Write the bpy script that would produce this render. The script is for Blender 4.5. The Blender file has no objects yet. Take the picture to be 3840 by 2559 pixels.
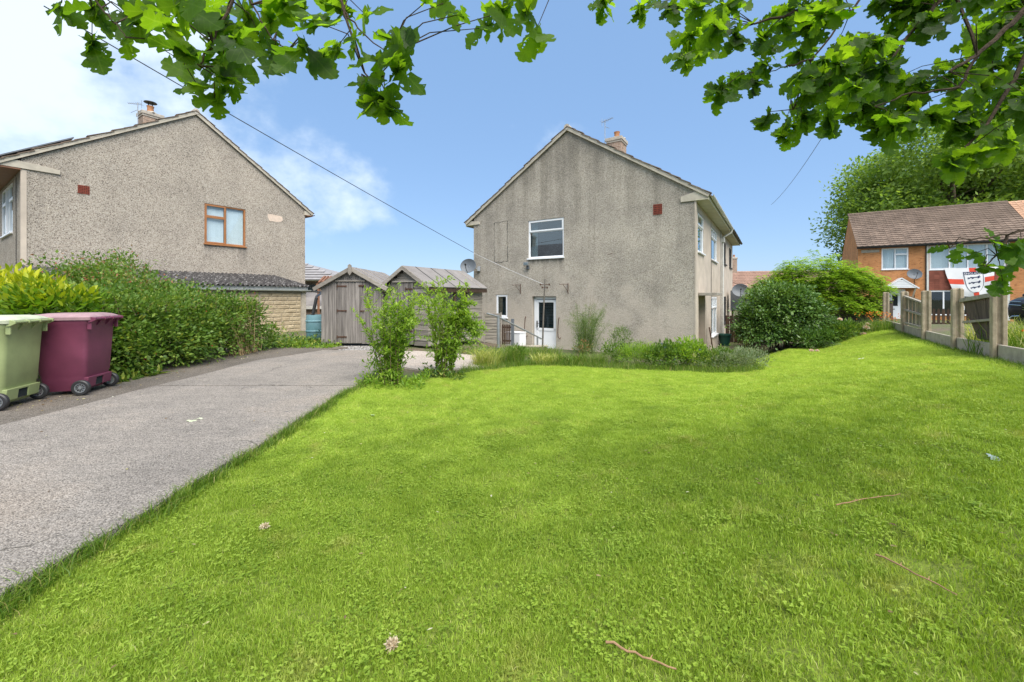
import bpy, bmesh, math, random
import numpy as np
from mathutils import Vector, Matrix

random.seed(11)
rng = np.random.default_rng(11)
scene = bpy.context.scene
COL = scene.collection

# ------------------------------------------------------------------ camera, sky, sun, exposure
cam_d = bpy.data.cameras.new('camera')
cam = bpy.data.objects.new('camera', cam_d)
COL.objects.link(cam)
cam.location = (0.0, 0.0, 1.30)
cam.rotation_euler = (math.radians(90), 0, 0)
cam_d.sensor_width = 36.0
cam_d.lens = 14.456
cam_d.shift_y = -0.0441
cam_d.clip_start = 0.05
cam_d.clip_end = 2000
scene.camera = cam

SUN_EL, SUN_AZ = math.radians(57), math.radians(152)      # azimuth clockwise from +Y
world = bpy.data.worlds.new('World')
scene.world = world
world.use_nodes = True
wn = world.node_tree
wn.nodes.clear()
def WN(t, **k):
    n = wn.nodes.new(t)
    for a, b in k.items():
        setattr(n, a, b)
    return n
sky = WN('ShaderNodeTexSky', sky_type='NISHITA', sun_disc=False)
sky.sun_elevation = SUN_EL
sky.sun_rotation = SUN_AZ
sky.air_density = 1.0
sky.dust_density = 0.4
sky.ozone_density = 1.6
tc = WN('ShaderNodeTexCoord')
sep = WN('ShaderNodeSeparateXYZ')
wn.links.new(tc.outputs['Generated'], sep.inputs[0])
nz = WN('ShaderNodeTexNoise')
nz.inputs['Scale'].default_value = 3.1
nz.inputs['Detail'].default_value = 7
nz.inputs['Roughness'].default_value = 0.56
mpw = WN('ShaderNodeMapping')
mpw.inputs['Scale'].default_value = (1, 1, 1.3)
mpw.inputs['Location'].default_value = (0.35, 0.1, 0.2)
wn.links.new(tc.outputs['Generated'], mpw.inputs[0])
wn.links.new(mpw.outputs[0], nz.inputs['Vector'])
lean = WN('ShaderNodeMapRange')
lean.inputs['From Min'].default_value = -0.25
lean.inputs['From Max'].default_value = -0.74
lean.inputs['To Min'].default_value = -0.17
lean.inputs['To Max'].default_value = 0.17
wn.links.new(sep.outputs['X'], lean.inputs['Value'])
addc = WN('ShaderNodeMath', operation='ADD')
wn.links.new(nz.outputs['Fac'], addc.inputs[0])
wn.links.new(lean.outputs[0], addc.inputs[1])
cr = WN('ShaderNodeMapRange', interpolation_type='SMOOTHSTEP')
cr.inputs['From Min'].default_value = 0.44
cr.inputs['From Max'].default_value = 0.67
cr.inputs['To Max'].default_value = 0.92
wn.links.new(addc.outputs[0], cr.inputs['Value'])
# the Nishita sky, made a little paler by high thin haze
pale = WN('ShaderNodeMixRGB', blend_type='MIX')
pale.inputs['Fac'].default_value = 0.5
pale.inputs['Color2'].default_value = (3.25, 5.65, 9.7, 1)
wn.links.new(sky.outputs[0], pale.inputs['Color1'])
cl = WN('ShaderNodeMixRGB')
cl.inputs['Color2'].default_value = (7.7, 8.8, 9.9, 1)
wn.links.new(cr.outputs[0], cl.inputs['Fac'])
wn.links.new(pale.outputs[0], cl.inputs['Color1'])
bgn = WN('ShaderNodeBackground')
bgn.inputs['Strength'].default_value = 0.070
wn.links.new(cl.outputs[0], bgn.inputs['Color'])
wo = WN('ShaderNodeOutputWorld')
wn.links.new(bgn.outputs[0], wo.inputs['Surface'])

sun_d = bpy.data.lights.new('sun', 'SUN')
sun_d.energy = 4.0
sun_d.angle = math.radians(58)
sun_d.color = (1.0, 0.94, 0.85)
sun = bpy.data.objects.new('sun', sun_d)
COL.objects.link(sun)
sd = Vector((math.sin(SUN_AZ)*math.cos(SUN_EL), math.cos(SUN_AZ)*math.cos(SUN_EL), math.sin(SUN_EL)))
sun.rotation_euler = sd.to_track_quat('Z', 'Y').to_euler()
sun.location = sd*60

vs = scene.view_settings
vs.view_transform = 'Standard'
vs.look = 'None'
vs.exposure = 0.88
vs.gamma = 1.0
vs.use_curve_mapping = False
scene.cycles.use_denoising = True
scene.cycles.max_bounces = 6
scene.cycles.diffuse_bounces = 3
scene.cycles.glossy_bounces = 3
scene.cycles.transmission_bounces = 4
scene.cycles.transparent_max_bounces = 12

# ------------------------------------------------------------------ mesh helpers
def S(t):
    t = min(1.0, max(0.0, t))
    return t*t*(3-2*t)

def tag(o, label=None, cat=None, group=None, kind=None):
    if label: o['label'] = label
    if cat: o['category'] = cat
    if group: o['group'] = group
    if kind: o['kind'] = kind
    return o

def empty(name, loc=(0, 0, 0), rz=0.0, parent=None):
    o = bpy.data.objects.new(name, None)
    o.empty_display_size = 0.1
    COL.objects.link(o)
    o.location = loc
    o.rotation_euler = (0, 0, rz)
    o.parent = parent
    return o

def obj(name, me, mat=None, parent=None):
    if mat is not None and not me.materials:
        me.materials.append(mat)
    o = bpy.data.objects.new(name, me)
    COL.objects.link(o)
    o.parent = parent
    return o

class MB:
    def __init__(self):
        self.v = []
        self.f = []
    def add(self, vs_, fs_):
        b = len(self.v)
        self.v.extend([tuple(p) for p in vs_])
        self.f.extend([tuple(i+b for i in q) for q in fs_])
        return self
    def box(self, x0, x1, y0, y1, z0, z1):
        return self.add([(x0, y0, z0), (x1, y0, z0), (x1, y1, z0), (x0, y1, z0), (x0, y0, z1), (x1, y0, z1), (x1, y1, z1), (x0, y1, z1)],
                        [(0, 3, 2, 1), (4, 5, 6, 7), (0, 1, 5, 4), (1, 2, 6, 5), (2, 3, 7, 6), (3, 0, 4, 7)])
    def beam(self, p, q, w, h, up=(0, 0, 1), w2=None, h2=None):
        p, q = Vector(p), Vector(q)
        d = (q-p).normalized()
        up = Vector(up)
        s = d.cross(up)
        if s.length < 1e-5:
            s = d.cross(Vector((1, 0, 0)))
        s.normalize()
        u = s.cross(d).normalized()
        w2 = w if w2 is None else w2
        h2 = h if h2 is None else h2
        vs_ = []
        for c, ww, hh in ((p, w, h), (q, w2, h2)):
            for a, b in ((-1, -1), (1, -1), (1, 1), (-1, 1)):
                vs_.append(c + s*(a*ww/2) + u*(b*hh/2))
        return self.add(vs_, [(0, 1, 2, 3), (7, 6, 5, 4), (0, 4, 5, 1), (1, 5, 6, 2), (2, 6, 7, 3), (3, 7, 4, 0)])
    def tube(self, pts, r, n=8, cap=True):
        pts = [Vector(p) for p in pts]
        rs = r if isinstance(r, (list, tuple)) else [r]*len(pts)
        prev = None
        vs_, fs_ = [], []
        for i, p in enumerate(pts):
            a = pts[max(0, i-1)]
            b = pts[min(len(pts)-1, i+1)]
            d = (b-a)
            d = d.normalized() if d.length > 1e-9 else Vector((0, 0, 1))
            if prev is None:
                s = d.cross(Vector((0, 0, 1)))
                if s.length < 1e-3:
                    s = d.cross(Vector((1, 0, 0)))
            else:
                s = prev - d*prev.dot(d)
                if s.length < 1e-6:
                    s = d.cross(Vector((1, 0, 0)))
            s.normalize()
            prev = s
            u = d.cross(s)
            for k in range(n):
                t = 2*math.pi*k/n
                vs_.append(p + (s*math.cos(t) + u*math.sin(t))*rs[i])
        for i in range(len(pts)-1):
            for k in range(n):
                k2 = (k+1) % n
                fs_.append((i*n+k, i*n+k2, (i+1)*n+k2, (i+1)*n+k))
        if cap:
            fs_.append(tuple(range(n-1, -1, -1)))
            m = (len(pts)-1)*n
            fs_.append(tuple(range(m, m+n)))
        return self.add(vs_, fs_)
    def lathe(self, prof, n=24, c=(0, 0, 0), axis='z', cap=True):
        vs_, fs_ = [], []
        for r, h in prof:
            for k in range(n):
                t = 2*math.pi*k/n
                a, b = r*math.cos(t), r*math.sin(t)
                if axis == 'z':
                    vs_.append((c[0]+a, c[1]+b, c[2]+h))
                elif axis == 'x':
                    vs_.append((c[0]+h, c[1]+a, c[2]+b))
                else:
                    vs_.append((c[0]+a, c[1]+h, c[2]+b))
        for i in range(len(prof)-1):
            for k in range(n):
                k2 = (k+1) % n
                fs_.append((i*n+k, i*n+k2, (i+1)*n+k2, (i+1)*n+k))
        if cap:
            fs_.append(tuple(range(n-1, -1, -1)))
            m = (len(prof)-1)*n
            fs_.append(tuple(range(m, m+n)))
        return self.add(vs_, fs_)
    def prism(self, poly, f3, d):
        """poly: 2-D points; f3(a, b, e) -> 3-D point; extruded from e=d[0] to e=d[1]"""
        n = len(poly)
        vs_ = [f3(a, b, d[0]) for a, b in poly] + [f3(a, b, d[1]) for a, b in poly]
        fs_ = [tuple(range(n)), tuple(range(2*n-1, n-1, -1))]
        for i in range(n):
            j = (i+1) % n
            fs_.append((i, j, n+j, n+i))
        return self.add(vs_, fs_)
    def xf(self, M):
        self.v = [tuple(M @ Vector(p)) for p in self.v]
        return self
    def map(self, fn):
        self.v = [tuple(fn(*p)) for p in self.v]
        return self
    def mesh(self, name):
        me = bpy.data.meshes.new(name)
        me.from_pydata(self.v, [], self.f)
        bm = bmesh.new()
        bm.from_mesh(me)
        bmesh.ops.recalc_face_normals(bm, faces=bm.faces)
        bm.to_mesh(me)
        bm.free()
        return me
    def build(self, name, mat, parent=None, smooth=False, bevel=0, seg=2, loc=None):
        me = self.mesh(name)
        o = obj(name, me, mat, parent)
        if smooth:
            me.polygons.foreach_set('use_smooth', [True]*len(me.polygons))
        if bevel:
            m = o.modifiers.new('bevel', 'BEVEL')
            m.width = bevel
            m.segments = seg
            m.limit_method = 'ANGLE'
            m.angle_limit = math.radians(35)
        if smooth:
            m = o.modifiers.new('edges', 'EDGE_SPLIT')
            m.split_angle = math.radians(40)
        if loc is not None:
            o.location = loc
        return o

def plate(outline, holes, th):
    """flat plate with rectangular holes; returns verts (a, b, e) and faces"""
    cu = bpy.data.curves.new('plate', 'CURVE')
    cu.dimensions = '2D'
    cu.fill_mode = 'BOTH'
    cu.extrude = th/2
    for poly in [outline]+holes:
        sp = cu.splines.new('POLY')
        sp.points.add(len(poly)-1)
        for p, (a, b) in zip(sp.points, poly):
            p.co = (a, b, 0, 1)
        sp.use_cyclic_u = True
    ob = bpy.data.objects.new('plate', cu)
    COL.objects.link(ob)
    bpy.context.view_layer.update()
    dg = bpy.context.evaluated_depsgraph_get()
    me = bpy.data.meshes.new_from_object(ob.evaluated_get(dg))
    vs_ = [tuple(v.co) for v in me.vertices]
    fs_ = [tuple(p.vertices) for p in me.polygons]
    bpy.data.objects.remove(ob)
    bpy.data.curves.remove(cu)
    bpy.data.meshes.remove(me)
    return vs_, fs_

def wall_plate(name, outline, holes, th, fn, mat, parent):
    vs_, fs_ = plate(outline, holes, th)
    mb = MB()
    mb.add([fn(a, b, e+th/2) for a, b, e in vs_], fs_)      # e: 0 outer face .. th inner face
    me = bpy.data.meshes.new(name)
    me.from_pydata(mb.v, [], mb.f)
    bm = bmesh.new()
    bm.from_mesh(me)
    bmesh.ops.remove_doubles(bm, verts=bm.verts, dist=1e-5)
    bmesh.ops.recalc_face_normals(bm, faces=bm.faces)
    bm.to_mesh(me)
    bm.free()
    return obj(name, me, mat, parent)

def rect(a0, a1, b0, b1):
    return [(a0, b0), (a1, b0), (a1, b1), (a0, b1)]

def np_mesh(name, V, F, tint=None, uv=None):
    """V (n,3), F (m,k) numpy"""
    me = bpy.data.meshes.new(name)
    V = np.ascontiguousarray(V, dtype=np.float32)
    F = np.ascontiguousarray(F, dtype=np.int32)
    m, k = F.shape
    me.vertices.add(len(V))
    me.vertices.foreach_set('co', V.ravel())
    me.loops.add(m*k)
    me.loops.foreach_set('vertex_index', F.ravel())
    me.polygons.add(m)
    me.polygons.foreach_set('loop_start', np.arange(0, m*k, k, dtype=np.int32))
    me.polygons.foreach_set('loop_total', np.full(m, k, dtype=np.int32))
    if tint is not None:
        a = me.attributes.new('tint', 'FLOAT', 'POINT')
        a.data.foreach_set('value', np.ascontiguousarray(tint, dtype=np.float32))
    me.update(calc_edges=True)
    return me

def norm(a):
    return a/np.maximum(np.linalg.norm(a, axis=1, keepdims=True), 1e-9)

TMPL = {
    'fold': (np.array([(0, 0, 0), (-.5, .42, .12), (0, 1, 0), (.5, .42, .12)], float), np.array([(0, 3, 2), (0, 2, 1)])),
    'oval': (np.array([(0, 0, 0), (.4, .25, .1), (.46, .6, .12), (0, 1, -.06), (-.46, .6, .12), (-.4, .25, .1)], float),
             np.array([(0, 1, 2, 3), (0, 3, 4, 5)])),
    'blade': (np.array([(-.5, 0, 0), (.5, 0, 0), (.42, .5, .0), (-.42, .5, .0), (0, 1, .0), (0, 1, .0)], float),
              np.array([(0, 1, 2, 3), (3, 2, 4, 5)])),
}

def leaf_arrays(P, A, Nn, L, W, tmpl):
    T, F = TMPL[tmpl]
    A = norm(A)
    Sd = norm(np.cross(A, Nn))
    Nn = np.cross(Sd, A)
    n = len(P)
    L = np.broadcast_to(np.asarray(L, float), (n,))
    W = np.broadcast_to(np.asarray(W, float), (n,))
    V = (P[:, None, :] + T[None, :, 0:1]*(Sd*W[:, None])[:, None, :] + T[None, :, 1:2]*(A*L[:, None])[:, None, :]
         + T[None, :, 2:3]*(Nn*W[:, None])[:, None, :])
    FF = (F[None, :, :] + (np.arange(n)*len(T))[:, None, None]).reshape(-1, F.shape[1])
    return V.reshape(-1, 3), FF, len(T)

def leaves(name, P, A, Nn, L, W, tint, mat, parent=None, tmpl='fold'):
    V, F, k = leaf_arrays(P, A, Nn, L, W, tmpl)
    me = np_mesh(name, V, F, np.repeat(tint, k))
    return obj(name, me, mat, parent)

def rdir(n):
    return norm(rng.normal(size=(n, 3)))

def grown(base, blobs, n_clump, per, cr, L, W, up=0.25, out=0.8, jit=0.6, shell=0.35, flat=0.0, rough=0.0):
    """leaf clumps on a union of ellipsoids: blobs = [(cx,cy,cz, rx,ry,rz, weight)] -> P, A, N, L, W, tint (clump tint + leaf tint)"""
    w = np.array([b[6] for b in blobs], float)
    w /= w.sum()
    idx = rng.choice(len(blobs), n_clump, p=w)
    B = np.array([b[:6] for b in blobs], float)[idx]
    d = rdir(n_clump)
    d[:, 2] = np.where(d[:, 2] < -0.55, -d[:, 2], d[:, 2])
    r = 1 - shell*rng.random(n_clump)**1.4 + rough*rng.normal(size=n_clump)
    C = B[:, :3] + d*B[:, 3:6]*r[:, None]
    keep = np.ones(n_clump, bool)
    keep &= C[:, 2] > base
    C, d = C[keep], norm(d[keep]/B[keep][:, 3:6])
    m = len(C)
    ct = rng.random(m)
    k = rng.integers(int(per*0.6), int(per*1.4)+1, m)
    ci = np.repeat(np.arange(m), k)
    n = len(ci)
    sc = cr*(0.6+0.8*rng.random(m))[ci]
    off = np.clip(rng.normal(size=(n, 3)), -1.7, 1.7)*np.array([1, 1, 0.8])*(sc*0.5)[:, None]
    P = C[ci]+off
    keep = P[:, 2] > base
    P, ci, off = P[keep], ci[keep], off[keep]
    n = len(P)
    A = d[ci]*out + norm(off)*0.5 + rdir(n)*jit + np.array([0, 0, up])
    Nn = np.array([0, 0, 1.0]) + d[ci]*0.6 + rdir(n)*(0.7-flat)
    LL = L*(0.65+0.7*rng.random(n))
    WW = W*(0.65+0.7*rng.random(n))
    tint = np.clip(0.5*ct[ci]+0.5*rng.random(n), 0, 1)
    return P, A, Nn, LL, WW, tint

def stems_mb(n, base, spread, top, r=0.008, bend=0.15, seg=5, lean=(0, 0), sides=5):
    """n curved stems from around base to random points; returns MB and list of polylines"""
    mb = MB()
    lines = []
    for i in range(n):
        a = random.random()*2*math.pi
        q = random.random()**0.5
        b = Vector(base)+Vector((math.cos(a), math.sin(a), 0))*spread[0]*q
        h = top*(0.65+0.4*random.random())
        e = b+Vector((math.cos(a)*spread[1]*q+lean[0], math.sin(a)*spread[1]*q+lean[1], h))
        pts = []
        j = Vector((random.uniform(-1, 1), random.uniform(-1, 1), 0))*bend
        for k in range(seg+1):
            t = k/seg
            p = b.lerp(e, t)
            p += Vector((math.cos(a), math.sin(a), 0))*(-0.35*spread[1]*q*math.sin(math.pi*t)) + j*math.sin(math.pi*t)
            pts.append(p)
        lines.append(pts)
        mb.tube(pts, [r*(1-0.75*k/seg) for k in range(seg+1)], sides)
    return mb, lines

def along(lines, n, t0=0.2, side=0.06):
    """n points along polylines; returns P and tangent"""
    P, T = [], []
    for _ in range(n):
        l = random.choice(lines)
        t = t0+(1-t0)*random.random()
        s = t*(len(l)-1)
        i = min(int(s), len(l)-2)
        p = l[i].lerp(l[i+1], s-i)
        P.append(p)
        T.append((l[i+1]-l[i]).normalized())
    return np.array(P), np.array(T)

def axes_matrix(p, a, n, s):
    a = Vector(a).normalized()
    x = a.cross(Vector(n)).normalized()
    n2 = x.cross(a)
    return Matrix(((x[0]*s, a[0]*s, n2[0]*s, p[0]), (x[1]*s, a[1]*s, n2[1]*s, p[1]), (x[2]*s, a[2]*s, n2[2]*s, p[2]), (0, 0, 0, 1)))

def leaf_pieces(P, A, Nn, L, asp, tint, mat, parent, tmpl='oval', name='leaf', levels=6):
    """single leaves as objects that share a few meshes"""
    T, F = TMPL[tmpl]
    mes = []
    for k in range(levels):
        V = T.copy()
        V[:, 0] *= asp
        V[:, 2] *= asp
        me = np_mesh(name, V, F, np.full(len(T), (k+0.5)/levels))
        me.materials.append(mat)
        mes.append(me)
    for i in range(len(P)):
        o = bpy.data.objects.new(name, mes[min(levels-1, int(tint[i]*levels))])
        COL.objects.link(o)
        o.parent = parent
        o.matrix_local = axes_matrix(P[i], A[i], Nn[i], L[i])

# ------------------------------------------------------------------ materials
def new_mat(name):
    m = bpy.data.materials.new(name)
    m.use_nodes = True
    nt = m.node_tree
    return m, nt, nt.nodes['Principled BSDF']

def nd(nt, t, ins=None, **k):
    n = nt.nodes.new(t)
    for a, b in k.items():
        setattr(n, a, b)
    for a, b in (ins or {}).items():
        if isinstance(b, bpy.types.NodeSocket):
            nt.links.new(b, n.inputs[a])
        else:
            n.inputs[a].default_value = b
    return n

def c4(c):
    return (c[0], c[1], c[2], 1.0)

def ramp(nt, fac, stops, interp='LINEAR'):
    r = nt.nodes.new('ShaderNodeValToRGB')
    r.color_ramp.interpolation = interp
    e = r.color_ramp.elements
    while len(e) > len(stops):
        e.remove(e[-1])
    while len(e) < len(stops):
        e.new(0.5)
    for q, (p, c) in zip(e, stops):
        q.position = p
        q.color = c4(c)
    nt.links.new(fac, r.inputs['Fac'])
    return r.outputs['Color']

def noise(nt, vec, scale, detail=4, rough=0.55, dims='3D', w=None):
    n = nd(nt, 'ShaderNodeTexNoise', {'Scale': scale, 'Detail': detail, 'Roughness': rough}, noise_dimensions=dims)
    nt.links.new(vec, n.inputs['Vector'])
    if w is not None:
        nt.links.new(w, n.inputs['W'])
    return n.outputs['Fac']

def mapping(nt, vec, scale=(1, 1, 1), rot=(0, 0, 0), loc=(0, 0, 0)):
    m = nd(nt, 'ShaderNodeMapping', {'Scale': scale, 'Rotation': rot, 'Location': loc})
    nt.links.new(vec, m.inputs['Vector'])
    return m.outputs[0]

def mixc(nt, fac, a, b, mode='MIX'):
    n = nd(nt, 'ShaderNodeMixRGB', blend_type=mode)
    for s, v in (('Fac', fac), ('Color1', a), ('Color2', b)):
        if isinstance(v, bpy.types.NodeSocket):
            nt.links.new(v, n.inputs[s])
        elif s == 'Fac':
            n.inputs[s].default_value = v
        else:
            n.inputs[s].default_value = c4(v)
    return n.outputs[0]

def bump(nt, bs, h, strength=0.5, dist=0.01):
    b = nd(nt, 'ShaderNodeBump', {'Strength': strength, 'Distance': dist, 'Height': h})
    nt.links.new(b.outputs[0], bs.inputs['Normal'])

def wpos(nt):
    return nt.nodes.new('ShaderNodeNewGeometry').outputs['Position']

def opos(nt):
    return nt.nodes.new('ShaderNodeTexCoord').outputs['Object']

def rnd(nt):
    return nt.nodes.new('ShaderNodeObjectInfo').outputs['Random']

def mat_plain(name, col, rough=0.6, var=0.15, scale=6.0, bmp=0.0, metal=0.0, bscale=60, spec=0.5, piece=0.0):
    m, nt, bs = new_mat(name)
    p = wpos(nt)
    f = noise(nt, p, scale, 5, 0.6)
    c = ramp(nt, f, [(0.3, [x*(1-var) for x in col]), (0.7, [min(1, x*(1+var)) for x in col])])
    if piece:
        v = nd(nt, 'ShaderNodeMapRange', {'Value': rnd(nt), 'To Min': 1-piece, 'To Max': 1+piece}).outputs[0]
        c = mixc(nt, 1.0, c, v, 'MULTIPLY')
    nt.links.new(c, bs.inputs['Base Color'])
    bs.inputs['Roughness'].default_value = rough
    bs.inputs['Metallic'].default_value = metal
    bs.inputs['Specular IOR Level'].default_value = spec
    if bmp:
        bump(nt, bs, noise(nt, p, bscale, 4), bmp, 0.01)
    return m

def mat_leaf(name, stops, transl=0.35, rough=0.45, tcol=1.5, spec=0.3, pos_noise=None):
    m, nt, bs = new_mat(name)
    at = nd(nt, 'ShaderNodeAttribute', attribute_name='tint')
    c = ramp(nt, at.outputs['Fac'], stops)
    nt.links.new(c, bs.inputs['Base Color'])
    bs.inputs['Roughness'].default_value = rough
    bs.inputs['Specular IOR Level'].default_value = spec
    tr = nt.nodes.new('ShaderNodeBsdfTranslucent')
    c2 = mixc(nt, 1.0, c, (tcol*1.1, tcol*1.1, tcol*0.5), 'MULTIPLY')
    nt.links.new(c2, tr.inputs['Color'])
    mx = nd(nt, 'ShaderNodeMixShader', {'Fac': transl})
    nt.links.new(bs.outputs[0], mx.inputs[1])
    nt.links.new(tr.outputs[0], mx.inputs[2])
    nt.links.new(mx.outputs[0], nt.nodes['Material Output'].inputs['Surface'])
    return m

def mat_dash(name, stops, scale, stain=None, patch=0.12, bstr=0.9, streaks=()):
    """pebble-dash render: small stones of mixed colour, thrown on a rough wall"""
    m, nt, bs = new_mat(name)
    p = opos(nt)
    jit = nd(nt, 'ShaderNodeTexNoise', {'Scale': 30.0, 'Detail': 2.0})
    nt.links.new(p, jit.inputs['Vector'])
    pj = nd(nt, 'ShaderNodeVectorMath', operation='MULTIPLY_ADD')
    nt.links.new(jit.outputs['Color'], pj.inputs[0])
    pj.inputs[1].default_value = (0.03, 0.03, 0.03)
    nt.links.new(p, pj.inputs[2])
    v = nd(nt, 'ShaderNodeTexVoronoi', {'Scale': scale, 'Randomness': 1.0})
    nt.links.new(pj.outputs[0], v.inputs['Vector'])
    sp = nd(nt, 'ShaderNodeSeparateColor')
    nt.links.new(v.outputs['Color'], sp.inputs[0])
    c = ramp(nt, sp.outputs[0], stops)
    # mortar between stones is darker dirt
    mort = ramp(nt, v.outputs['Distance'], [(0.35, (1, 1, 1)), (0.8, (0.68, 0.66, 0.63))])
    c = mixc(nt, 0.8, c, mort, 'MULTIPLY')
    big = noise(nt, p, 0.9, 5, 0.6)
    c = mixc(nt, 1.0, c, ramp(nt, big, [(0.3, [1-patch]*3), (0.7, [1+patch, 1+patch*0.95, 1+patch*0.85])]), 'MULTIPLY')
    if stain:
        st = noise(nt, mapping(nt, p, (2.6, 2.6, 0.16)), 1.0, 6, 0.65)
        sz = nt.nodes.new('ShaderNodeSeparateXYZ')
        nt.links.new(p, sz.inputs[0])
        hi = nd(nt, 'ShaderNodeMapRange', {'Value': sz.outputs['Z'], 'From Min': stain[0], 'From Max': stain[1], 'To Min': 0.0, 'To Max': 0.30}).outputs[0]
        f = nd(nt, 'ShaderNodeMath', {0: st, 1: hi}, operation='ADD').outputs[0]
        g = nd(nt, 'ShaderNodeMapRange', {'Value': f, 'From Min': 0.52, 'From Max': 0.86, 'To Max': 0.75}, interpolation_type='SMOOTHSTEP').outputs[0]
        c = mixc(nt, g, c, mixc(nt, 1.0, c, (0.58, 0.58, 0.56), 'MULTIPLY'))
        lowf = nd(nt, 'ShaderNodeMapRange', {'Value': sz.outputs['Z'], 'From Min': 3.6, 'From Max': 1.4, 'To Min': -0.25, 'To Max': 0.12}).outputs[0]
        f3 = nd(nt, 'ShaderNodeMath', {0: noise(nt, mapping(nt, p, (1, 1, 1), (0, 0, 0), (3.3, 0, 1.7)), 0.8, 5, 0.6), 1: lowf}, operation='ADD').outputs[0]
        g3 = nd(nt, 'ShaderNodeMapRange', {'Value': f3, 'From Min': 0.44, 'From Max': 0.62, 'To Max': 0.6}, interpolation_type='SMOOTHSTEP').outputs[0]
        c = mixc(nt, g3, c, (0.52, 0.455, 0.38))
    for (x0, x1, zt, ln, amt) in streaks:                             # dirt washed down from sills and the verge
        s3 = nt.nodes.new('ShaderNodeSeparateXYZ')
        nt.links.new(p, s3.inputs[0])
        a1 = nd(nt, 'ShaderNodeMapRange', {'Value': s3.outputs['X'], 'From Min': x0, 'From Max': x0+0.06}).outputs[0]
        a2 = nd(nt, 'ShaderNodeMapRange', {'Value': s3.outputs['X'], 'From Min': x1, 'From Max': x1-0.06}).outputs[0]
        b1 = nd(nt, 'ShaderNodeMapRange', {'Value': s3.outputs['Z'], 'From Min': zt-ln, 'From Max': zt-0.02}).outputs[0]
        b2 = nd(nt, 'ShaderNodeMapRange', {'Value': s3.outputs['Z'], 'From Min': zt+0.02, 'From Max': zt}).outputs[0]
        nn_ = noise(nt, mapping(nt, p, (7, 7, 0.7)), 1.0, 5, 0.65)
        nn_ = nd(nt, 'ShaderNodeMapRange', {'Value': nn_, 'From Min': 0.38, 'From Max': 0.62, 'To Max': amt}).outputs[0]
        for q in (a1, a2, b1, b2):
            nn_ = nd(nt, 'ShaderNodeMath', {0: nn_, 1: q}, operation='MULTIPLY').outputs[0]
        c = mixc(nt, nn_, c, (0.10, 0.09, 0.08))
    nt.links.new(c, bs.inputs['Base Color'])
    bs.inputs['Roughness'].default_value = 0.92
    bs.inputs['Specular IOR Level'].default_value = 0.15
    inv = nd(nt, 'ShaderNodeMath', {0: 1.0, 1: v.outputs['Distance']}, operation='SUBTRACT').outputs[0]
    hh = nd(nt, 'ShaderNodeMath', {0: inv, 1: noise(nt, p, 7.0, 3)}, operation='ADD').outputs[0]
    bump(nt, bs, hh, bstr, 0.012)
    return m

def mat_wood(name, c_lo, c_hi, axis=2, rough=0.85, green=0.0, piece=0.27, stretch=0.05):
    m, nt, bs = new_mat(name)
    p = opos(nt)
    sc = [9.0, 9.0, 9.0]
    sc[axis] = 9.0*stretch
    r = rnd(nt)
    w = nd(nt, 'ShaderNodeMath', {0: r, 1: 37.0}, operation='MULTIPLY').outputs[0]
    f = noise(nt, mapping(nt, p, tuple(sc)), 3.0, 7, 0.65, '4D', w)
    c = ramp(nt, f, [(0.28, c_lo), (0.5, [(a+b)/2 for a, b in zip(c_lo, c_hi)]), (0.72, c_hi)])
    v = nd(nt, 'ShaderNodeMapRange', {'Value': r, 'To Min': 1-piece, 'To Max': 1+piece}).outputs[0]
    c = mixc(nt, 1.0, c, v, 'MULTIPLY')
    kn = nd(nt, 'ShaderNodeTexVoronoi', {'Scale': 2.2})
    nt.links.new(mapping(nt, p, tuple(1.0 if i != axis else 0.6 for i in range(3))), kn.inputs['Vector'])
    c = mixc(nt, ramp(nt, kn.outputs['Distance'], [(0.03, (0.75, 0.75, 0.75)), (0.08, (0, 0, 0))]), c, [x*0.4 for x in c_lo])
    if green:
        c = mixc(nt, nd(nt, 'ShaderNodeMapRange', {'Value': noise(nt, wpos(nt), 2.0, 4), 'From Min': 0.5, 'From Max': 0.75, 'To Max': green}).outputs[0], c, (0.16, 0.17, 0.08))
    nt.links.new(c, bs.inputs['Base Color'])
    bs.inputs['Roughness'].default_value = rough
    bs.inputs['Specular IOR Level'].default_value = 0.2
    bump(nt, bs, f, 0.5, 0.01)
    return m

M = {}
M['dash1'] = mat_dash('pebble_dash_tan', [(0.0, (0.11, 0.093, 0.078)), (0.12, (0.21, 0.176, 0.145)), (0.25, (0.40, 0.35, 0.29)), (0.75, (0.50, 0.448, 0.378)), (1.0, (0.60, 0.55, 0.475))], 62, patch=0.12, streaks=[(4.38, 4.75, 3.3, 0.9, 0.6), (5.55, 5.92, 3.3, 0.8, 0.6), (4.4, 5.9, 3.3, 0.35, 0.4), (0.05, 0.5, 4.9, 3.0, 0.35)])
M['dash2'] = mat_dash('pebble_dash_grey', [(0.0, (0.22, 0.195, 0.165)), (0.15, (0.34, 0.305, 0.255)), (0.5, (0.45, 0.41, 0.35)), (1.0, (0.54, 0.495, 0.425))], 64, stain=(3.9, 7.4), patch=0.21, streaks=[(2.5, 4.06, 3.42, 0.22, 0.85), (3.7, 4.1, 3.4, 0.9, 0.4), (7.7, 8.28, 4.9, 2.5, 0.35), (0.02, 0.4, 4.9, 2.0, 0.3), (1.05, 1.7, 1.2, 0.5, 0.4)])
M['render_plain'] = mat_plain('smooth_render', (0.50, 0.43, 0.35), 0.9, 0.14, 2.0, 0.4, bscale=45, spec=0.15)
M['patch'] = mat_plain('repair_render', (0.62, 0.50, 0.40), 0.9, 0.12, 8.0, 0.4, spec=0.1)
M['pole'] = mat_plain('weathered_steel_pole', (0.15, 0.13, 0.11), 0.6, 0.3, 10.0, metal=0.3)
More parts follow.
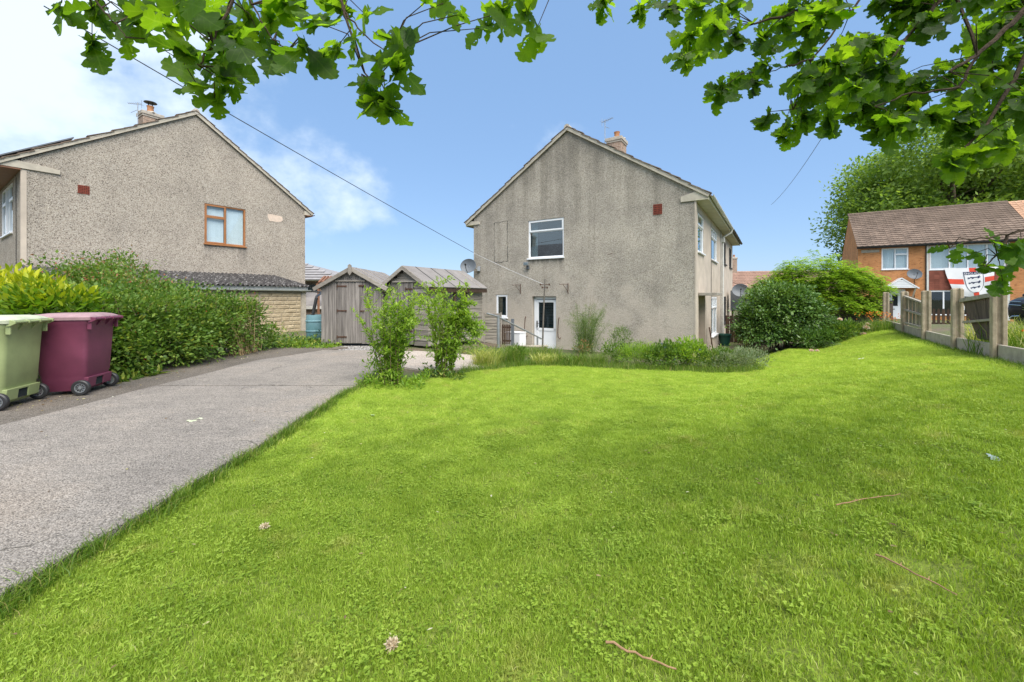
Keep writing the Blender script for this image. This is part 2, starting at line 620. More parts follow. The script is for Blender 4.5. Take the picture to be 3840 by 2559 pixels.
M['barge'] = mat_plain('painted_bargeboard', (0.46, 0.415, 0.335), 0.75, 0.16, 4.0, 0.25, spec=0.2)
M['soffit'] = mat_plain('soffit_board', (0.50, 0.47, 0.33), 0.7, 0.12, 3.0)
M['brown_wood'] = mat_plain('brown_stained_wood', (0.20, 0.09, 0.045), 0.6, 0.2, 8.0)
M['upvc'] = mat_plain('white_upvc', (0.80, 0.81, 0.82), 0.3, 0.03, 3.0)
M['upvc_brown'] = mat_plain('oak_foil_upvc', (0.34, 0.145, 0.05), 0.45, 0.18, 5.0)
M['upvc_pipe'] = mat_plain('weathered_white_plastic', (0.62, 0.61, 0.56), 0.5, 0.12, 4.0)
M['grey_pipe'] = mat_plain('grey_plastic_gutter', (0.42, 0.43, 0.40), 0.55, 0.12, 4.0)
M['black'] = mat_plain('black_plastic', (0.025, 0.025, 0.026), 0.5, 0.2, 6.0)
M['tile_brown'] = mat_plain('brown_concrete_tile', (0.175, 0.13, 0.10), 0.85, 0.22, 1.6, 0.3, spec=0.2, piece=0.16)
M['tile_pale'] = mat_plain('pale_orange_tile', (0.52, 0.32, 0.21), 0.85, 0.12, 1.6, 0.3, spec=0.2, piece=0.10)
M['tile_red'] = mat_plain('red_brown_wall_tile', (0.22, 0.075, 0.05), 0.8, 0.2, 3.0, spec=0.2, piece=0.2)
M['tile_grey'] = mat_plain('grey_slate_tile', (0.26, 0.25, 0.25), 0.8, 0.2, 2.0, spec=0.2)
M['mortar'] = mat_plain('verge_mortar', (0.42, 0.38, 0.32), 0.95, 0.22, 9.0, 0.5, spec=0.1)
M['terracotta'] = mat_plain('terracotta_pot', (0.42, 0.20, 0.10), 0.8, 0.2, 9.0, spec=0.2)
M['vent'] = mat_plain('red_clay_vent', (0.22, 0.055, 0.035), 0.8, 0.2, 12.0, spec=0.2)
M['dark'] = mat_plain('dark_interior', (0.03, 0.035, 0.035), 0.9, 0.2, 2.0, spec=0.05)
M['curtain'] = mat_plain('white_curtain', (0.72, 0.74, 0.72), 0.9, 0.08, 8.0, spec=0.05)
M['blind'] = mat_plain('vertical_blind_fabric', (0.82, 0.85, 0.86), 0.85, 0.05, 8.0, spec=0.1)
M['dish'] = mat_plain('grey_painted_metal', (0.12, 0.135, 0.15), 0.6, 0.14, 6.0)
M['metal'] = mat_plain('galvanised_steel', (0.33, 0.35, 0.36), 0.45, 0.2, 12.0, metal=0.6)
M['rust'] = mat_plain('rusted_iron', (0.085, 0.045, 0.03), 0.85, 0.35, 25.0, 0.4, spec=0.2)
M['felt'] = mat_plain('grey_roof_felt', (0.215, 0.20, 0.19), 0.95, 0.16, 3.0, 0.5, bscale=90, spec=0.1)
M['concrete_post'] = mat_plain('aggregate_concrete', (0.37, 0.305, 0.215), 0.92, 0.26, 9.0, 0.7, bscale=110, spec=0.12, piece=0.06)
M['gravel_board'] = mat_plain('gravel_board_concrete', (0.40, 0.355, 0.29), 0.92, 0.2, 7.0, 0.7, bscale=120, spec=0.12, piece=0.07)
M['wood_grey'] = mat_wood('silvered_vertical_timber', (0.075, 0.066, 0.06), (0.33, 0.295, 0.265), 2)
M['wood_lap'] = mat_wood('silvered_lap_timber', (0.085, 0.075, 0.062), (0.36, 0.325, 0.275), 0, green=0.25)
M['wood_side'] = mat_wood('silvered_side_timber', (0.085, 0.075, 0.062), (0.36, 0.325, 0.275), 1, green=0.2)
M['wood_trim'] = mat_wood('weathered_trim', (0.20, 0.175, 0.145), (0.38, 0.345, 0.30), 0, stretch=0.3)
M['wood_brown'] = mat_wood('brown_creosoted_timber', (0.035, 0.024, 0.018), (0.10, 0.065, 0.045), 2)
M['wood_panel'] = mat_wood('dark_fence_timber', (0.05, 0.037, 0.031), (0.13, 0.095, 0.08), 2)
M['wood_old'] = mat_wood('lichened_fence_timber', (0.14, 0.12, 0.085), (0.36, 0.32, 0.24), 2, green=0.35)
M['paint_wood'] = mat_plain('flaking_grey_rail', (0.36, 0.32, 0.26), 0.9, 0.25, 14.0, 0.4, spec=0.1)
M['bark'] = mat_plain('oak_bark', (0.075, 0.055, 0.04), 0.9, 0.3, 14.0, 0.8, spec=0.1)
M['twig'] = mat_plain('shrub_twig', (0.17, 0.12, 0.07), 0.9, 0.25, 20.0, spec=0.1)
M['greenstem'] = mat_plain('green_stem', (0.13, 0.17, 0.05), 0.7, 0.2, 20.0, spec=0.2)
M['drystem'] = mat_plain('dry_straw_stem', (0.42, 0.30, 0.16), 0.9, 0.2, 20.0, spec=0.1)

def mat_glass(name, col=(0.55, 0.62, 0.62), refl=0.35):
    m, nt, bs = new_mat(name)
    nt.nodes.remove(bs)
    tr = nd(nt, 'ShaderNodeBsdfTransparent', {'Color': c4(col)})
    gl = nd(nt, 'ShaderNodeBsdfGlossy', {'Color': c4((0.9, 0.95, 0.97)), 'Roughness': 0.02})
    fr = nd(nt, 'ShaderNodeLayerWeight', {'Blend': 0.5})
    pw = nd(nt, 'ShaderNodeMath', {0: fr.outputs['Facing'], 1: 4.0}, operation='POWER').outputs[0]
    f = nd(nt, 'ShaderNodeMapRange', {'Value': pw, 'To Min': refl*0.6, 'To Max': 1.0}).outputs[0]
    mx = nd(nt, 'ShaderNodeMixShader', {'Fac': f})
    nt.links.new(tr.outputs[0], mx.inputs[1])
    nt.links.new(gl.outputs[0], mx.inputs[2])
    nt.links.new(mx.outputs[0], nt.nodes['Material Output'].inputs['Surface'])
    return m
M['glass'] = mat_glass('window_glass', (0.55, 0.64, 0.66), 0.22)
M['glass_clear'] = mat_glass('clear_window_glass', (0.9, 0.94, 0.95), 0.09)

def mat_brick(name, c1, c2, mort, ax=0):
    m, nt, bs = new_mat(name)
    p = opos(nt)
    s = nt.nodes.new('ShaderNodeSeparateXYZ')
    nt.links.new(p, s.inputs[0])
    cb = nt.nodes.new('ShaderNodeCombineXYZ')
    nt.links.new(s.outputs[ax], cb.inputs[0])
    nt.links.new(s.outputs[2], cb.inputs[1])
    b = nd(nt, 'ShaderNodeTexBrick', {'Color1': c4(c1), 'Color2': c4(c2), 'Mortar': c4(mort), 'Scale': 1.0, 'Mortar Size': 0.006, 'Mortar Smooth': 0.2,
                                     'Bias': -0.25, 'Brick Width': 0.225, 'Row Height': 0.075})
    nt.links.new(cb.outputs[0], b.inputs['Vector'])
    f = noise(nt, p, 1.2, 4)
    c = mixc(nt, 1.0, b.outputs['Color'], ramp(nt, f, [(0.3, (0.82, 0.8, 0.78)), (0.7, (1.15, 1.12, 1.1))]), 'MULTIPLY')
    f2 = noise(nt, mapping(nt, p, (4.4, 4.4, 13.0)), 1.0, 1)
    c = mixc(nt, nd(nt, 'ShaderNodeMapRange', {'Value': f2, 'From Min': 0.60, 'From Max': 0.66, 'To Max': 0.55}).outputs[0], c, [x*0.45 for x in c2])
    nt.links.new(c, bs.inputs['Base Color'])
    bs.inputs['Roughness'].default_value = 0.9
    bs.inputs['Specular IOR Level'].default_value = 0.15
    bump(nt, bs, b.outputs['Fac'], -0.4, 0.006)
    return m
M['brick_x'] = mat_brick('orange_brick', (0.56, 0.255, 0.10), (0.45, 0.19, 0.075), (0.40, 0.26, 0.15), 0)
M['brick_y'] = mat_brick('orange_brick_gable', (0.56, 0.255, 0.10), (0.45, 0.19, 0.075), (0.40, 0.26, 0.15), 1)
M['chim_brick'] = mat_brick('sooty_brick', (0.35, 0.25, 0.185), (0.27, 0.205, 0.16), (0.47, 0.42, 0.36), 0)
# ------------------------------------------------------------------ terrain
L2 = Vector((-1.55, 16.65))
ANG = math.atan2(-0.5361, 0.8434)                  # grid of the two houses that face the green
def h2_local(x, y):
    dx, dy = x-L2.x, y-L2.y
    return dx*0.8434-dy*0.5361, dx*0.5361+dy*0.8434
def fence_e(x, y):
    return (x-6.66)*(-0.825)+(y-5.63)*0.565
def tz(x, y):
    z = -0.05 + (-0.02)*S((x+2.35)/0.3)
    z += -0.15*S((y-2.5)/6)*S((x+2.2)/2)
    e = fence_e(x, y)
    z += 0.56*S(1-max(e, 0)/(4.2-2.3*S((y-5.0)/6.0)))*S((x+0.5)/3)*(1-S((y-13)/9))
    lx, ly = h2_local(x, y)
    dr = math.hypot(max(0, -lx, lx-8.3), max(0, -ly, ly-13))
    w = S(1-(dr-0.9)/1.7)
    z = z*(1-w)+(-0.78)*w
    f = max(S((y-18)/9), S((x-16)/8)*0.8)*S((x-8)/6)
    z = z*(1-f)+(-0.32)*f
    far = S((math.hypot(x, y)-45)/80)
    return z - 2.5*far

def axis_pts(lo, hi, step, outer):
    a = list(np.arange(lo, hi+1e-6, step))
    return np.array(sorted([lo-o for o in outer]) + a + [hi+o for o in outer])
xs = axis_pts(-9, 15, 0.25, [0.6, 1.5, 3, 6, 10, 16, 25, 40, 70, 120, 220, 450])
ys = axis_pts(-3, 21, 0.25, [0.6, 1.5, 3, 6, 10, 16, 25, 40, 70, 120, 220, 450])
nx, ny = len(xs), len(ys)
V = np.array([(x, y, tz(x, y)) for y in ys for x in xs])
F = np.array([(j*nx+i, j*nx+i+1, (j+1)*nx+i+1, (j+1)*nx+i) for j in range(ny-1) for i in range(nx-1)])
m, nt, bs = new_mat('rough_ground')
p = wpos(nt)
f1 = noise(nt, p, 0.8, 6, 0.65)
f2 = noise(nt, p, 14, 5, 0.65)
c = mixc(nt, ramp(nt, f1, [(0.42, (0, 0, 0)), (0.6, (1, 1, 1))]), ramp(nt, f2, [(0.3, (0.075, 0.055, 0.035)), (0.7, (0.16, 0.125, 0.08))]),
         ramp(nt, f2, [(0.3, (0.045, 0.07, 0.015)), (0.7, (0.11, 0.15, 0.03))]))
nt.links.new(c, bs.inputs['Base Color'])
bs.inputs['Roughness'].default_value = 0.95
bump(nt, bs, f2, 0.8, 0.03)
M['ground'] = m
g = obj('ground', np_mesh('ground', V, F), M['ground'])
g.data.polygons.foreach_set('use_smooth', [True]*len(g.data.polygons))
tag(g, 'rough soil and grass ground around the gardens', kind='structure')

# driveway: old aggregate concrete in two slabs, darker tarmac strip on its left, pale path behind the shrubs
def mat_concrete(name, lo, hi, tintc, stone=130, crack=0.0):
    m, nt, bs = new_mat(name)
    p = wpos(nt)
    v = nd(nt, 'ShaderNodeTexVoronoi', {'Scale': float(stone)})
    nt.links.new(p, v.inputs['Vector'])
    sp = nd(nt, 'ShaderNodeSeparateColor')
    nt.links.new(v.outputs['Color'], sp.inputs[0])
    c = ramp(nt, sp.outputs[0], [(0, [x*0.55 for x in lo]), (0.12, lo), (0.6, hi), (1.0, [min(1, x*1.3) for x in hi])])
    c = mixc(nt, 0.75, c, ramp(nt, v.outputs['Distance'], [(0.3, (1, 1, 1)), (0.75, (0.58, 0.57, 0.56))]), 'MULTIPLY')
    big = noise(nt, p, 0.7, 6, 0.62)
    c = mixc(nt, 1.0, c, ramp(nt, big, [(0.32, tintc), (0.52, (1, 1, 1)), (0.72, (1.16, 1.10, 1.04))]), 'MULTIPLY')
    wv = nd(nt, 'ShaderNodeVectorMath', operation='MULTIPLY_ADD')
    wn_ = nd(nt, 'ShaderNodeTexNoise', {'Scale': 2.5, 'Detail': 5.0})
    nt.links.new(p, wn_.inputs['Vector'])
    nt.links.new(wn_.outputs['Color'], wv.inputs[0])
    wv.inputs[1].default_value = (0.5, 0.5, 0.0)
    nt.links.new(p, wv.inputs[2])
    ck = nd(nt, 'ShaderNodeTexVoronoi', {'Scale': 0.42}, feature='DISTANCE_TO_EDGE')
    nt.links.new(wv.outputs[0], ck.inputs['Vector'])
    gate = nd(nt, 'ShaderNodeMapRange', {'Value': noise(nt, p, 0.9, 3), 'From Min': 0.50, 'From Max': 0.58}).outputs[0]
    line = nd(nt, 'ShaderNodeMapRange', {'Value': ck.outputs['Distance'], 'From Min': 0.0015, 'From Max': 0.006, 'To Min': 0.65, 'To Max': 0.0}).outputs[0]
    c = mixc(nt, nd(nt, 'ShaderNodeMath', {0: gate, 1: line}, operation='MULTIPLY').outputs[0], c, (0.07, 0.065, 0.05))
    mid = noise(nt, mapping(nt, p, (1.3, 5.0, 1)), 2.0, 5, 0.7)
    c = mixc(nt, 1.0, c, ramp(nt, mid, [(0.3, (0.86, 0.86, 0.86)), (0.65, (1.06, 1.05, 1.04))]), 'MULTIPLY')
    spots = nd(nt, 'ShaderNodeTexVoronoi', {'Scale': 1.7})
    nt.links.new(p, spots.inputs['Vector'])
    c = mixc(nt, ramp(nt, spots.outputs['Distance'], [(0.02, (0.6, 0.6, 0.6)), (0.05, (0, 0, 0))]), c, (0.10, 0.10, 0.10))
    nt.links.new(c, bs.inputs['Base Color'])
    bs.inputs['Roughness'].default_value = 0.9
    bs.inputs['Specular IOR Level'].default_value = 0.25
    hgt = nd(nt, 'ShaderNodeMath', {0: noise(nt, p, 60, 4), 1: v.outputs['Distance']}, operation='SUBTRACT').outputs[0]
    bump(nt, bs, hgt, 0.9, 0.008)
    return m
M['drive'] = mat_concrete('aggregate_concrete_drive', (0.222, 0.198, 0.170), (0.36, 0.325, 0.285), (0.74, 0.745, 0.755))
M['tarmac'] = mat_concrete('worn_tarmac', (0.115, 0.10, 0.085), (0.21, 0.185, 0.155), (0.8, 0.8, 0.8))
M['path'] = mat_concrete('pale_path_concrete', (0.44, 0.38, 0.33), (0.58, 0.51, 0.44), (0.85, 0.82, 0.8))
M['soil'] = mat_plain('bed_soil', (0.10, 0.065, 0.04), 0.95, 0.35, 14.0, 0.8, spec=0.1)

def edge_x(y):
    return -2.16-0.02*y+0.018*math.sin(y*2.1)+0.012*math.sin(y*5.3+1)+0.006*math.sin(y*13.0)
def slab(name, yy, xl, xr, ztop, zbot, mat, parent):
    mb = MB()
    n = len(yy)
    vs_ = []
    for y in yy:
        a, b = xl(y), xr(y)
        vs_ += [(a, y, ztop), (b-0.012, y, ztop), (b, y, ztop-0.012), (b+0.01*math.sin(y*17), y, zbot), (a, y, zbot)]
    fs_ = []
    for i in range(n-1):
        for k in range(5):
            k2 = (k+1) % 5
            fs_.append((i*5+k, i*5+k2, (i+1)*5+k2, (i+1)*5+k))
    fs_ += [(4, 3, 2, 1, 0), tuple((n-1)*5+k for k in range(5))]
    mb.add(vs_, fs_)
    return mb.build(name, mat, parent)
dr = empty('driveway', (0, 0, 0))
tag(dr, 'concrete driveway running from the camera to the sheds', kind='structure')
left_edge = lambda y: -5.1+0.02*math.sin(y*3.0)+max(0, y-8.3)*0.42
slab('slab', list(np.arange(-2.5, 5.921, 0.08)), left_edge, edge_x, 0.012, -0.16, M['drive'], dr)
slab('slab', list(np.arange(5.944, 9.85, 0.08)), left_edge, lambda y: edge_x(y) if y < 6.7 else edge_x(6.7)-0.45*S((y-6.7)/3.0), 0.010, -0.16, M['drive'], dr)
st = slab('footway', list(np.arange(-2.5, 10.6, 0.1)), lambda y: -6.6, lambda y: left_edge(y)-0.012, -0.006, -0.16, M['tarmac'], None)
tag(st, 'dark tarmac strip between the driveway and the hedge', kind='structure')
mb = MB()
pp = [(-2.35, 7.9), (-1.55, 7.55), (-0.9, 8.3), (-0.35, 8.8), (-0.3, 9.9), (-0.9, 10.1), (-1.6, 9.9), (-2.3, 9.9), (-2.9, 9.75)]
cx_, cy_ = sum(a for a, b in pp)/len(pp), sum(b for a, b in pp)/len(pp)
vs_ = [(cx_, cy_, tz(cx_, cy_)+0.03)] + [(a, b, tz(a, b)+0.03) for a, b in pp] + [(a, b, tz(a, b)-0.05) for a, b in pp]
n = len(pp)
fs_ = [(0, 1+i, 1+(i+1) % n) for i in range(n)]+[(1+i, 1+n+i, 1+n+(i+1) % n, 1+(i+1) % n) for i in range(n)]
mb.add(vs_, fs_)
pth = mb.build('path', M['path'])
tag(pth, 'pale concrete path turning off behind the shrubs', kind='structure')

# gravel in front of the plain shed
gp = np.array([(random.uniform(-4.9, -3.0), random.uniform(9.85, 11.0)) for _ in range(2600)])
k = len(gp)
sz = rng.uniform(0.008, 0.022, k)
base = np.array([(1, 0, 0), (0, 1, 0), (-1, 0, 0), (0, -1, 0), (0, 0, 0.8)], float)
Vg = []
for i in range(k):
    a = random.random()*6.28
    R = np.array([[math.cos(a), -math.sin(a), 0], [math.sin(a), math.cos(a), 0], [0, 0, 1]])
    Vg.append((base*rng.uniform(0.7, 1.3, (5, 3)))@R.T*sz[i]+np.array([gp[i, 0], gp[i, 1], -0.045]))
Vg = np.concatenate(Vg)
Fg = np.concatenate([np.array([(0, 1, 4), (1, 2, 4), (2, 3, 4), (3, 0, 4)])+5*i for i in range(k)])
M['gravel'] = mat_leaf('grey_gravel', [(0, (0.12, 0.115, 0.11)), (0.6, (0.26, 0.25, 0.24)), (1, (0.42, 0.40, 0.38))], 0.0, 0.9)
gr = obj('gravel', np_mesh('gravel', Vg, Fg, np.repeat(rng.random(k), 5)), M['gravel'])
tag(gr, 'loose grey gravel before the shed with the vertical boards', 'gravel', kind='stuff')

# ------------------------------------------------------------------ lawn
YB = [(-2.4, 6.3), (-1.8, 6.5), (-1.2, 7.2), (-0.65, 8.2), (0.44, 8.9), (1.18, 8.75), (2.24, 8.45), (3.36, 8.2), (3.9, 8.0), (4.6, 8.1), (5.1, 8.35), (5.45, 9.6), (6.0, 11.7), (7.0, 12.0), (8.3, 11.7), (9.5, 12.2), (11, 13.5)]
def yb(x):
    return float(np.interp(x, [a for a, b in YB], [b for a, b in YB]))
def on_lawn(x, y):
    return x > edge_x(y)+0.03 and y < yb(x) and y > -1.6 and fence_e(x, y) > 0.06
STEP = 0.1
gx = np.arange(-2.5, 11, STEP)
gy = np.arange(-1.6, 13.5, STEP)
idx = {}
LV, LF = [], []
def vid(i, j):
    if (i, j) not in idx:
        x, y = gx[i], gy[j]
        idx[(i, j)] = len(LV)
        LV.append((x, y, tz(x, y)+0.012+0.006*math.sin(x*7+y*3)*math.sin(y*6-x*2)))
    return idx[(i, j)]
for i in range(len(gx)-1):
    for j in range(len(gy)-1):
        if on_lawn(gx[i]+STEP/2, gy[j]+STEP/2):
            LF.append((vid(i, j), vid(i+1, j), vid(i+1, j+1), vid(i, j+1)))
LV, LF = np.array(LV), np.array(LF)
m, nt, bs = new_mat('lawn_thatch')
p = wpos(nt)
c = ramp(nt, noise(nt, p, 30, 5, 0.7), [(0.3, (0.09, 0.12, 0.016)), (0.7, (0.24, 0.30, 0.04))])
nt.links.new(c, bs.inputs['Base Color'])
bs.inputs['Roughness'].default_value = 0.95
bump(nt, bs, noise(nt, p, 60, 4), 0.8, 0.02)
lawn = obj('lawn', np_mesh('lawn', LV, LF), m)
tag(lawn, 'mown green lawn sloping from the driveway up to the fence', kind='structure')

# grass: blades of four tufts kept in the same mesh, instanced over the lawn faces by geometry nodes
def mat_grass():
    m, nt, bs = new_mat('lawn_grass_blades')
    p = wpos(nt)
    at = nd(nt, 'ShaderNodeAttribute', attribute_name='tint').outputs['Fac']
    r = rnd(nt)
    t = nd(nt, 'ShaderNodeMath', {0: at, 1: r}, operation='ADD').outputs[0]
    t = nd(nt, 'ShaderNodeMath', {0: t, 1: 0.5}, operation='MULTIPLY').outputs[0]
    green = ramp(nt, t, [(0.0, (0.145, 0.235, 0.022)), (0.4, (0.275, 0.395, 0.044)), (0.75, (0.41, 0.535, 0.085)), (0.9, (0.49, 0.57, 0.13)), (1.0, (0.70, 0.64, 0.34))])
    yel = ramp(nt, t, [(0.0, (0.25, 0.35, 0.03)), (0.4, (0.385, 0.53, 0.075)), (0.75, (0.54, 0.67, 0.13)), (0.9, (0.70, 0.73, 0.19)), (1.0, (0.80, 0.75, 0.38))])
    big = noise(nt, p, 0.55, 4, 0.6)
    mid = noise(nt, p, 3.2, 4, 0.6)
    sy = nt.nodes.new('ShaderNodeSeparateXYZ')
    nt.links.new(p, sy.inputs[0])
    dry = nd(nt, 'ShaderNodeMapRange', {'Value': sy.outputs['Y'], 'From Min': 1.5, 'From Max': 6.5, 'To Min': -0.16, 'To Max': 0.16}).outputs[0]  # darker green near, paler far: tree shade partly put into the grass colour
    a = nd(nt, 'ShaderNodeMath', {0: big, 1: mid}, operation='ADD').outputs[0]
    a = nd(nt, 'ShaderNodeMath', {0: a, 1: 0.5}, operation='MULTIPLY').outputs[0]
    a = nd(nt, 'ShaderNodeMath', {0: a, 1: dry}, operation='ADD').outputs[0]
    fac = nd(nt, 'ShaderNodeMapRange', {'Value': a, 'From Min': 0.40, 'From Max': 0.60}, interpolation_type='SMOOTHSTEP').outputs[0]
    c = mixc(nt, fac, green, yel)
    weed = noise(nt, mapping(nt, p, (1, 1, 1), (0, 0, 0), (7.3, 2.1, 0)), 1.5, 5, 0.65)
    c = mixc(nt, nd(nt, 'ShaderNodeMapRange', {'Value': weed, 'From Min': 0.54, 'From Max': 0.70, 'To Max': 0.5}).outputs[0], c, mixc(nt, 1.0, green, (0.72, 0.82, 0.8), 'MULTIPLY'))
    dryp = noise(nt, mapping(nt, p, (1, 1, 1), (0, 0, 0), (1.1, 5.2, 0)), 2.1, 6, 0.7)
    strw = ramp(nt, t, [(0.0, (0.22, 0.20, 0.05)), (0.5, (0.50, 0.46, 0.14)), (1.0, (0.74, 0.66, 0.34))])
    c = mixc(nt, nd(nt, 'ShaderNodeMapRange', {'Value': dryp, 'From Min': 0.57, 'From Max': 0.72, 'To Max': 0.62}).outputs[0], c, strw)
    nt.links.new(c, bs.inputs['Base Color'])
    bs.inputs['Roughness'].default_value = 0.5
    bs.inputs['Specular IOR Level'].default_value = 0.25
    tr = nt.nodes.new('ShaderNodeBsdfTranslucent')
    nt.links.new(mixc(nt, 1.0, c, (1.3, 1.25, 0.5), 'MULTIPLY'), tr.inputs['Color'])
    mx = nd(nt, 'ShaderNodeMixShader', {'Fac': 0.42})
    nt.links.new(bs.outputs[0], mx.inputs[1])
    nt.links.new(tr.outputs[0], mx.inputs[2])
    nt.links.new(mx.outputs[0], nt.nodes['Material Output'].inputs['Surface'])
    return m
M['grass'] = mat_grass()

def blade_arrays(P, H, W, lean, tint, seg=2):
    """bent blades: P roots (n,3)"""
    n = len(P)
    a = rng.random(n)*2*math.pi
    d = np.stack([np.cos(a), np.sin(a), np.zeros(n)], 1)
    s = np.stack([-np.sin(a), np.cos(a), np.zeros(n)], 1)
    tw = rng.random(n)*2*math.pi
    s = np.stack([np.cos(tw), np.sin(tw), np.zeros(n)], 1)
    up = np.array([0, 0, 1.0])
    pm = P + up*(H*0.55)[:, None] + d*(lean*H*0.25)[:, None]
    pt = P + up*(H*(1-0.25*lean))[:, None] + d*(lean*H*0.85)[:, None]
    w = W[:, None]/2
    V = np.stack([P-s*w, P+s*w, pm+s*w*0.85, pm-s*w*0.85, pt], 1).reshape(-1, 3)
    o = (np.arange(n)*5)[:, None]
    Q = np.concatenate([o+np.array([[0, 1, 2]]), o+np.array([[0, 2, 3]]), o+np.array([[3, 2, 4]])], 0)
    return V, Q, np.repeat(tint, 5)
TV, TF, TT, TK = [LV], [np.concatenate([LF[:, [0, 1, 2]], LF[:, [0, 2, 3]]])], [np.zeros(len(LV))], [np.zeros(len(LV), int)]
off = len(LV)
def push(V, F, T, kk):
    global off
    TV.append(V); TF.append(F+off); TT.append(T); TK.append(np.full(len(V), kk)); off += len(V)
for kk in range(1, 6):
    nb = 150 if kk < 4 else (110 if kk == 4 else 60)
    rad = 0.105*np.sqrt(rng.random(nb))
    an = rng.random(nb)*6.283
    P = np.stack([rad*np.cos(an), rad*np.sin(an), np.full(nb, -0.004)], 1)
    H = rng.uniform(0.014, 0.034, nb)*(1.0 if kk < 4 else 0.85)
    V_, F_, T_ = blade_arrays(P, H, rng.uniform(0.0022, 0.0042, nb), rng.uniform(0.15, 1.0, nb), rng.random(nb))
    push(V_, F_, T_, kk)
    if kk >= 4:                                       # clover and small weeds
        nc = 18 if kk == 4 else 45
        rad = 0.10*np.sqrt(rng.random(nc))
        an = rng.random(nc)*6.283
        C = np.stack([rad*np.cos(an), rad*np.sin(an), rng.uniform(0.012, 0.03, nc)], 1)
        for q in range(3):
            a2 = an*3+q*2.094
            A = np.stack([np.cos(a2), np.sin(a2), rng.uniform(-0.1, 0.35, nc)], 1)
            V_, F_, kq = leaf_arrays(C, A, np.tile([0.05, 0.05, 1.0], (nc, 1)), rng.uniform(0.006, 0.011, nc), rng.uniform(0.006, 0.010, nc), 'oval')
            F3 = np.concatenate([F_[:, [0, 1, 2]], F_[:, [0, 2, 3]]])
            push(V_, F3, np.repeat(rng.random(nc)*0.5, kq), kk)
gme = np_mesh('lawn_grass', np.concatenate(TV), np.concatenate(TF), np.concatenate(TT))
ka = gme.attributes.new('tuft', 'INT', 'POINT')
ka.data.foreach_set('value', np.concatenate(TK).astype(np.int32))
gme.materials.append(M['grass'])
grass = obj('lawn_grass', gme)
tag(grass, 'short mown grass and clover covering the whole lawn', 'grass', kind='stuff')
ng = bpy.data.node_groups.new('scatter_grass', 'GeometryNodeTree')
ng.interface.new_socket('Geometry', in_out='INPUT', socket_type='NodeSocketGeometry')
ng.interface.new_socket('Geometry', in_out='OUTPUT', socket_type='NodeSocketGeometry')
gi = ng.nodes.new('NodeGroupInput')
go = ng.nodes.new('NodeGroupOutput')
na = ng.nodes.new('GeometryNodeInputNamedAttribute')
na.data_type = 'INT'
na.inputs['Name'].default_value = 'tuft'
att = [s for s in na.outputs if s.enabled and s.name == 'Attribute'][0]
def pick(kk):
    cmp_ = ng.nodes.new('FunctionNodeCompare')
    cmp_.data_type = 'INT'
    cmp_.operation = 'EQUAL'
    ins = [s for s in cmp_.inputs if s.enabled]
    ng.links.new(att, ins[0])
    ins[1].default_value = kk
    sp = ng.nodes.new('GeometryNodeSeparateGeometry')
    sp.domain = 'POINT'
    ng.links.new(gi.outputs[0], sp.inputs[0])
    ng.links.new(cmp_.outputs[0], sp.inputs[1])
    return sp.outputs[0]
join = ng.nodes.new('GeometryNodeJoinGeometry')
emit = pick(0)
for kk, dens in ((1, 95), (2, 95), (3, 85), (4, 55), (5, 16)):
    dp = ng.nodes.new('GeometryNodeDistributePointsOnFaces')
    dp.inputs['Density'].default_value = dens
    dp.inputs['Seed'].default_value = kk*13
    ng.links.new(emit, dp.inputs['Mesh'])
    g2i = ng.nodes.new('GeometryNodeGeometryToInstance')
    ng.links.new(pick(kk), g2i.inputs[0])
    ip = ng.nodes.new('GeometryNodeInstanceOnPoints')
    ng.links.new(dp.outputs['Points'], ip.inputs['Points'])
    ng.links.new(g2i.outputs[0], ip.inputs['Instance'])
    rv = ng.nodes.new('FunctionNodeRandomValue')
    rv.data_type = 'FLOAT_VECTOR'
    r_in = [s for s in rv.inputs if s.enabled]
    r_in[0].default_value = (-0.12, -0.12, 0)
    r_in[1].default_value = (0.12, 0.12, 6.283)
    ng.links.new([s for s in rv.outputs if s.enabled][0], ip.inputs['Rotation'])
    rs = ng.nodes.new('FunctionNodeRandomValue')
    rs.data_type = 'FLOAT_VECTOR'
    r_in = [s for s in rs.inputs if s.enabled]
    r_in[0].default_value = (0.75, 0.75, 0.6)
    r_in[1].default_value = (1.2, 1.2, 1.35)
    ng.links.new([s for s in rs.outputs if s.enabled][0], ip.inputs['Scale'])
    ng.links.new(ip.outputs[0], join.inputs[0])
ng.links.new(join.outputs[0], go.inputs[0])
gm = grass.modifiers.new('scatter', 'NODES')
gm.node_group = ng

# longer uncut grass: along the drive edge, at the fence foot and in the bed
M['long_grass'] = mat_leaf('uncut_grass', [(0, (0.06, 0.13, 0.012)), (0.5, (0.12, 0.215, 0.02)), (0.85, (0.20, 0.29, 0.04)), (1, (0.40, 0.34, 0.14))], 0.35)
def strip_grass(name, pts, H, label, W=(0.003, 0.006), lean=(0.2, 1.1), mat='long_grass', parent=None):
    P = np.array(pts)
    n = len(P)
    V_, F_, T_ = blade_arrays(P, rng.uniform(H[0], H[1], n), rng.uniform(W[0], W[1], n), rng.uniform(lean[0], lean[1], n), rng.random(n))
    o = obj(name, np_mesh(name, V_, F_, T_), M[mat], parent)
    if label:
        tag(o, label, 'grass', kind='stuff')
    return o
pts = []
for _ in range(15000):
    y = random.uniform(0.4, 6.6)
    clump = 0.5+0.5*math.sin(y*6.1+1.3*math.sin(y*2.7))*math.sin(y*15.0+2)
    if random.random() > 0.25+0.7*clump+0.3*(y < 2.2):
        continue
    x = edge_x(y)+abs(random.gauss(0.03, 0.045))-0.02*(random.random() < 0.25)
    pts.append((x, y, tz(x, y)-0.01))
strip_grass('edge_grass', pts, (0.035, 0.15), 'longer uncut grass fringing the driveway edge')
pts = []
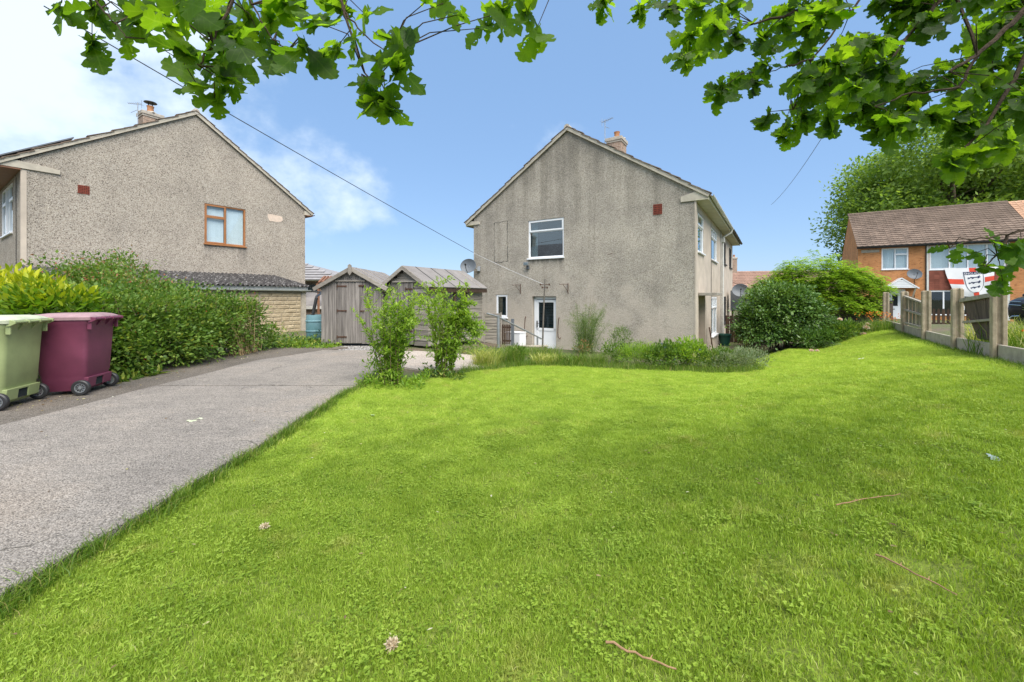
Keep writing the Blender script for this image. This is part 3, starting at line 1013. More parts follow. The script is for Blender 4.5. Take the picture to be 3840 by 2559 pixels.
for _ in range(7000):
    t = random.uniform(-3.0, 10.5)
    e = abs(random.gauss(0.05, 0.10))+0.02
    x, y = 6.66+0.565*t-0.825*e, 5.63+0.825*t+0.565*e
    pts.append((x, y, tz(x, y)-0.01))
strip_grass('fence_grass', pts, (0.03, 0.13), 'long grass growing against the concrete gravel boards')
# ------------------------------------------------------------------ building pieces
FY = lambda a, b, e: (a, e, b)                                   # wall in the plane y=0, outside towards -y
def FX(x0):
    return lambda a, b, e: (x0-e, a, b)                          # wall in the plane x=x0, outside towards +x
def FXN(x0):
    return lambda a, b, e: (x0+e, a, b)                          # wall in the plane x=x0, outside towards -x

def fbox(mb, fn, a0, a1, b0, b1, e0, e1):
    c = [(a, b, e) for a in (a0, a1) for b in (b0, b1) for e in (e0, e1)]
    mb.add([fn(*q) for q in c], [(0, 1, 3, 2), (4, 6, 7, 5), (0, 4, 5, 1), (2, 3, 7, 6), (0, 2, 6, 4), (1, 5, 7, 3)])

def window(parent, fn, a0, a1, b0, b1, cells, mat, dep=0.05, fw=0.055, sill=True, glass='glass', blind=None, curtain=None, sashes=(), name='window'):
    """a frame with cells [(a0,a1,b0,b1)] in window fractions; each glazed cell has its own pane"""
    mb = MB()
    w, h = a1-a0, b1-b0
    fbox(mb, fn, a0, a1, b1-fw, b1, dep, dep+0.07)
    fbox(mb, fn, a0, a1, b0, b0+fw, dep, dep+0.07)
    fbox(mb, fn, a0, a0+fw, b0+fw, b1-fw, dep, dep+0.07)
    fbox(mb, fn, a1-fw, a1, b0+fw, b1-fw, dep, dep+0.07)
    wo = mb.build(name, mat, parent, bevel=0.006)
    for (p0, p1, q0, q1, sash) in cells:
        c0, c1, d0, d1 = a0+p0*w, a0+p1*w, b0+q0*h, b0+q1*h
        e0 = dep-0.012 if sash else dep+0.012
        sw = 0.05 if sash else 0.03
        mb = MB()
        x0 = c0+(fw*0.55 if p0 == 0 else 0)
        x1 = c1-(fw*0.55 if p1 == 1 else 0)
        y0 = d0+(fw*0.55 if q0 == 0 else 0)
        y1 = d1-(fw*0.55 if q1 == 1 else 0)
        fbox(mb, fn, x0, x1, y1-sw, y1, e0, e0+0.06)
        fbox(mb, fn, x0, x1, y0, y0+sw, e0, e0+0.06)
        fbox(mb, fn, x0, x0+sw, y0+sw, y1-sw, e0, e0+0.06)
        fbox(mb, fn, x1-sw, x1, y0+sw, y1-sw, e0, e0+0.06)
        mb.build('sash', mat, wo, bevel=0.005)
        mb = MB()
        fbox(mb, fn, x0+sw-0.004, x1-sw+0.004, y0+sw-0.004, y1-sw+0.004, e0+0.03, e0+0.036)
        mb.build('pane', M[glass], wo)
    if sill:
        mb = MB()
        fbox(mb, fn, a0-0.03, a1+0.03, b0-0.045, b0+0.004, -0.06, dep+0.03)
        mb.build('sill', mat, wo, bevel=0.006)
    if blind:
        n = max(3, int(w/blind))
        for i in range(n):
            a = a0+fw+(w-2*fw)*(i+0.5)/n
            hw = 0.5*(w-2*fw)/n*1.04
            tw = math.radians(-28+10*random.random())
            mb = MB()
            vs_ = []
            for bb in (b0+fw, b1-fw):
                for s in (-1, 1):
                    vs_.append(fn(a+s*hw*math.cos(tw), bb, dep+0.11+s*hw*math.sin(tw)))
            mb.add(vs_, [(0, 1, 3, 2)])
            mb.build('blind_slat', M['blind'], wo)
    if curtain:
        for (p0, p1) in curtain:
            mb = MB()
            n = 14
            vs_ = []
            for i in range(n+1):
                a = a0+(p0+(p1-p0)*i/n)*w
                e = dep+0.16+0.025*math.sin(i*1.9)
                vs_ += [fn(a, b0+0.03, e), fn(a, b1-0.03, e)]
            mb.add(vs_, [(2*i, 2*i+2, 2*i+3, 2*i+1) for i in range(n)])
            mb.build('curtain', M['curtain'], wo, smooth=True)
    return wo

def tile_mesh(tw, tl, th=0.045, roll=0.026):
    prof = [(0.0, roll), (0.14, roll*0.9), (0.24, 0.0), (0.62, 0.0), (0.72, roll*0.5), (1.0, roll*0.5)]
    vs_, fs_ = [], []
    for y, lift in ((0.0, th), (tl, 0.0)):
        for a, h in prof:
            vs_.append((a*tw, y, h+lift))
    n = len(prof)
    for a, h in prof:
        vs_.append((a*tw, 0.0, h+th-0.040))
    for i in range(n-1):
        fs_.append((i, i+1, n+i+1, n+i))
        fs_.append((2*n+i, 2*n+i+1, i+1, i))
    fs_.append((0, n, 2*n))
    return vs_, fs_

def tiled_roof(parent, O, A, Sx, cols, rows, tw, tl, mat, ind=300, name='roof_tile'):
    O, A, Sx = Vector(O), Vector(A).normalized(), Vector(Sx).normalized()
    Nn = A.cross(Sx).normalized()
    vs_, fs_ = tile_mesh(tw, tl*1.12)
    me = bpy.data.meshes.new(name)
    me.from_pydata(vs_, [], fs_)
    me.materials.append(mat)
    base = np.array(vs_)
    quads = np.array([f for f in fs_ if len(f) == 4])
    R = np.array([A, Sx, Nn])
    VV, FF = [], []
    k = 0
    for r in range(rows):
        for c in range(cols):
            p = O+A*(c*tw)+Sx*(r*tl)
            if k < ind:
                o = bpy.data.objects.new(name, me)
                COL.objects.link(o)
                o.parent = parent
                jz = random.uniform(-0.003, 0.004)
                o.matrix_local = Matrix(((A.x, Sx.x, Nn.x, p.x+Nn.x*jz), (A.y, Sx.y, Nn.y, p.y+Nn.y*jz), (A.z, Sx.z, Nn.z, p.z+Nn.z*jz), (0, 0, 0, 1))) @ Matrix.Rotation(random.uniform(-0.01, 0.01), 4, 'Z')
            else:
                VV.append(base@R+np.array(p)+np.array(Nn)*random.uniform(-0.003, 0.004))
                FF.append(quads+len(base)*(len(VV)-1))
            k += 1
    if VV:
        o = obj(name+'s', np_mesh(name+'s', np.concatenate(VV), np.concatenate(FF)), mat, parent)
        o['kind'] = 'stuff'

def chimney(parent, x, y, z0, z1, sx, sy, pots, mat_pot, cowl=False, name='chimney'):
    mb = MB()
    mb.box(x-sx/2, x+sx/2, y-sy/2, y+sy/2, z0, z1-0.30)
    o = mb.build(name, M['chim_brick'], parent)
    mb = MB().box(x-sx/2-0.03, x+sx/2+0.03, y-sy/2-0.03, y+sy/2+0.03, z1-0.30, z1-0.22)
    mb.box(x-sx/2-0.06, x+sx/2+0.06, y-sy/2-0.06, y+sy/2+0.06, z1-0.22, z1-0.08)
    mb.build('oversail_course', M['mortar'], o, bevel=0.008)
    MB().lathe([(sx*0.66, 0.0), (sx*0.6, 0.05), (sx*0.35, 0.10)], 4, (x, y, z1-0.085)).build('flaunching', M['mortar'], o)
    for px, py in pots:
        MB().lathe([(0.13, 0), (0.125, 0.05), (0.11, 0.22), (0.125, 0.25), (0.135, 0.30), (0.11, 0.31)], 16, (x+px, y+py, z1-0.02)).build('pot', mat_pot, o, smooth=True)
    if cowl:
        mb = MB()
        for k in range(4):
            a = k*1.57+0.4
            mb.tube([(x+0.09*math.cos(a), y+0.09*math.sin(a), z1+0.26), (x+0.10*math.cos(a), y+0.10*math.sin(a), z1+0.44)], 0.012, 5)
        mb.lathe([(0.235, 0.0), (0.225, 0.02), (0.10, 0.06), (0.02, 0.075)], 20, (x, y, z1+0.43))
        mb.build('cowl', M['black'], o, smooth=True)
    return o

def aerial(parent, x, y, z0, h, arm=0.45, rz=0.6):
    mb = MB()
    mb.tube([(x, y, z0), (x, y, z0+h)], 0.016, 6)
    c, s = math.cos(rz), math.sin(rz)
    z = z0+h-0.06
    mb.tube([(x-c*arm*0.4, y-s*arm*0.4, z), (x+c*arm, y+s*arm, z-0.02)], 0.012, 5)
    for k in range(7):
        t = -0.35+1.3*k/6
        l = 0.16-0.012*k
        q = (x+c*arm*t, y+s*arm*t)
        mb.tube([(q[0]+s*l, q[1]-c*l, z), (q[0]-s*l, q[1]+c*l, z)], 0.006, 4)
    mb.tube([(x-c*arm*0.4, y-s*arm*0.4, z-0.17), (x-c*arm*0.4, y-s*arm*0.4, z+0.17)], 0.008, 4)
    mb.tube([(x, y, z-0.25), (x+c*0.25, y+s*0.25, z-0.40)], 0.010, 5)
    mb.build('aerial', M['metal'], parent)

def gable_roof(parent, xl, xr, xm, zl, zr, zm, y0, y1, verge=True, solid=True):
    """two tiled slopes with stepped courses, boards and verge tiles on the gable that faces -y"""
    for (xe, ze, sgn) in ((xl, zl, 1), (xr, zr, -1)):
        d = Vector((xm-xe, 0, zm-ze))
        ln = d.length
        d.normalize()
        nrm = Vector((-d.z*sgn, 0, abs(d.x)))
        n = max(8, int(ln/0.32))
        mb = MB()
        vs_, fs_ = [], []
        for k in range(n):
            p = Vector((xe, 0, ze))+d*(ln*k/n)
            q = Vector((xe, 0, ze))+d*(ln*(k+1)/n)
            a, b = p+nrm*0.0, q-nrm*0.022
            i = len(vs_)
            for yy in (y0+0.03, y1):
                vs_ += [(a.x, yy, a.z), (b.x, yy, b.z), (b.x-nrm.x*0.02, yy, b.z-nrm.z*0.05), (a.x-nrm.x*0.03, yy, a.z-nrm.z*0.07)]
            fs_ += [(i, i+1, i+5, i+4), (i+3, i+7, i+6, i+2), (i, i+4, i+7, i+3), (i+1, i+2, i+6, i+5), (i, i+3, i+2, i+1), (i+4, i+5, i+6, i+7)]
        mb.add(vs_, fs_)
        ro = mb.build('roof', M['tile_brown'], parent)
        if verge:
            for k in range(n):
                p = Vector((xe, 0, ze))+d*(ln*k/n-0.02)
                q = Vector((xe, 0, ze))+d*(ln*(k+1)/n+0.01)
                mb = MB()
                j = random.uniform(-0.010, 0.022)
                mb.beam(Vector((p.x, y0+0.075, p.z))+nrm*(0.012+j), Vector((q.x, y0+0.075, q.z))+nrm*(-0.014+j), 0.17, 0.022, nrm)
                mb.build('verge_tile', M['tile_brown'], ro)
            mb = MB()
            for k in range(3*n):                                   # mortar bedding under the verge tiles
                p = Vector((xe, 0, ze))+d*(ln*k/(3*n))
                q = Vector((xe, 0, ze))+d*(ln*(k+1)/(3*n))
                w = random.uniform(0.03, 0.062)
                mb.beam(Vector((p.x, y0+0.05+random.uniform(0, .012), p.z))-nrm*0.028, Vector((q.x, y0+0.05, q.z))-nrm*0.028, 0.08, w, nrm)
            mb.build('verge_mortar', M['barge'], ro)
            mb = MB()
            mb.beam(Vector((xe, y0+0.04, ze))-nrm*0.082, Vector((xm, y0+0.04, zm))-nrm*0.082, 0.05, 0.06, nrm)
            mb.build('bargeboard', M['barge'], parent)
    mb = MB()
    n = int((y1-y0)/0.45)
    for k in range(n):                                             # half-round ridge
        ya, yb_ = y0+(y1-y0)*k/n, y0+(y1-y0)*(k+1)/n
        mb.tube([(xm, ya+0.008, zm-0.02), (xm, yb_-0.004, zm-0.025)], [0.105, 0.10], 12)
    mb.build('ridge', M['mortar'], parent, smooth=True)

def air_brick(parent, fn, a0, a1, b0, b1):
    mb = MB()
    nx_, nz_ = 6, 5
    fbox(mb, fn, a0, a1, b0, b1, -0.004, 0.03)
    o = mb.build('air_brick', M['dark'], parent)
    mb = MB()
    for i in range(nx_+1):
        a = a0+(a1-a0)*i/nx_
        fbox(mb, fn, a-0.009, a+0.009, b0, b1, -0.014, -0.003)
    for i in range(nz_+1):
        b = b0+(b1-b0)*i/nz_
        fbox(mb, fn, a0-0.009, a1+0.009, b-0.009, b+0.009, -0.016, -0.005)
    mb.build('grille', M['vent'], o)
    return o

# ------------------------------------------------------------------ the centre house
h2 = empty('house', (L2.x, L2.y, -0.78), ANG)
tag(h2, 'grey pebble-dashed semi-detached house with a white window in its gable, in the centre', 'house')
W2 = 8.3
out = [(0, -0.3), (W2, -0.3), (W2, 5.22), (4.15, 7.88), (0, 5.22)]
gw = (2.55, 4.0, 3.46, 4.86)
sw = (1.09, 1.63, 1.25, 2.13)
do = (2.72, 3.70, 0.05, 2.06)
wall_plate('wall', out, [rect(*gw), rect(*sw), rect(*do)], 0.28, FY, M['dash2'], h2)
sideholes = [rect(0.40, 1.65, 3.44, 4.65), rect(3.6, 5.45, 3.44, 4.65), rect(0.55, 2.0, 0.05, 2.07), rect(3.7, 5.45, 0.56, 2.05),
             rect(7.7, 9.2, 3.57, 4.6), rect(10.9, 12.35, 3.57, 4.6), rect(7.8, 9.3, 0.8, 2.05)]
wall_plate('wall', [(0.285, -0.3), (13.0, -0.3), (13.0, 5.22), (0.285, 5.22)], sideholes[1:] + [rect(0.40, 1.65, 3.44, 4.65)], 0.28, FX(W2-0.004), M['render_plain'], h2)
mb = MB()
fbox(mb, FXN(0), 0.285, 13.0, -0.3, 5.2, 0, 0.28)
fbox(mb, FY, 0.285, W2-0.285, -0.3, 5.2, 12.7, 12.98)
mb.build('wall', M['dash2'], h2)
MB().box(W2-0.035, W2+0.012, -0.012, 0.2, -0.3, 5.0).build('corner_band', M['render_plain'], h2)
MB().box(0.3, W2-0.3, 1.4, 1.45, -0.2, 5.0).build('dark_backing', M['dark'], h2)  # near-black panel added behind the windows: unlit room shade put into its colour
MB().box(W2-1.6, W2-1.5, 1.5, 12.6, -0.2, 5.0).build('dark_backing', M['dark'], h2)
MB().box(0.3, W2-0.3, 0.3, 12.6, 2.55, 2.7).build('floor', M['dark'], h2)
gable_roof(h2, -0.40, W2+0.40, 4.15, 5.06, 5.06, 8.0, -0.10, 13.1)
# boxed eaves
mb = MB()
mb.box(W2+0.003, W2+0.34, -0.05, 13.05, 4.90, 4.93)
mb.box(W2+0.34, W2+0.365, -0.05, 13.05, 4.88, 5.06)
mb.build('soffit', M['soffit'], h2)
mb = MB()
mb.box(-0.34, -0.003, -0.05, 13.05, 4.94, 4.965)
mb.box(-0.365, -0.34, -0.05, 13.05, 4.90, 5.06)
mb.build('soffit', M['soffit'], h2)
MB().prism([(W2-0.42, 4.90), (W2+0.33, 4.90), (W2+0.335, 5.01), (W2+0.05, 5.18), (W2-0.42, 5.06)], FY, (-0.045, -0.004)).build('eave_box', M['barge'], h2, bevel=0.006)
MB().prism([(-0.33, 4.94), (0.32, 4.94), (0.30, 5.05), (-0.1, 5.10), (-0.33, 5.06)], FY, (-0.045, -0.004)).build('eave_box', M['barge'], h2, bevel=0.006)
def half_gutter(p, q, r, mat, parent, name='gutter'):
    p, q = Vector(p), Vector(q)
    d = (q-p).normalized()
    s = d.cross(Vector((0, 0, 1))).normalized()
    vs_, fs_ = [], []
    n = 8
    for c in (p, q):
        for rr in (r, r-0.006):
            for k in range(n+1):
                t = math.pi+math.pi*k/n
                vs_.append(c+s*math.cos(t)*rr+Vector((0, 0, math.sin(t)*rr)))
    m_ = n+1
    for k in range(n):
        fs_ += [(k, k+1, 2*m_+k+1, 2*m_+k), (m_+k, 3*m_+k, 3*m_+k+1, m_+k+1)]
    fs_ += [(0, 2*m_, 3*m_, m_), (n, m_+n, 3*m_+n, 2*m_+n)]
    mb = MB().add(vs_, fs_)
    L = (q-p).length
    for k in range(1, int(L/1.0)):
        c = p+d*k
        mb.tube([c-s*(r+.008)+Vector((0, 0, .01)), c-s*(r+.008)*0.7+Vector((0, 0, -r*.75)), c+Vector((0, 0, -r-.008)), c+s*(r+.008)*0.7+Vector((0, 0, -r*.75)), c+s*(r+.008)+Vector((0, 0, .01))], 0.009, 5)
    return mb.build(name, mat, parent, smooth=True)
half_gutter((W2+0.43, -0.08, 5.02), (W2+0.43, 7.1, 5.0), 0.06, M['upvc_pipe'], h2)
half_gutter((W2+0.43, 7.25, 5.02), (W2+0.43, 13.1, 5.0), 0.06, M['black'], h2)
MB().tube([(W2+0.42, 6.95, 4.95), (W2+0.40, 6.95, 4.83), (W2+0.10, 6.95, 4.66), (W2+0.07, 6.95, 4.52), (W2+0.07, 6.95, 0.05)], 0.045, 10).build('downpipe', M['upvc_pipe'], h2, smooth=True)
MB().box(W2+0.0, W2+0.15, 6.83, 7.07, 4.42, 4.6).build('hopper', M['upvc_pipe'], h2, bevel=0.01)
MB().tube([(W2+0.03, 6.62, 4.9), (W2+0.03, 6.62, 0.1)], 0.018, 6).build('cable', M['grey_pipe'], h2)
MB().tube([(W2+0.015, 3.45, 4.3), (W2+0.015, 3.47, 2.6), (W2+0.015, 3.43, 0.3)], 0.008, 5).build('cable', M['dark'], h2)
window(h2, FY, *gw, [(0, 1, 0, 0.70, False), (0, 1, 0.70, 1, True)], M['upvc'], dep=0.03, curtain=[(0.03, 0.20), (0.92, 0.98)])
sww = window(h2, FY, *sw, [(0, 1, 0, 1, True)], M['upvc'], dep=0.03, sill=True)
mb = MB()
fbox(mb, FY, sw[0]+0.06, sw[1]-0.06, sw[2]+0.06, sw[3]-0.06, 0.14, 0.15)
mb.build('frosted_backing', M['dish'], sww)
FXs = FX(W2)
window(h2, FXs, 0.40, 1.65, 3.44, 4.65, [(0, 1, 0, 0.68, False), (0, 1, 0.68, 1, True)], M['upvc'], dep=0.02, curtain=[(0.0, 1.0)])
window(h2, FXs, 3.6, 5.45, 3.44, 4.65, [(0, 0.33, 0.7, 1, True), (0.33, 0.67, 0.7, 1, True), (0.67, 1, 0.7, 1, True), (0, 1, 0, 0.7, False)], M['upvc'], dep=0.02, curtain=[(0.0, 1.0)])
window(h2, FXs, 3.7, 5.45, 0.56, 2.05, [(0, 0.33, 0.7, 1, True), (0.33, 0.67, 0.7, 1, True), (0.67, 1, 0.7, 1, True), (0, 0.5, 0, 0.7, False), (0.5, 1, 0, 0.7, False)], M['upvc'], dep=0.02)
for (a0, a1, b0, b1) in ((7.7, 9.2, 3.57, 4.6), (10.9, 12.35, 3.57, 4.6), (7.8, 9.3, 0.8, 2.05)):
    window(h2, FXs, a0, a1, b0, b1, [(0, 0.33, 0, 1, True), (0.33, 0.67, 0, 1, False), (0.67, 1, 0, 1, True)], M['black'], dep=0.03)
# half-glazed white door in the gable, deep reveal
mb = MB()
fbox(mb, FY, do[0]+0.02, do[0]+0.10, do[2], do[3]-0.02, 0.12, 0.20)
fbox(mb, FY, do[1]-0.07, do[1], do[2], do[3]-0.02, 0.12, 0.20)
fbox(mb, FY, do[0]+0.02, do[1], do[3]-0.10, do[3]-0.02, 0.12, 0.20)
mb.build('door_frame', M['upvc'], h2, bevel=0.005)
d0, d1 = do[0]+0.105, do[1]-0.075
mb = MB()
fbox(mb, FY, d0, d1, 0.06, 0.16, 0.13, 0.19)
fbox(mb, FY, d0, d1, 0.80, 0.90, 0.13, 0.19)
fbox(mb, FY, d0, d1, 1.84, 1.94, 0.13, 0.19)
fbox(mb, FY, d0, d0+0.09, 0.16, 1.84, 0.13, 0.19)
fbox(mb, FY, d1-0.09, d1, 0.16, 1.84, 0.13, 0.19)
fbox(mb, FY, d0+0.09, d1-0.09, 0.16, 0.80, 0.15, 0.18)
door = mb.build('door', M['upvc'], h2, bevel=0.006)
mb = MB()
fbox(mb, FY, d0+0.088, d1-0.088, 0.898, 1.842, 0.155, 0.162)
mb.build('pane', M['glass'], door)
for i in range(9):
    mb = MB()
    bb = 0.93+i*0.10
    fbox(mb, FY, d0+0.09, d1-0.09, bb, bb+0.085, 0.20, 0.203)
    mb.build('blind_slat', M['dish'], door)
mb = MB()
fbox(mb, FY, d0+0.02, d0+0.055, 0.92, 1.16, 0.105, 0.13)
mb.tube([(d0+0.037, 0.105, 1.07), (d0+0.037, 0.07, 1.07), (d0+0.14, 0.07, 1.07)], 0.011, 6)
mb.build('handle', M['black'], door)
MB().box(do[0]-0.05, do[1]+0.10, -0.10, 0.12, -0.03, 0.045).build('doorstep', M['upvc'], h2, bevel=0.01)
# front porch recess on the side wall with a timber canopy
mb = MB()
fbox(mb, FXs, 0.58, 1.97, 0.05, 2.05, 0.30, 0.34)
mb.build('door', M['brown_wood'], h2)
mb = MB()
fbox(mb, FXs, 0.45, 1.98, 2.09, 2.18, -0.52, -0.002)
mb.build('canopy', M['wood_trim'], h2, bevel=0.01)
# outline cracks of a blocked-up window, and the grille
mb = MB()
cr_pts = [(1.02, 4.93), (1.63, 4.95), (1.61, 4.2), (1.65, 3.42), (1.30, 3.39), (1.03, 3.40), (1.01, 4.1), (1.02, 4.93)]
for (a, b), (c_, d_) in zip(cr_pts, cr_pts[1:]):
    n = 9
    pts_ = [(a+(c_-a)*t/n+random.uniform(-.012, .012), 0.004, b+(d_-b)*t/n+random.uniform(-.012, .012)) for t in range(n+1)]
    mb.tube(pts_, [random.uniform(0.007, 0.014) for _ in pts_], 5)
mb.build('crack', M['dark'], h2)
air_brick(h2, FY, 7.08, 7.33, 4.62, 4.92)
MB().tube([(5.60, 0.01, 3.46), (5.76, 0.008, 3.475)], 0.016, 5).build('stub_pipe', M['rust'], h2)
ch = chimney(h2, 4.35, 4.75, 7.2, 9.10, 0.62, 0.78, [(0, 0.02)], M['terracotta'])
aerial(ch, 3.93, 4.4, 8.0, 1.9, rz=-0.4)

# satellite dishes, lamp, brackets and grab rails
def dish(name, label, M4, r, mat):
    root = empty(name)
    root.matrix_world = M4
    prof = [(r*math.sin(t), -0.16*r*(1-(math.sin(t))**2)*2) for t in (0.05, 0.35, 0.7, 1.05, 1.35, 1.57)]
    vs_, fs_ = [], []
    n = 28
    for rr, hh in prof:
        for k in range(n):
            a = 2*math.pi*k/n
            vs_.append((rr*math.cos(a), -hh, rr*math.sin(a)*0.9))
    for i in range(len(prof)-1):
        for k in range(n):
            k2 = (k+1) % n
            fs_.append((i*n+k, i*n+k2, (i+1)*n+k2, (i+1)*n+k))
    fs_.append(tuple(range(n)))
    mb = MB().add(vs_, fs_)
    o = mb.build('reflector', mat, root, smooth=True)
    sm = o.modifiers.new('thick', 'SOLIDIFY')
    sm.thickness = 0.012
    MB().tube([(0, 0.02, -r*0.85), (0, -r*0.5, -r*0.75), (0, -r*1.15, -r*0.25)], 0.014, 6).build('feed_arm', M['black'], root)
    MB().lathe([(0.02, 0), (0.035, 0.03), (0.035, 0.10), (0.02, 0.12)], 10, (0, -r*1.25, -r*0.2), 'y').build('feed_horn', M['black'], root, smooth=True)
    mb = MB()
    mb.tube([(0, 0.08, 0), (0.12, 0.18, -0.02), (0.34, 0.30, -0.05)], 0.02, 8)
    mb.box(0.30, 0.42, 0.24, 0.36, -0.14, 0.05)
    mb.build('wall_bracket', M['metal'], root)
    return tag(root, label, 'satellite dish')
Mw2 = Matrix.Translation((L2.x, L2.y, -0.78)) @ Matrix.Rotation(ANG, 4, 'Z')
def place(Mbase, x, y, z, rz=0.0, rx=0.0):
    return Mbase @ Matrix.Translation((x, y, z)) @ Matrix.Rotation(rz, 4, 'Z') @ Matrix.Rotation(rx, 4, 'X')
dish('satellite_dish', 'grey satellite dish on the left corner of the centre house above the sheds', place(Mw2, 0.05, -0.42, 3.27, 0.35, -0.25), 0.33, M['dish'])
fl = empty('floodlight')
fl.matrix_world = place(Mw2, 2.55, 0, 3.22)
MB().box(-0.10, 0.10, -0.20, -0.09, -0.02, 0.10).build('lamp_body', M['metal'], fl, bevel=0.01)
MB().box(-0.085, 0.085, -0.207, -0.201, -0.005, 0.085).build('lens', M['glass_clear'], fl)
MB().box(-0.04, 0.06, -0.085, 0.0, -0.16, -0.03).build('sensor', M['dish'], fl, bevel=0.01)
MB().tube([(0, -0.02, -0.02), (0, -0.12, 0.02)], 0.018, 6).build('arm', M['metal'], fl)
tag(fl, 'small floodlight below the big white gable window', 'lamp')
for x_, lab in ((2.10, 'rusty iron basket bracket on the wall between the small window and the door'), (4.05, 'rusty iron basket bracket on the wall just right of the door')):
    b_ = empty('bracket')
    b_.matrix_world = place(Mw2, x_, 0, 2.2)
    MB().tube([(0.12, -0.012, -0.04), (0.12, -0.012, 0.32)], 0.012, 6).build('wall_bar', M['rust'], b_)
    MB().tube([(0.12, -0.012, 0.29), (-0.02, -0.20, 0.29), (-0.08, -0.27, 0.27), (-0.09, -0.29, 0.31)], 0.010, 6).build('arm', M['rust'], b_)
    MB().tube([(0.12, -0.012, 0.02), (0.0, -0.16, 0.27)], 0.009, 6).build('brace', M['rust'], b_)
    tag(b_, lab, 'bracket', 'iron brackets by the door')
for x_, lab in ((2.45, 'rusty curled grab rail on the hinge-free side of the white door'), (3.82, 'rusty curled grab rail on the window side of the white door')):
    lab = 'rusty curled iron grab rail left of the white half-glazed door' if x_ < 3 else 'rusty curled iron grab rail right of the white half-glazed door'
    mb = MB()
    mb.tube([(0, 0, 0.30), (0.02, -0.05, 0.33), (0.03, -0.10, 0.28), (0, -0.08, 0.1), (-0.02, -0.07, -0.2), (0.0, -0.08, -0.36), (0.05, -0.06, -0.42), (0.06, 0, -0.38)], 0.014, 7)
    r_ = mb.build('grab_rail', M['rust'], None, smooth=True)
    r_.matrix_world = place(Mw2, x_, 0, 0.98)
    tag(r_, lab, 'grab rail', 'iron grab rails by the door')

# the neighbour's raised box with a dish, red shed and pot down the side passage
bx_ = empty('cabinet')
bx_.matrix_world = place(Mw2, W2+0.15, 10.2, 0)
MB().box(0, 1.05, -0.5, 0.5, 1.35, 2.35).build('body', M['dish'], bx_, bevel=0.02)
for q in (0.08, 0.97):
    MB().box(q-0.04, q+0.04, -0.42, -0.34, -0.05, 1.345).build('leg', M['wood_brown'], bx_)
tag(bx_, 'grey metal cabinet raised on legs beside the neighbour\'s wall', 'cabinet')
dish('satellite_dish', 'grey satellite dish in front of the raised metal cabinet down the side passage', place(Mw2, W2+0.62, 9.1, 2.35, 0.1, -0.3), 0.36, M['dish'])
fp = empty('slatted_screen')
fp.matrix_world = place(Mw2, W2+0.1, 7.6, 0)
for i in range(9):
    MB().box(0.02+i*0.17, 0.17+i*0.17, -0.012, 0.012, 0.0, 1.2).build('slat', M['wood_brown'], fp)
for z_ in (0.25, 0.95):
    MB().box(0.0, 1.55, 0.013, 0.05, z_, z_+0.08).build('rail', M['wood_brown'], fp)
tag(fp, 'red-brown slatted timber screen closing the side passage', 'screen')
pot = empty('plant_pot')
pot.matrix_world = place(Mw2, W2+0.22, 6.15, 0)
MB().lathe([(0.17, 0.0), (0.235, 0.42), (0.265, 0.42), (0.27, 0.48), (0.245, 0.48), (0.225, 0.42), (0.05, 0.40)], 20).build('tub', mat_plain('green_plastic', (0.015, 0.085, 0.06), 0.45, 0.15), pot, smooth=True)
MB().lathe([(0.225, 0.40), (0.1, 0.43), (0.01, 0.44)], 16).build('soil', M['soil'], pot)
tag(pot, 'dark green plastic pot under the white downpipe', 'plant pot')
mb = MB()
mb.tube([(W2+0.25, 2.15, 0.02), (W2+0.08, 2.35, 1.0)], 0.022, 6)
pl_ = mb.build('stake', M['rust'], None)
pl_.matrix_world = Mw2
tag(pl_, 'thin rusty stake leaning on the side wall by the porch', 'stake')

# ------------------------------------------------------------------ the house on the left
L1 = Vector((-13.968, 11.703))
ANG1 = math.atan2(0.831, 0.554)
Mw1 = Matrix.Translation((L1.x, L1.y, -0.05)) @ Matrix.Rotation(ANG1, 4, 'Z')
h1 = empty('house', (L1.x, L1.y, -0.05), ANG1)
tag(h1, 'tan pebble-dashed house with an oak-brown framed window, behind the hedge', 'house')
o1 = 0.05
gw1 = (4.43, 5.84, 3.27+o1, 4.78+o1)
wall_plate('wall', [(0, -0.3), (W2, -0.3), (W2, 5.25), (4.15, 8.02), (0, 5.25)], [rect(*gw1)], 0.28, FY, M['dash1'], h1)
wall_plate('wall', [(0.285, -0.3), (12, -0.3), (12, 5.2), (0.285, 5.2)], [rect(1.55, 3.9, 3.3, 4.86)], 0.28, FXN(0.0), M['dash1'], h1)
mb = MB()
fbox(mb, FX(W2), 0.285, 12, -0.3, 5.2, 0, 0.28)
fbox(mb, FY, 0.285, W2-0.285, -0.3, 5.2, 11.7, 11.98)
mb.build('wall', M['dash1'], h1)
MB().box(-0.012, 0.10, -0.012, 0.10, -0.3, 4.95).build('corner_band', M['render_plain'], h1)
MB().box(0.3, W2-0.3, 2.4, 2.5, 0, 5.1).build('dark_backing', M['dark'], h1)  # near-black sheet standing in for the unlit room behind the glass
gable_roof(h1, -0.62, W2+0.36, 4.15, 5.0, 5.12, 8.15, -0.10, 12.1)
mb = MB()
mb.box(-0.56, -0.013, -0.045, 12.05, 4.93, 4.96)
mb.build('soffit', M['brown_wood'], h1)
MB().box(-0.60, -0.565, -0.06, 12.05, 4.92, 5.08).build('fascia', M['upvc_brown'], h1)
mb = MB()
mb.box(W2+0.003, W2+0.30, -0.05, 12.05, 4.98, 5.01)
mb.box(W2+0.30, W2+0.325, -0.05, 12.05, 4.97, 5.12)
mb.build('soffit', M['brown_wood'], h1)
MB().prism([(-0.55, 4.975), (0.75, 4.975), (0.75, 5.10), (-0.1, 5.19), (-0.55, 5.08)], FY, (-0.045, -0.004)).build('eave_box', M['barge'], h1, bevel=0.006)
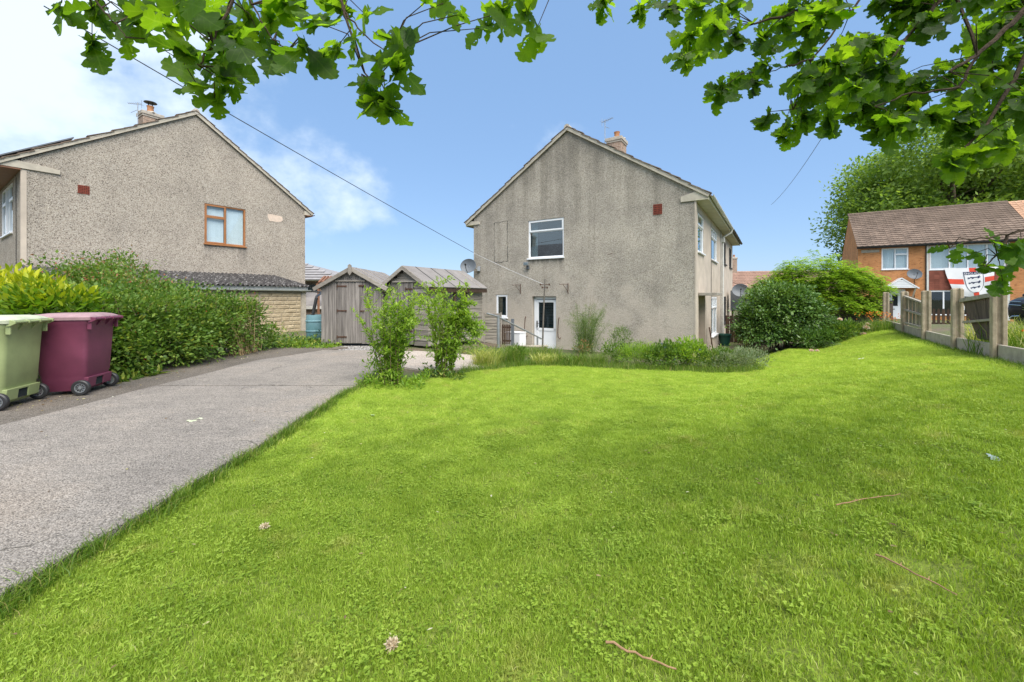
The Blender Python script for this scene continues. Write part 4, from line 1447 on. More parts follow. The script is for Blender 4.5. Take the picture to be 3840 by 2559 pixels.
MB().prism([(W2-0.05, 5.00), (W2+0.29, 5.00), (W2+0.29, 5.14), (W2-0.05, 5.2)], FY, (-0.045, -0.004)).build('eave_box', M['barge'], h1, bevel=0.006)
half_gutter((W2+0.39, -0.05, 5.07), (W2+0.39, 12.0, 5.05), 0.055, M['black'], h1)
half_gutter((-0.66, 12.0, 5.03), (-0.66, -0.06, 5.02), 0.055, M['upvc_brown'], h1)
window(h1, FY, *gw1, [(0, 0.5, 0, 0.68, True), (0, 0.5, 0.68, 1, True), (0.5, 1, 0, 1, False)], M['upvc_brown'], dep=0.02, glass='glass_clear', blind=0.09)
window(h1, FXN(0.0), 1.55, 3.9, 3.3, 4.86, [(0, 0.36, 0, 0.68, True), (0, 0.36, 0.68, 1, True), (0.36, 0.64, 0, 1, False), (0.64, 1, 0, 0.68, True), (0.64, 1, 0.68, 1, True)], M['upvc'], dep=0.02, curtain=[(0.02, 0.98)])
air_brick(h1, FY, 1.13, 1.37, 4.52, 4.76)
mb = MB()
pp = [(6.70, 4.78), (6.86, 4.80), (7.02, 4.79), (7.2, 4.78), (7.29, 4.75), (7.31, 4.62), (7.22, 4.53), (7.05, 4.50), (6.9, 4.51), (6.78, 4.49), (6.72, 4.58), (6.68, 4.68)]
mb.prism(pp, FY, (-0.006, 0.01))
mb.build('patch_repair', M['patch'], h1)
MB().tube([(-0.02, 0.7, 0.2), (-0.02, 0.72, 4.9)], 0.008, 5).build('cable', M['dark'], h1)
ch1 = chimney(h1, 4.25, 5.2, 7.4, 9.42, 0.66, 0.62, [(0, 0)], M['terracotta'], cowl=True)
aerial(ch1, 3.75, 4.9, 8.7, 0.9, arm=0.35, rz=2.4)
for i in range(2):
    so = empty('solar_panel', parent=h1)
    x0_, x1_ = -0.45+0*i, 1.1
    z_ = lambda x: 5.0+(x+0.62)*0.66+0.13
    mb = MB()
    y0_ = 0.35+i*1.75
    mb.add([(x0_, y0_, z_(x0_)), (x1_, y0_, z_(x1_)), (x1_, y0_+1.7, z_(x1_)), (x0_, y0_+1.7, z_(x0_)),
            (x0_, y0_, z_(x0_)+0.04), (x1_, y0_, z_(x1_)+0.04), (x1_, y0_+1.7, z_(x1_)+0.04), (x0_, y0_+1.7, z_(x0_)+0.04)],
           [(0, 3, 2, 1), (4, 5, 6, 7), (0, 1, 5, 4), (1, 2, 6, 5), (2, 3, 7, 6), (3, 0, 4, 7)])
    mb.build('module', M['dish'], so)
    mb = MB()
    for x_ in (0.0, 0.7):
        mb.tube([(x_, y0_+0.2, z_(x_)-0.12), (x_, y0_+0.2, z_(x_)-0.01)], 0.02, 5)
        mb.tube([(x_, y0_+1.5, z_(x_)-0.12), (x_, y0_+1.5, z_(x_)-0.01)], 0.02, 5)
    mb.build('mount', M['metal'], so)

# ------------------------------------------------------------------ prefab garage against the left house
ga = empty('garage')
ga.matrix_world = place(Mw1, 0, 0, 0)
GY, GX1 = -2.60, 6.85
m, nt, bs = new_mat('rock_face_panel')
p = opos(nt)
s_ = nt.nodes.new('ShaderNodeSeparateXYZ')
nt.links.new(p, s_.inputs[0])
f = noise(nt, mapping(nt, p, (6, 6, 14)), 1.0, 5, 0.6)
nt.links.new(ramp(nt, f, [(0.3, (0.30, 0.23, 0.14)), (0.7, (0.50, 0.41, 0.27))]), bs.inputs['Base Color'])
bs.inputs['Roughness'].default_value = 0.9
bump(nt, bs, noise(nt, p, 22, 4), 0.7, 0.03)
M['rock_panel'] = m
nrow, hrow = 12, 0.152
for px0, px1 in ((0.6, 2.1), (2.13, 3.63), (3.66, 5.16), (5.19, 6.66)):
    pn = empty('wall_panel', parent=ga)
    for r in range(nrow):
        x = px0
        while x < px1-0.01:
            w = min(random.choice((0.29, 0.38, 0.46)), px1-x)
            if px1-x-w < 0.12:
                w = px1-x
            b0 = -0.35+r*hrow
            mb = MB()
            q = random.uniform(0.0, 0.012)
            mb.add([(x, GY, b0), (x+w-0.008, GY, b0), (x+w-0.008, GY, b0+hrow-0.01), (x, GY, b0+hrow-0.01),
                    (x+0.02, GY-0.014-q, b0+0.02), (x+w-0.03, GY-0.014-q*0.5, b0+0.02), (x+w-0.03, GY-0.014-q, b0+hrow-0.03), (x+0.02, GY-0.014, b0+hrow-0.03)],
                   [(0, 1, 5, 4), (1, 2, 6, 5), (2, 3, 7, 6), (3, 0, 4, 7), (4, 5, 6, 7)])
            mb.build('stone', M['rock_panel'], pn)
            x += w
MB().box(0.0, GX1-0.16, GY+0.002, GY+0.06, -0.5, 1.5).build('wall_backing', M['gravel_board'], ga)
MB().box(GX1-0.16, GX1, GY-0.03, GY+0.10, -0.5, 1.52).build('corner_post', M['gravel_board'], ga, bevel=0.01)
MB().box(GX1-0.08, GX1-0.02, GY+0.11, -0.02, -0.5, 1.7).build('end_wall', M['gravel_board'], ga)
MB().box(0.0, GX1+0.05, GY-0.06, GY-0.025, 1.53, 1.70).build('fascia', M['grey_pipe'], ga)
m, nt, bs = new_mat('lichen_corrugated_sheet')
p = opos(nt)
f = noise(nt, p, 9, 6, 0.7)
nt.links.new(ramp(nt, f, [(0.42, (0.02, 0.018, 0.018)), (0.56, (0.07, 0.064, 0.06)), (0.68, (0.36, 0.35, 0.34))]), bs.inputs['Base Color'])
bs.inputs['Roughness'].default_value = 0.95
M['corr'] = m
for si in range(7):
    xa, xb = 0.0+si*1.0, min(0.0+si*1.0+1.04, GX1+0.12)
    n = int((xb-xa)/0.018)
    vs_ = []
    for i in range(n+1):
        x = xa+(xb-xa)*i/n
        h = 0.032*math.sin(2*math.pi*x/0.146)+0.004*(si % 2)
        vs_ += [(x, GY-0.16, 1.72+h), (x, -0.01, 2.22+h), (x, GY-0.16, 1.712+h), (x, -0.01, 2.212+h)]
    fs_ = []
    for i in range(n):
        a = 4*i
        fs_ += [(a, a+4, a+5, a+1), (a+2, a+3, a+7, a+6), (a, a+2, a+6, a+4)]
    MB().add(vs_, fs_).build('roof_sheet', M['corr'], ga, smooth=True)
half_gutter((0.0, GY-0.13, 1.60), (GX1+0.12, GY-0.13, 1.57), 0.055, M['grey_pipe'], ga)
tag(ga, 'low prefabricated garage with corrugated roof against the tan house', 'garage')
# ------------------------------------------------------------------ sheds
def strap_hinge(mb, x0, x1, y, z):
    mb.box(x0, x1, y-0.008, y, z-0.018, z+0.018)
    mb.tube([(x0, y-0.012, z-0.045), (x0, y-0.012, z+0.045)], 0.010, 6)

s1 = empty('garden_shed', (-4.31, 11.05, -0.02), 0.01)
tag(s1, 'grey weathered shed with upright boards and plain closed door', 'shed')
HW, EV, RZ, DP = 0.81, 1.62, 2.10, 2.8
slope = (RZ-0.03-EV)/HW
top = lambda x: EV+(HW-abs(x))*slope-0.02
x = -HW
while x < HW-0.02:
    w = random.uniform(0.088, 0.106)
    x2 = min(x+w, HW)
    indoor = -0.36 < (x+x2)/2 < 0.29
    zt = min(top(x), top(x2))
    zt1, zt2 = top(x), top(x2)
    z0 = 0.03+random.uniform(0, 0.012)
    yb_ = random.uniform(-0.006, 0.004)
    if indoor:
        MB().prism([(x+0.003, 1.70), (x2-0.003, 1.70), (x2-0.003, top(x2)), (x+0.003, top(x))], FY, (yb_, yb_+0.018)).build('board', M['wood_grey'], s1)
    else:
        MB().prism([(x+0.003, z0), (x2-0.003, z0), (x2-0.003, zt2), (x+0.003, zt1)], FY, (yb_, yb_+0.018)).build('board', M['wood_grey'], s1)
    x = x2
MB().box(-0.50, 0.44, 0.020, 0.034, 0.03, 1.72).build('back_board', M['wood_grey'], s1)
d_ = empty('door', parent=s1)
x = -0.355
while x < 0.28:
    x2 = min(x+random.uniform(0.085, 0.105), 0.285)
    y_ = -0.022+random.uniform(-0.004, 0.003)
    MB().box(x+0.003, x2-0.003, y_, y_+0.018, 0.05+random.uniform(0, .01), 1.685).build('board', M['wood_grey'], d_)
    x = x2
mb = MB()
for z_ in (0.22, 0.92, 1.58):
    strap_hinge(mb, -0.37, -0.12, -0.027, z_)
mb.build('hinge', M['rust'], d_)
mb = MB()
mb.box(0.20, 0.34, -0.045, -0.026, 1.57, 1.61)
mb.box(0.24, 0.35, -0.045, -0.026, 0.90, 0.93)
mb.tube([(0.33, -0.05, 1.60), (0.33, -0.075, 1.60)], 0.016, 7)
mb.build('latch', M['rust'], d_)
MB().box(-0.42, 0.38, -0.055, -0.028, 1.70, 1.745).build('door_head', M['wood_trim'], s1, bevel=0.004)
for sx in (-1, 1):
    for r in range(12):
        MB().box(sx*HW-0.009, sx*HW+0.009, 0.02, DP, 0.03+r*0.131, 0.155+r*0.131).build('side_board', M['wood_side'], s1)
    o_, i_ = Vector((sx*0.99, 0, EV-0.19*slope)), Vector((0, 0, RZ-0.02))
    d = (i_-o_).normalized()
    nrm = Vector((-d.z*(-sx)*-1, 0, abs(d.x)))
    nrm = Vector((sx*abs(d.z), 0, abs(d.x)))
    mb = MB()
    a, b = o_+nrm*0.0, i_+nrm*0.0
    mb.add([(a.x, -0.10, a.z), (b.x, -0.10, b.z), (b.x, DP+0.08, b.z), (a.x, DP+0.08, a.z)]+[(q.x+nrm.x*0.022, y_, q.z+nrm.z*0.022) for q, y_ in ((a, -0.10), (b, -0.10), (b, DP+0.08), (a, DP+0.08))],
           [(3, 2, 1, 0), (4, 5, 6, 7), (0, 1, 5, 4), (1, 2, 6, 5), (2, 3, 7, 6), (3, 0, 4, 7)])
    rf = mb.build('roof', M['felt'], s1)
    for k in range(4):
        y_ = 0.25+k*0.75
        MB().beam(a+nrm*0.030+Vector((0, y_, 0))+d*0.02, b+nrm*0.030+Vector((0, y_, 0))-d*0.02, 0.035, 0.014, nrm).build('batten', M['wood_trim'], rf)
    MB().beam(o_-nrm*0.028+Vector((0, -0.112, 0)), i_-nrm*0.028+Vector((0, -0.112, 0)), 0.022, 0.10, nrm).build('bargeboard', M['wood_trim'], s1, bevel=0.004)
MB().prism([(-0.05, 2.13), (0, 2.17), (0.05, 2.13), (0.05, 1.93), (0, 1.86), (-0.05, 1.93)], FY, (-0.15, -0.125)).build('finial', M['wood_trim'], s1, bevel=0.004)

A2 = math.radians(-30)
s2 = empty('garden_shed', (-2.83, 10.9, -0.02), A2)
tag(s2, 'grey weathered shed with sideways lap boards and a side window, behind the shrubs', 'shed')
HW2, EV2, RZ2, DP2 = 0.79, 1.62, 2.12, 2.45
sl2 = (RZ2-0.03-EV2)/HW2
rows = 15
for r in range(rows):
    z0 = 0.03+r*0.135
    z1 = z0+0.139
    xm = HW2 if z1 < EV2 else max(0.06, HW2-(z1-EV2)/sl2)
    if z0 > RZ2-0.12:
        break
    segs = [(-xm, xm)] if z0 > 1.60 else [(-xm, -0.28), (0.33, xm)]
    for a, b in segs:
        if b-a < 0.05:
            continue
        j = random.uniform(-0.004, 0.004)
        mb = MB()
        mb.add([(a, j-0.016, z0), (b, j-0.016, z0), (b, j-0.004, z1), (a, j-0.004, z1), (a, j+0.004, z0), (b, j+0.004, z0), (b, j+0.006, z1), (a, j+0.006, z1)],
               [(0, 1, 2, 3), (5, 4, 7, 6), (0, 4, 5, 1), (3, 2, 6, 7), (0, 3, 7, 4), (1, 5, 6, 2)])
        mb.build('lap_board', M['wood_lap'], s2)
d2 = empty('door', parent=s2)
x = -0.26
while x < 0.30:
    x2 = min(x+random.uniform(0.085, 0.10), 0.31)
    MB().box(x+0.003, x2-0.003, -0.03, -0.012, 0.05, 1.66).build('board', M['wood_grey'], d2)
    x = x2
mb = MB()
strap_hinge(mb, 0.06, 0.30, -0.036, 1.5)
strap_hinge(mb, 0.06, 0.30, -0.036, 0.4)
mb.build('hinge', M['rust'], d2)
MB().box(-0.42, 0.44, -0.06, -0.03, 1.68, 1.72).build('door_head', M['wood_trim'], s2, bevel=0.004)
# long side with its window opening
WY0, WY1, WZ0, WZ1 = 0.55, 1.62, 0.95, 1.45
for r in range(12):
    z0 = 0.03+r*0.131
    z1 = z0+0.135
    segs = [(0.0, DP2)] if (z1 < WZ0+0.05 or z0 > WZ1-0.05) else [(0.0, WY0), (WY1, DP2)]
    for a, b in segs:
        j = random.uniform(-0.003, 0.005)
        mb = MB()
        mb.add([(HW2+0.018+j, a, z0), (HW2+0.018+j, b, z0), (HW2+0.006+j, b, z1), (HW2+0.006+j, a, z1), (HW2-0.006, a, z0), (HW2-0.006, b, z0), (HW2-0.006, b, z1), (HW2-0.006, a, z1)],
               [(0, 1, 2, 3), (5, 4, 7, 6), (0, 4, 5, 1), (3, 2, 6, 7), (0, 3, 7, 4), (1, 5, 6, 2)])
        mb.build('side_board', M['wood_side'], s2)
    MB().box(-HW2-0.012, -HW2+0.006, 0.0, DP2, z0, z1).build('side_board', M['wood_side'], s2)
for r in range(12):
    MB().box(-HW2+0.01, HW2-0.01, DP2-0.012, DP2+0.006, 0.03+r*0.131, 0.163+r*0.131).build('lap_board', M['wood_lap'], s2)
mb = MB()
for y_ in (WY0+0.03, 1.08, WY1-0.03):
    mb.box(HW2-0.01, HW2+0.035, y_-0.04, y_+0.04, WZ0-0.02, WZ1+0.03)
mb.box(HW2-0.01, HW2+0.034, WY0, WY1, WZ1-0.03, WZ1+0.029)
mb.box(HW2-0.01, HW2+0.034, WY0, WY1, WZ0-0.019, WZ0+0.04)
wf = mb.build('window', M['wood_brown'], s2)
for a, b in ((WY0+0.07, 1.04), (1.12, WY1-0.07)):
    MB().box(HW2+0.008, HW2+0.013, a, b, WZ0+0.04, WZ1-0.03).build('pane', M['glass'], wf)
for sx in (-1, 1):
    o_, i_ = Vector((sx*0.93, 0, EV2-0.14*sl2)), Vector((0, 0, RZ2-0.02))
    d = (i_-o_).normalized()
    nrm = Vector((sx*abs(d.z), 0, abs(d.x)))
    a, b = o_, i_
    mb = MB()
    mb.add([(a.x, -0.10, a.z), (b.x, -0.10, b.z), (b.x, DP2+0.10, b.z), (a.x, DP2+0.10, a.z)]+[(q.x+nrm.x*0.022, y_, q.z+nrm.z*0.022) for q, y_ in ((a, -0.10), (b, -0.10), (b, DP2+0.10), (a, DP2+0.10))],
           [(3, 2, 1, 0), (4, 5, 6, 7), (0, 1, 5, 4), (1, 2, 6, 5), (2, 3, 7, 6), (3, 0, 4, 7)])
    rf = mb.build('roof', M['felt'], s2)
    for k in range(4):
        y_ = 0.35+k*0.62
        MB().beam(a+nrm*0.026+Vector((0, y_, 0))+d*0.02, b+nrm*0.026+Vector((0, y_, 0))-d*0.02, 0.02 if k < 3 else 0.05, 0.008, nrm).build('felt_lap', M['wood_trim'] if k == 3 else M['dark'], rf)
    MB().beam(o_-nrm*0.03+Vector((0, -0.112, 0)), i_-nrm*0.03+Vector((0, -0.112, 0)), 0.022, 0.10, nrm).build('bargeboard', M['wood_trim'], s2, bevel=0.004)
    MB().box(sx*0.905-0.011, sx*0.905+0.011, -0.09, DP2+0.09, EV2-0.20, EV2-0.09).build('eaves_board', M['wood_brown'], s2)
MB().box(-0.04, 0.04, -0.13, -0.125, 2.0, 2.09).build('finial', M['wood_trim'], s2)

# waney-lap panel, gate, rails and box between the shed and the door
wp = empty('lap_fence_panel', (-0.86, 13.0, -0.25), 0.12)
for r in range(9):
    z0 = 0.12+r*0.095
    n = 8
    vs_, fs_ = [], []
    for i in range(n+1):
        x = 0.50*i/n
        w = 0.010*math.sin(i*1.1+r*2.3)+0.006*math.sin(i*2.3+r)
        vs_ += [(x, -0.014, z0+w), (x, 0.004, z0+0.115+w*0.3), (x, -0.004, z0+w), (x, 0.014, z0+0.115+w*0.3)]
    for i in range(n):
        a = 4*i
        fs_ += [(a, a+4, a+5, a+1), (a+2, a+3, a+7, a+6), (a, a+2, a+6, a+4), (a+1, a+5, a+7, a+3)]
    MB().add(vs_, fs_).build('slat', M['wood_lap'], wp)
for x_ in (-0.03, 0.50):
    MB().box(x_, x_+0.035, -0.03, 0.03, 0.0, 1.02).build('post', M['wood_trim'], wp)
tag(wp, 'short wavy-edged lap fence panel at the back corner of the lap-boarded shed', 'fence')
gt = empty('gate', (-0.42, 14.4, -0.55), -0.2)
for i in range(6):
    MB().box(i*0.065, i*0.065+0.05, -0.01, 0.01, 0.15, 0.85).build('slat', M['wood_brown'], gt)
for z_ in (0.25, 0.72):
    MB().box(-0.01, 0.40, 0.011, 0.035, z_, z_+0.06).build('rail', M['wood_brown'], gt)
MB().box(0.40, 0.50, -0.05, 0.05, 0.0, 1.05).build('post', M['dish'], gt, bevel=0.006)
tag(gt, 'small brown slatted gate with a grey post below the little window', 'gate')
hr = empty('handrail', (0, 0, 0))
tag(hr, 'sloping galvanised handrail on two posts leading down to the white door', 'handrail')
MB().tube([(-0.40, 12.0, tz(-0.4, 12)-0.1), (-0.40, 12.0, 0.74)], 0.045, 10).build('post', M['metal'], hr, smooth=True)
MB().tube([(0.82, 13.2, -0.8), (0.82, 13.2, -0.02)], 0.03, 10).build('post', M['metal'], hr, smooth=True)
MB().tube([(-0.72, 11.75, 0.80), (-0.42, 11.97, 0.70), (0.80, 13.17, 0.0), (0.95, 13.3, -0.09)], 0.024, 10).build('rail', M['metal'], hr, smooth=True)
wb = empty('storage_box')
wb.matrix_world = place(Mw2, 1.94, -0.62, 0.0)
MB().box(0, 0.62, 0, 0.45, 0.20, 0.72).build('body', M['upvc'], wb, bevel=0.012)
MB().box(-0.015, 0.635, -0.015, 0.465, 0.722, 0.762).build('lid', M['upvc'], wb, bevel=0.012)
MB().box(0.05, 0.57, 0.04, 0.41, 0.0, 0.198).build('plinth', M['concrete_post'], wb)
tag(wb, 'white plastic box standing against the wall left of the door', 'box')
bw = empty('brick_wall', (0.15, 12.9, -0.62), 0.15)
for r in range(4):
    for c_ in range(4):
        x = c_*0.215+(0.1 if r % 2 else 0)
        MB().box(x, x+0.205, 0, 0.10, r*0.075, r*0.075+0.065).build('brick', M['tile_red'] if (r+c_) % 3 else M['terracotta'], bw)
MB().box(-0.02, 0.98, 0.015, 0.085, 0, 0.29).build('mortar_core', M['mortar'], bw)
MB().box(-0.35, 1.0, -0.05, 0.16, 0.30, 0.345).build('coping', M['path'], bw, bevel=0.008)
tag(bw, 'low red brick wall with stone coping beside the door steps', 'wall')
wpole = empty('washing_line_post', (0.80, 10.9, -0.30))
MB().tube([(0, 0, -0.2), (0.03, 0, 1.0), (0.075, 0, 2.04)], [0.024, 0.021, 0.018], 8).build('pole', M['pole'], wpole, smooth=True)
mb = MB()
for a, zz in ((0.0, 1.90), (0.9, 1.82)):
    mb.tube([(0.07-0.13*math.cos(a), -0.13*math.sin(a), zz), (0.07+0.13*math.cos(a), 0.13*math.sin(a), zz)], 0.010, 6)
    for s in (-1, 1):
        mb.tube([(0.07+s*0.12*math.cos(a), s*0.12*math.sin(a), zz-0.025), (0.07+s*0.12*math.cos(a), s*0.12*math.sin(a), zz+0.025)], 0.018, 6)
mb.build('line_hook', M['rust'], wpole)
tag(wpole, 'tall thin washing line post standing in front of the white door', 'post')

def wire(name, a, b, sag, r, mat, label):
    a, b = Vector(a), Vector(b)
    pts_ = []
    n = 28
    for i in range(n+1):
        t = i/n
        p_ = a.lerp(b, t)
        p_.z -= sag*4*t*(1-t)
        pts_.append(p_)
    o = MB().tube(pts_, r, 5).build(name, mat, None, smooth=True)
    return tag(o, label, 'wire')
ce = Mw2 @ Vector((0.0, -0.02, 3.83))
wire('washing_line', tuple(ce), (0.86, 10.9, 1.60), 0.03, 0.0045, M['upvc'], 'white washing line from the house corner to the post by the door')
wire('telephone_wire', (-6.72, 5.9, 5.46), tuple(ce), 0.04, 0.009, M['black'], 'black telephone wire crossing the sky between the two pebble-dashed houses')
wire('telephone_wire', (7.8, 9.6, 5.9), (14.5, 23.0, 6.4), 0.25, 0.008, M['dish'], 'thin telephone wire slanting down beneath the oak branches on the right')

# barrel, weeds and things behind
ba = empty('water_barrel', (-6.0, 12.6, -0.03))
m, nt, bs = new_mat('faded_blue_plastic')
p = opos(nt)
sp_ = nt.nodes.new('ShaderNodeSeparateXYZ')
nt.links.new(p, sp_.inputs[0])
fz = nd(nt, 'ShaderNodeMath', {0: sp_.outputs['Z'], 1: noise(nt, p, 6, 4)}, operation='ADD').outputs[0]
nt.links.new(ramp(nt, fz, [(0.5, (0.075, 0.20, 0.215)), (1.1, (0.17, 0.31, 0.35))]), bs.inputs['Base Color'])
bs.inputs['Roughness'].default_value = 0.5
MB().lathe([(0.24, 0.0), (0.268, 0.03), (0.278, 0.15), (0.284, 0.235), (0.300, 0.25), (0.300, 0.275), (0.287, 0.29), (0.291, 0.42), (0.287, 0.535), (0.300, 0.55), (0.300, 0.575), (0.285, 0.59), (0.278, 0.70), (0.27, 0.75), (0.25, 0.75), (0.25, 0.30)], 32).build('drum', m, ba, smooth=True)
MB().lathe([(0.249, 0.66), (0.02, 0.661)], 24).build('water', M['dark'], ba)
tag(ba, 'faded blue plastic water barrel between the garage and the plain shed', 'barrel')
gc = Mw1 @ Vector((GX1+0.15, GY-0.13, 1.53))
dp_ = MB().tube([tuple(gc), (-6.6, 14.3, 1.42), (-6.05, 12.72, 1.28), (-6.02, 12.66, 1.20)], 0.035, 8)
dp_.tube([(-6.02, 12.66, 1.24), (-6.12, 12.60, 0.64)], 0.048, 8)
o = dp_.build('drainpipe', M['black'], None, smooth=True)
tag(o, 'black drainpipe running from the garage gutter into the blue barrel', 'pipe')

hb = empty('bungalow', (0, 0, 0))
tag(hb, 'far low building with grey hipped roof seen behind the blue barrel', 'building')
mb = MB().box(-22, -11.0, 26.4, 33, -0.6, 2.3)
mb.build('wall', M['chim_brick'], hb)
vs_ = [(-22.4, 26, 2.35), (-10.6, 26, 2.35), (-10.6, 33.4, 2.35), (-22.4, 33.4, 2.35), (-19, 29, 3.65), (-14.8, 29, 3.65)]
MB().add(vs_, [(0, 1, 5, 4), (1, 2, 5), (2, 3, 4, 5), (3, 0, 4), (3, 2, 1, 0)]).build('roof', M['tile_grey'], hb)
mb = MB()
for k in range(7):
    t0, t1 = k/7, (k+1)/7
    a0_, a1_ = Vector(vs_[0]).lerp(Vector(vs_[4]), t0), Vector(vs_[1]).lerp(Vector(vs_[5]), t0)
    mb.beam(a0_+Vector((0, -0.02, 0.03)), a1_+Vector((0, -0.02, 0.03)), 0.30, 0.04, (0, -0.39, 0.92))
mb.build('tile_course', M['tile_grey'], hb)
half_gutter((-22.4, 25.95, 2.32), (-10.55, 25.95, 2.3), 0.07, M['upvc_pipe'], hb)
MB().box(-13.2, -12.3, 26.3, 26.395, 0.9, 2.0).build('window', M['glass'], hb)
lo = empty('outbuilding', (-8.6, 17.6, -0.2), 0.25)
MB().box(-1.2, 0.9, 0, 2, 0, 0.98).build('wall', M['chim_brick'], lo)
MB().add([(-1.35, -0.15, 0.98), (1.05, -0.15, 0.98), (1.05, 2.1, 1.62), (-1.35, 2.1, 1.62), (-1.35, -0.15, 1.03), (1.05, -0.15, 1.03), (1.05, 2.1, 1.67), (-1.35, 2.1, 1.67)],
         [(3, 2, 1, 0), (4, 5, 6, 7), (0, 1, 5, 4), (1, 2, 6, 5), (2, 3, 7, 6), (3, 0, 4, 7)]).build('roof', M['felt'], lo)
MB().box(-1.36, 1.06, -0.19, -0.155, 0.94, 1.06).build('fascia', M['upvc_pipe'], lo)
tag(lo, 'low outbuilding with grey sheet roof glimpsed behind the blue barrel', 'shed')
pg = empty('pergola', (-8.0, 16.9, 0.9), 0.5)
for i in range(6):
    MB().beam((0.05+i*0.13, -0.1, 0.95+0.02*i), (0.35+i*0.13, 0.9, 1.25), 0.08, 0.05).build('rafter', M['brown_wood'], pg)
for q in ((0.0, 0.0), (0.95, 0.0), (0.3, 0.9)):
    MB().box(q[0], q[0]+0.09, q[1], q[1]+0.09, -1.1, 0.93).build('post', M['brown_wood'], pg)
MB().box(-0.05, 1.1, -0.05, 0.02, 0.75, 0.9).build('beam', M['brown_wood'], pg)
tag(pg, 'red-brown timber pergola corner showing between garage and plain shed', 'pergola')

# ------------------------------------------------------------------ wheelie bins
def bin_(name, loc, rz, col, lidcol, label):
    root = empty(name, loc, rz)
    tag(root, label, 'bin', 'wheelie bins by the driveway')
    mat = mat_plain(name+'_plastic', col, 0.48, 0.13, 5.0, 0.08, bscale=260)
    lm = mat_plain(name+'_lid_plastic', lidcol, 0.55, 0.18, 7.0, 0.08, bscale=260)
    # local: the axle side (rear) faces +x, width along y, body leans out to its rim
    def ring(z, xf, xr, hw, r):
        pts_ = []
        for (cx_, cy_, a0) in ((xr-r, hw-r, 0), (xf+r, hw-r, 90), (xf+r, -hw+r, 180), (xr-r, -hw+r, 270)):
            for k in range(5):
                a = math.radians(a0+k*22.5)
                pts_.append((cx_+r*math.cos(a), cy_+r*math.sin(a), z))
        return pts_
    lv = [(0.05, -0.20, 0.20, 0.21, 0.03), (0.11, -0.21, 0.235, 0.225, 0.04), (0.20, -0.225, 0.255, 0.24, 0.04), (0.26, -0.235, 0.258, 0.245, 0.04), (0.275, -0.24, 0.266, 0.25, 0.04),
          (0.60, -0.29, 0.280, 0.268, 0.045), (0.93, -0.34, 0.295, 0.283, 0.05), (0.955, -0.355, 0.31, 0.295, 0.05), (0.985, -0.355, 0.31, 0.295, 0.05)]
    vs_, fs_ = [], []
    for q in lv:
        vs_ += ring(*q)
    n = 20
    for i in range(len(lv)-1):
        for k in range(n):
            k2 = (k+1) % n
            fs_.append((i*n+k, i*n+k2, (i+1)*n+k2, (i+1)*n+k))
    fs_ += [tuple(range(n-1, -1, -1)), tuple((len(lv)-1)*n+k for k in range(n))]
    b = MB().add(vs_, fs_).build('body', mat, root, smooth=True)
    mb = MB()
    for y0_, y1_ in ((-0.235, -0.07), (0.07, 0.235)):             # axle housings with the slot between
        mb.add([(0.20, y0_, 0.08), (0.268, y0_, 0.09), (0.285, y0_, 0.225), (0.20, y0_, 0.225), (0.20, y1_, 0.08), (0.268, y1_, 0.09), (0.285, y1_, 0.225), (0.20, y1_, 0.225)],
               [(0, 1, 2, 3), (7, 6, 5, 4), (0, 4, 5, 1), (1, 5, 6, 2), (2, 6, 7, 3), (3, 7, 4, 0)])
    mb.box(0.20, 0.283, -0.0695, 0.0695, 0.20, 0.226)
    mb.build('axle_housing', mat, b, bevel=0.006)
    MB().box(0.258, 0.264, -0.068, 0.068, 0.10, 0.199).build('slot', M['dark'], b)
    mb = MB()
    for y_ in (-0.27, 0.25):                                        # lugs and webs below the handle
        mb.box(0.29, 0.335, y_, y_+0.02, 0.86, 0.98)
    for y_ in (-0.10, 0.08):
        mb.add([(0.285, y_, 0.90), (0.295, y_, 0.90), (0.365, y_, 0.985), (0.295, y_, 0.985), (0.285, y_+0.02, 0.90), (0.295, y_+0.02, 0.90), (0.365, y_+0.02, 0.985), (0.295, y_+0.02, 0.985)],
               [(0, 1, 2, 3), (7, 6, 5, 4), (0, 4, 5, 1), (1, 5, 6, 2), (2, 6, 7, 3), (3, 7, 4, 0)])
    mb.build('handle_web', mat, b, bevel=0.004)
    MB().tube([(0.365, -0.27, 1.0), (0.365, 0.27, 1.0)], 0.018, 10).build('handle', mat, b, smooth=True)
    # lid
    vs_, fs_ = [], []
    for (z, gx_, gy_, r) in ((0.982, 0.012, 0.012, 0.05), (1.02, 0.016, 0.016, 0.055), (1.03, 0.0, 0.0, 0.06), (1.052, -0.05, -0.05, 0.07), (1.068, -0.16, -0.14, 0.06)):
        vs_ += ring(z+0.004, -0.375-gx_, 0.335+gx_*0.5, 0.30+gy_, r)
    for i in range(4):
        for k in range(n):
            k2 = (k+1) % n
            fs_.append((i*n+k, i*n+k2, (i+1)*n+k2, (i+1)*n+k))
    fs_ += [tuple(range(n-1, -1, -1)), tuple(4*n+k for k in range(n))]
    ld = MB().add(vs_, fs_).build('lid', lm, root, smooth=True)
    mb = MB()
    for y_ in (-0.285, -0.09, 0.07, 0.265):
        mb.add([(0.305, y_, 0.95), (0.34, y_, 0.955), (0.39, y_, 0.985), (0.39, y_, 1.015), (0.305, y_, 1.035), (0.305, y_+0.022, 0.95), (0.34, y_+0.022, 0.955), (0.39, y_+0.022, 0.985), (0.39, y_+0.022, 1.015), (0.305, y_+0.022, 1.035)],
               [(0, 1, 2, 3, 4), (9, 8, 7, 6, 5), (0, 5, 6, 1), (1, 6, 7, 2), (2, 7, 8, 3), (3, 8, 9, 4), (4, 9, 5, 0)])
    mb.build('hinge', mat, ld, bevel=0.004)
    MB().tube([(0.235, -0.30, 0.10), (0.235, 0.30, 0.10)], 0.012, 8).build('axle', M['metal'], root)
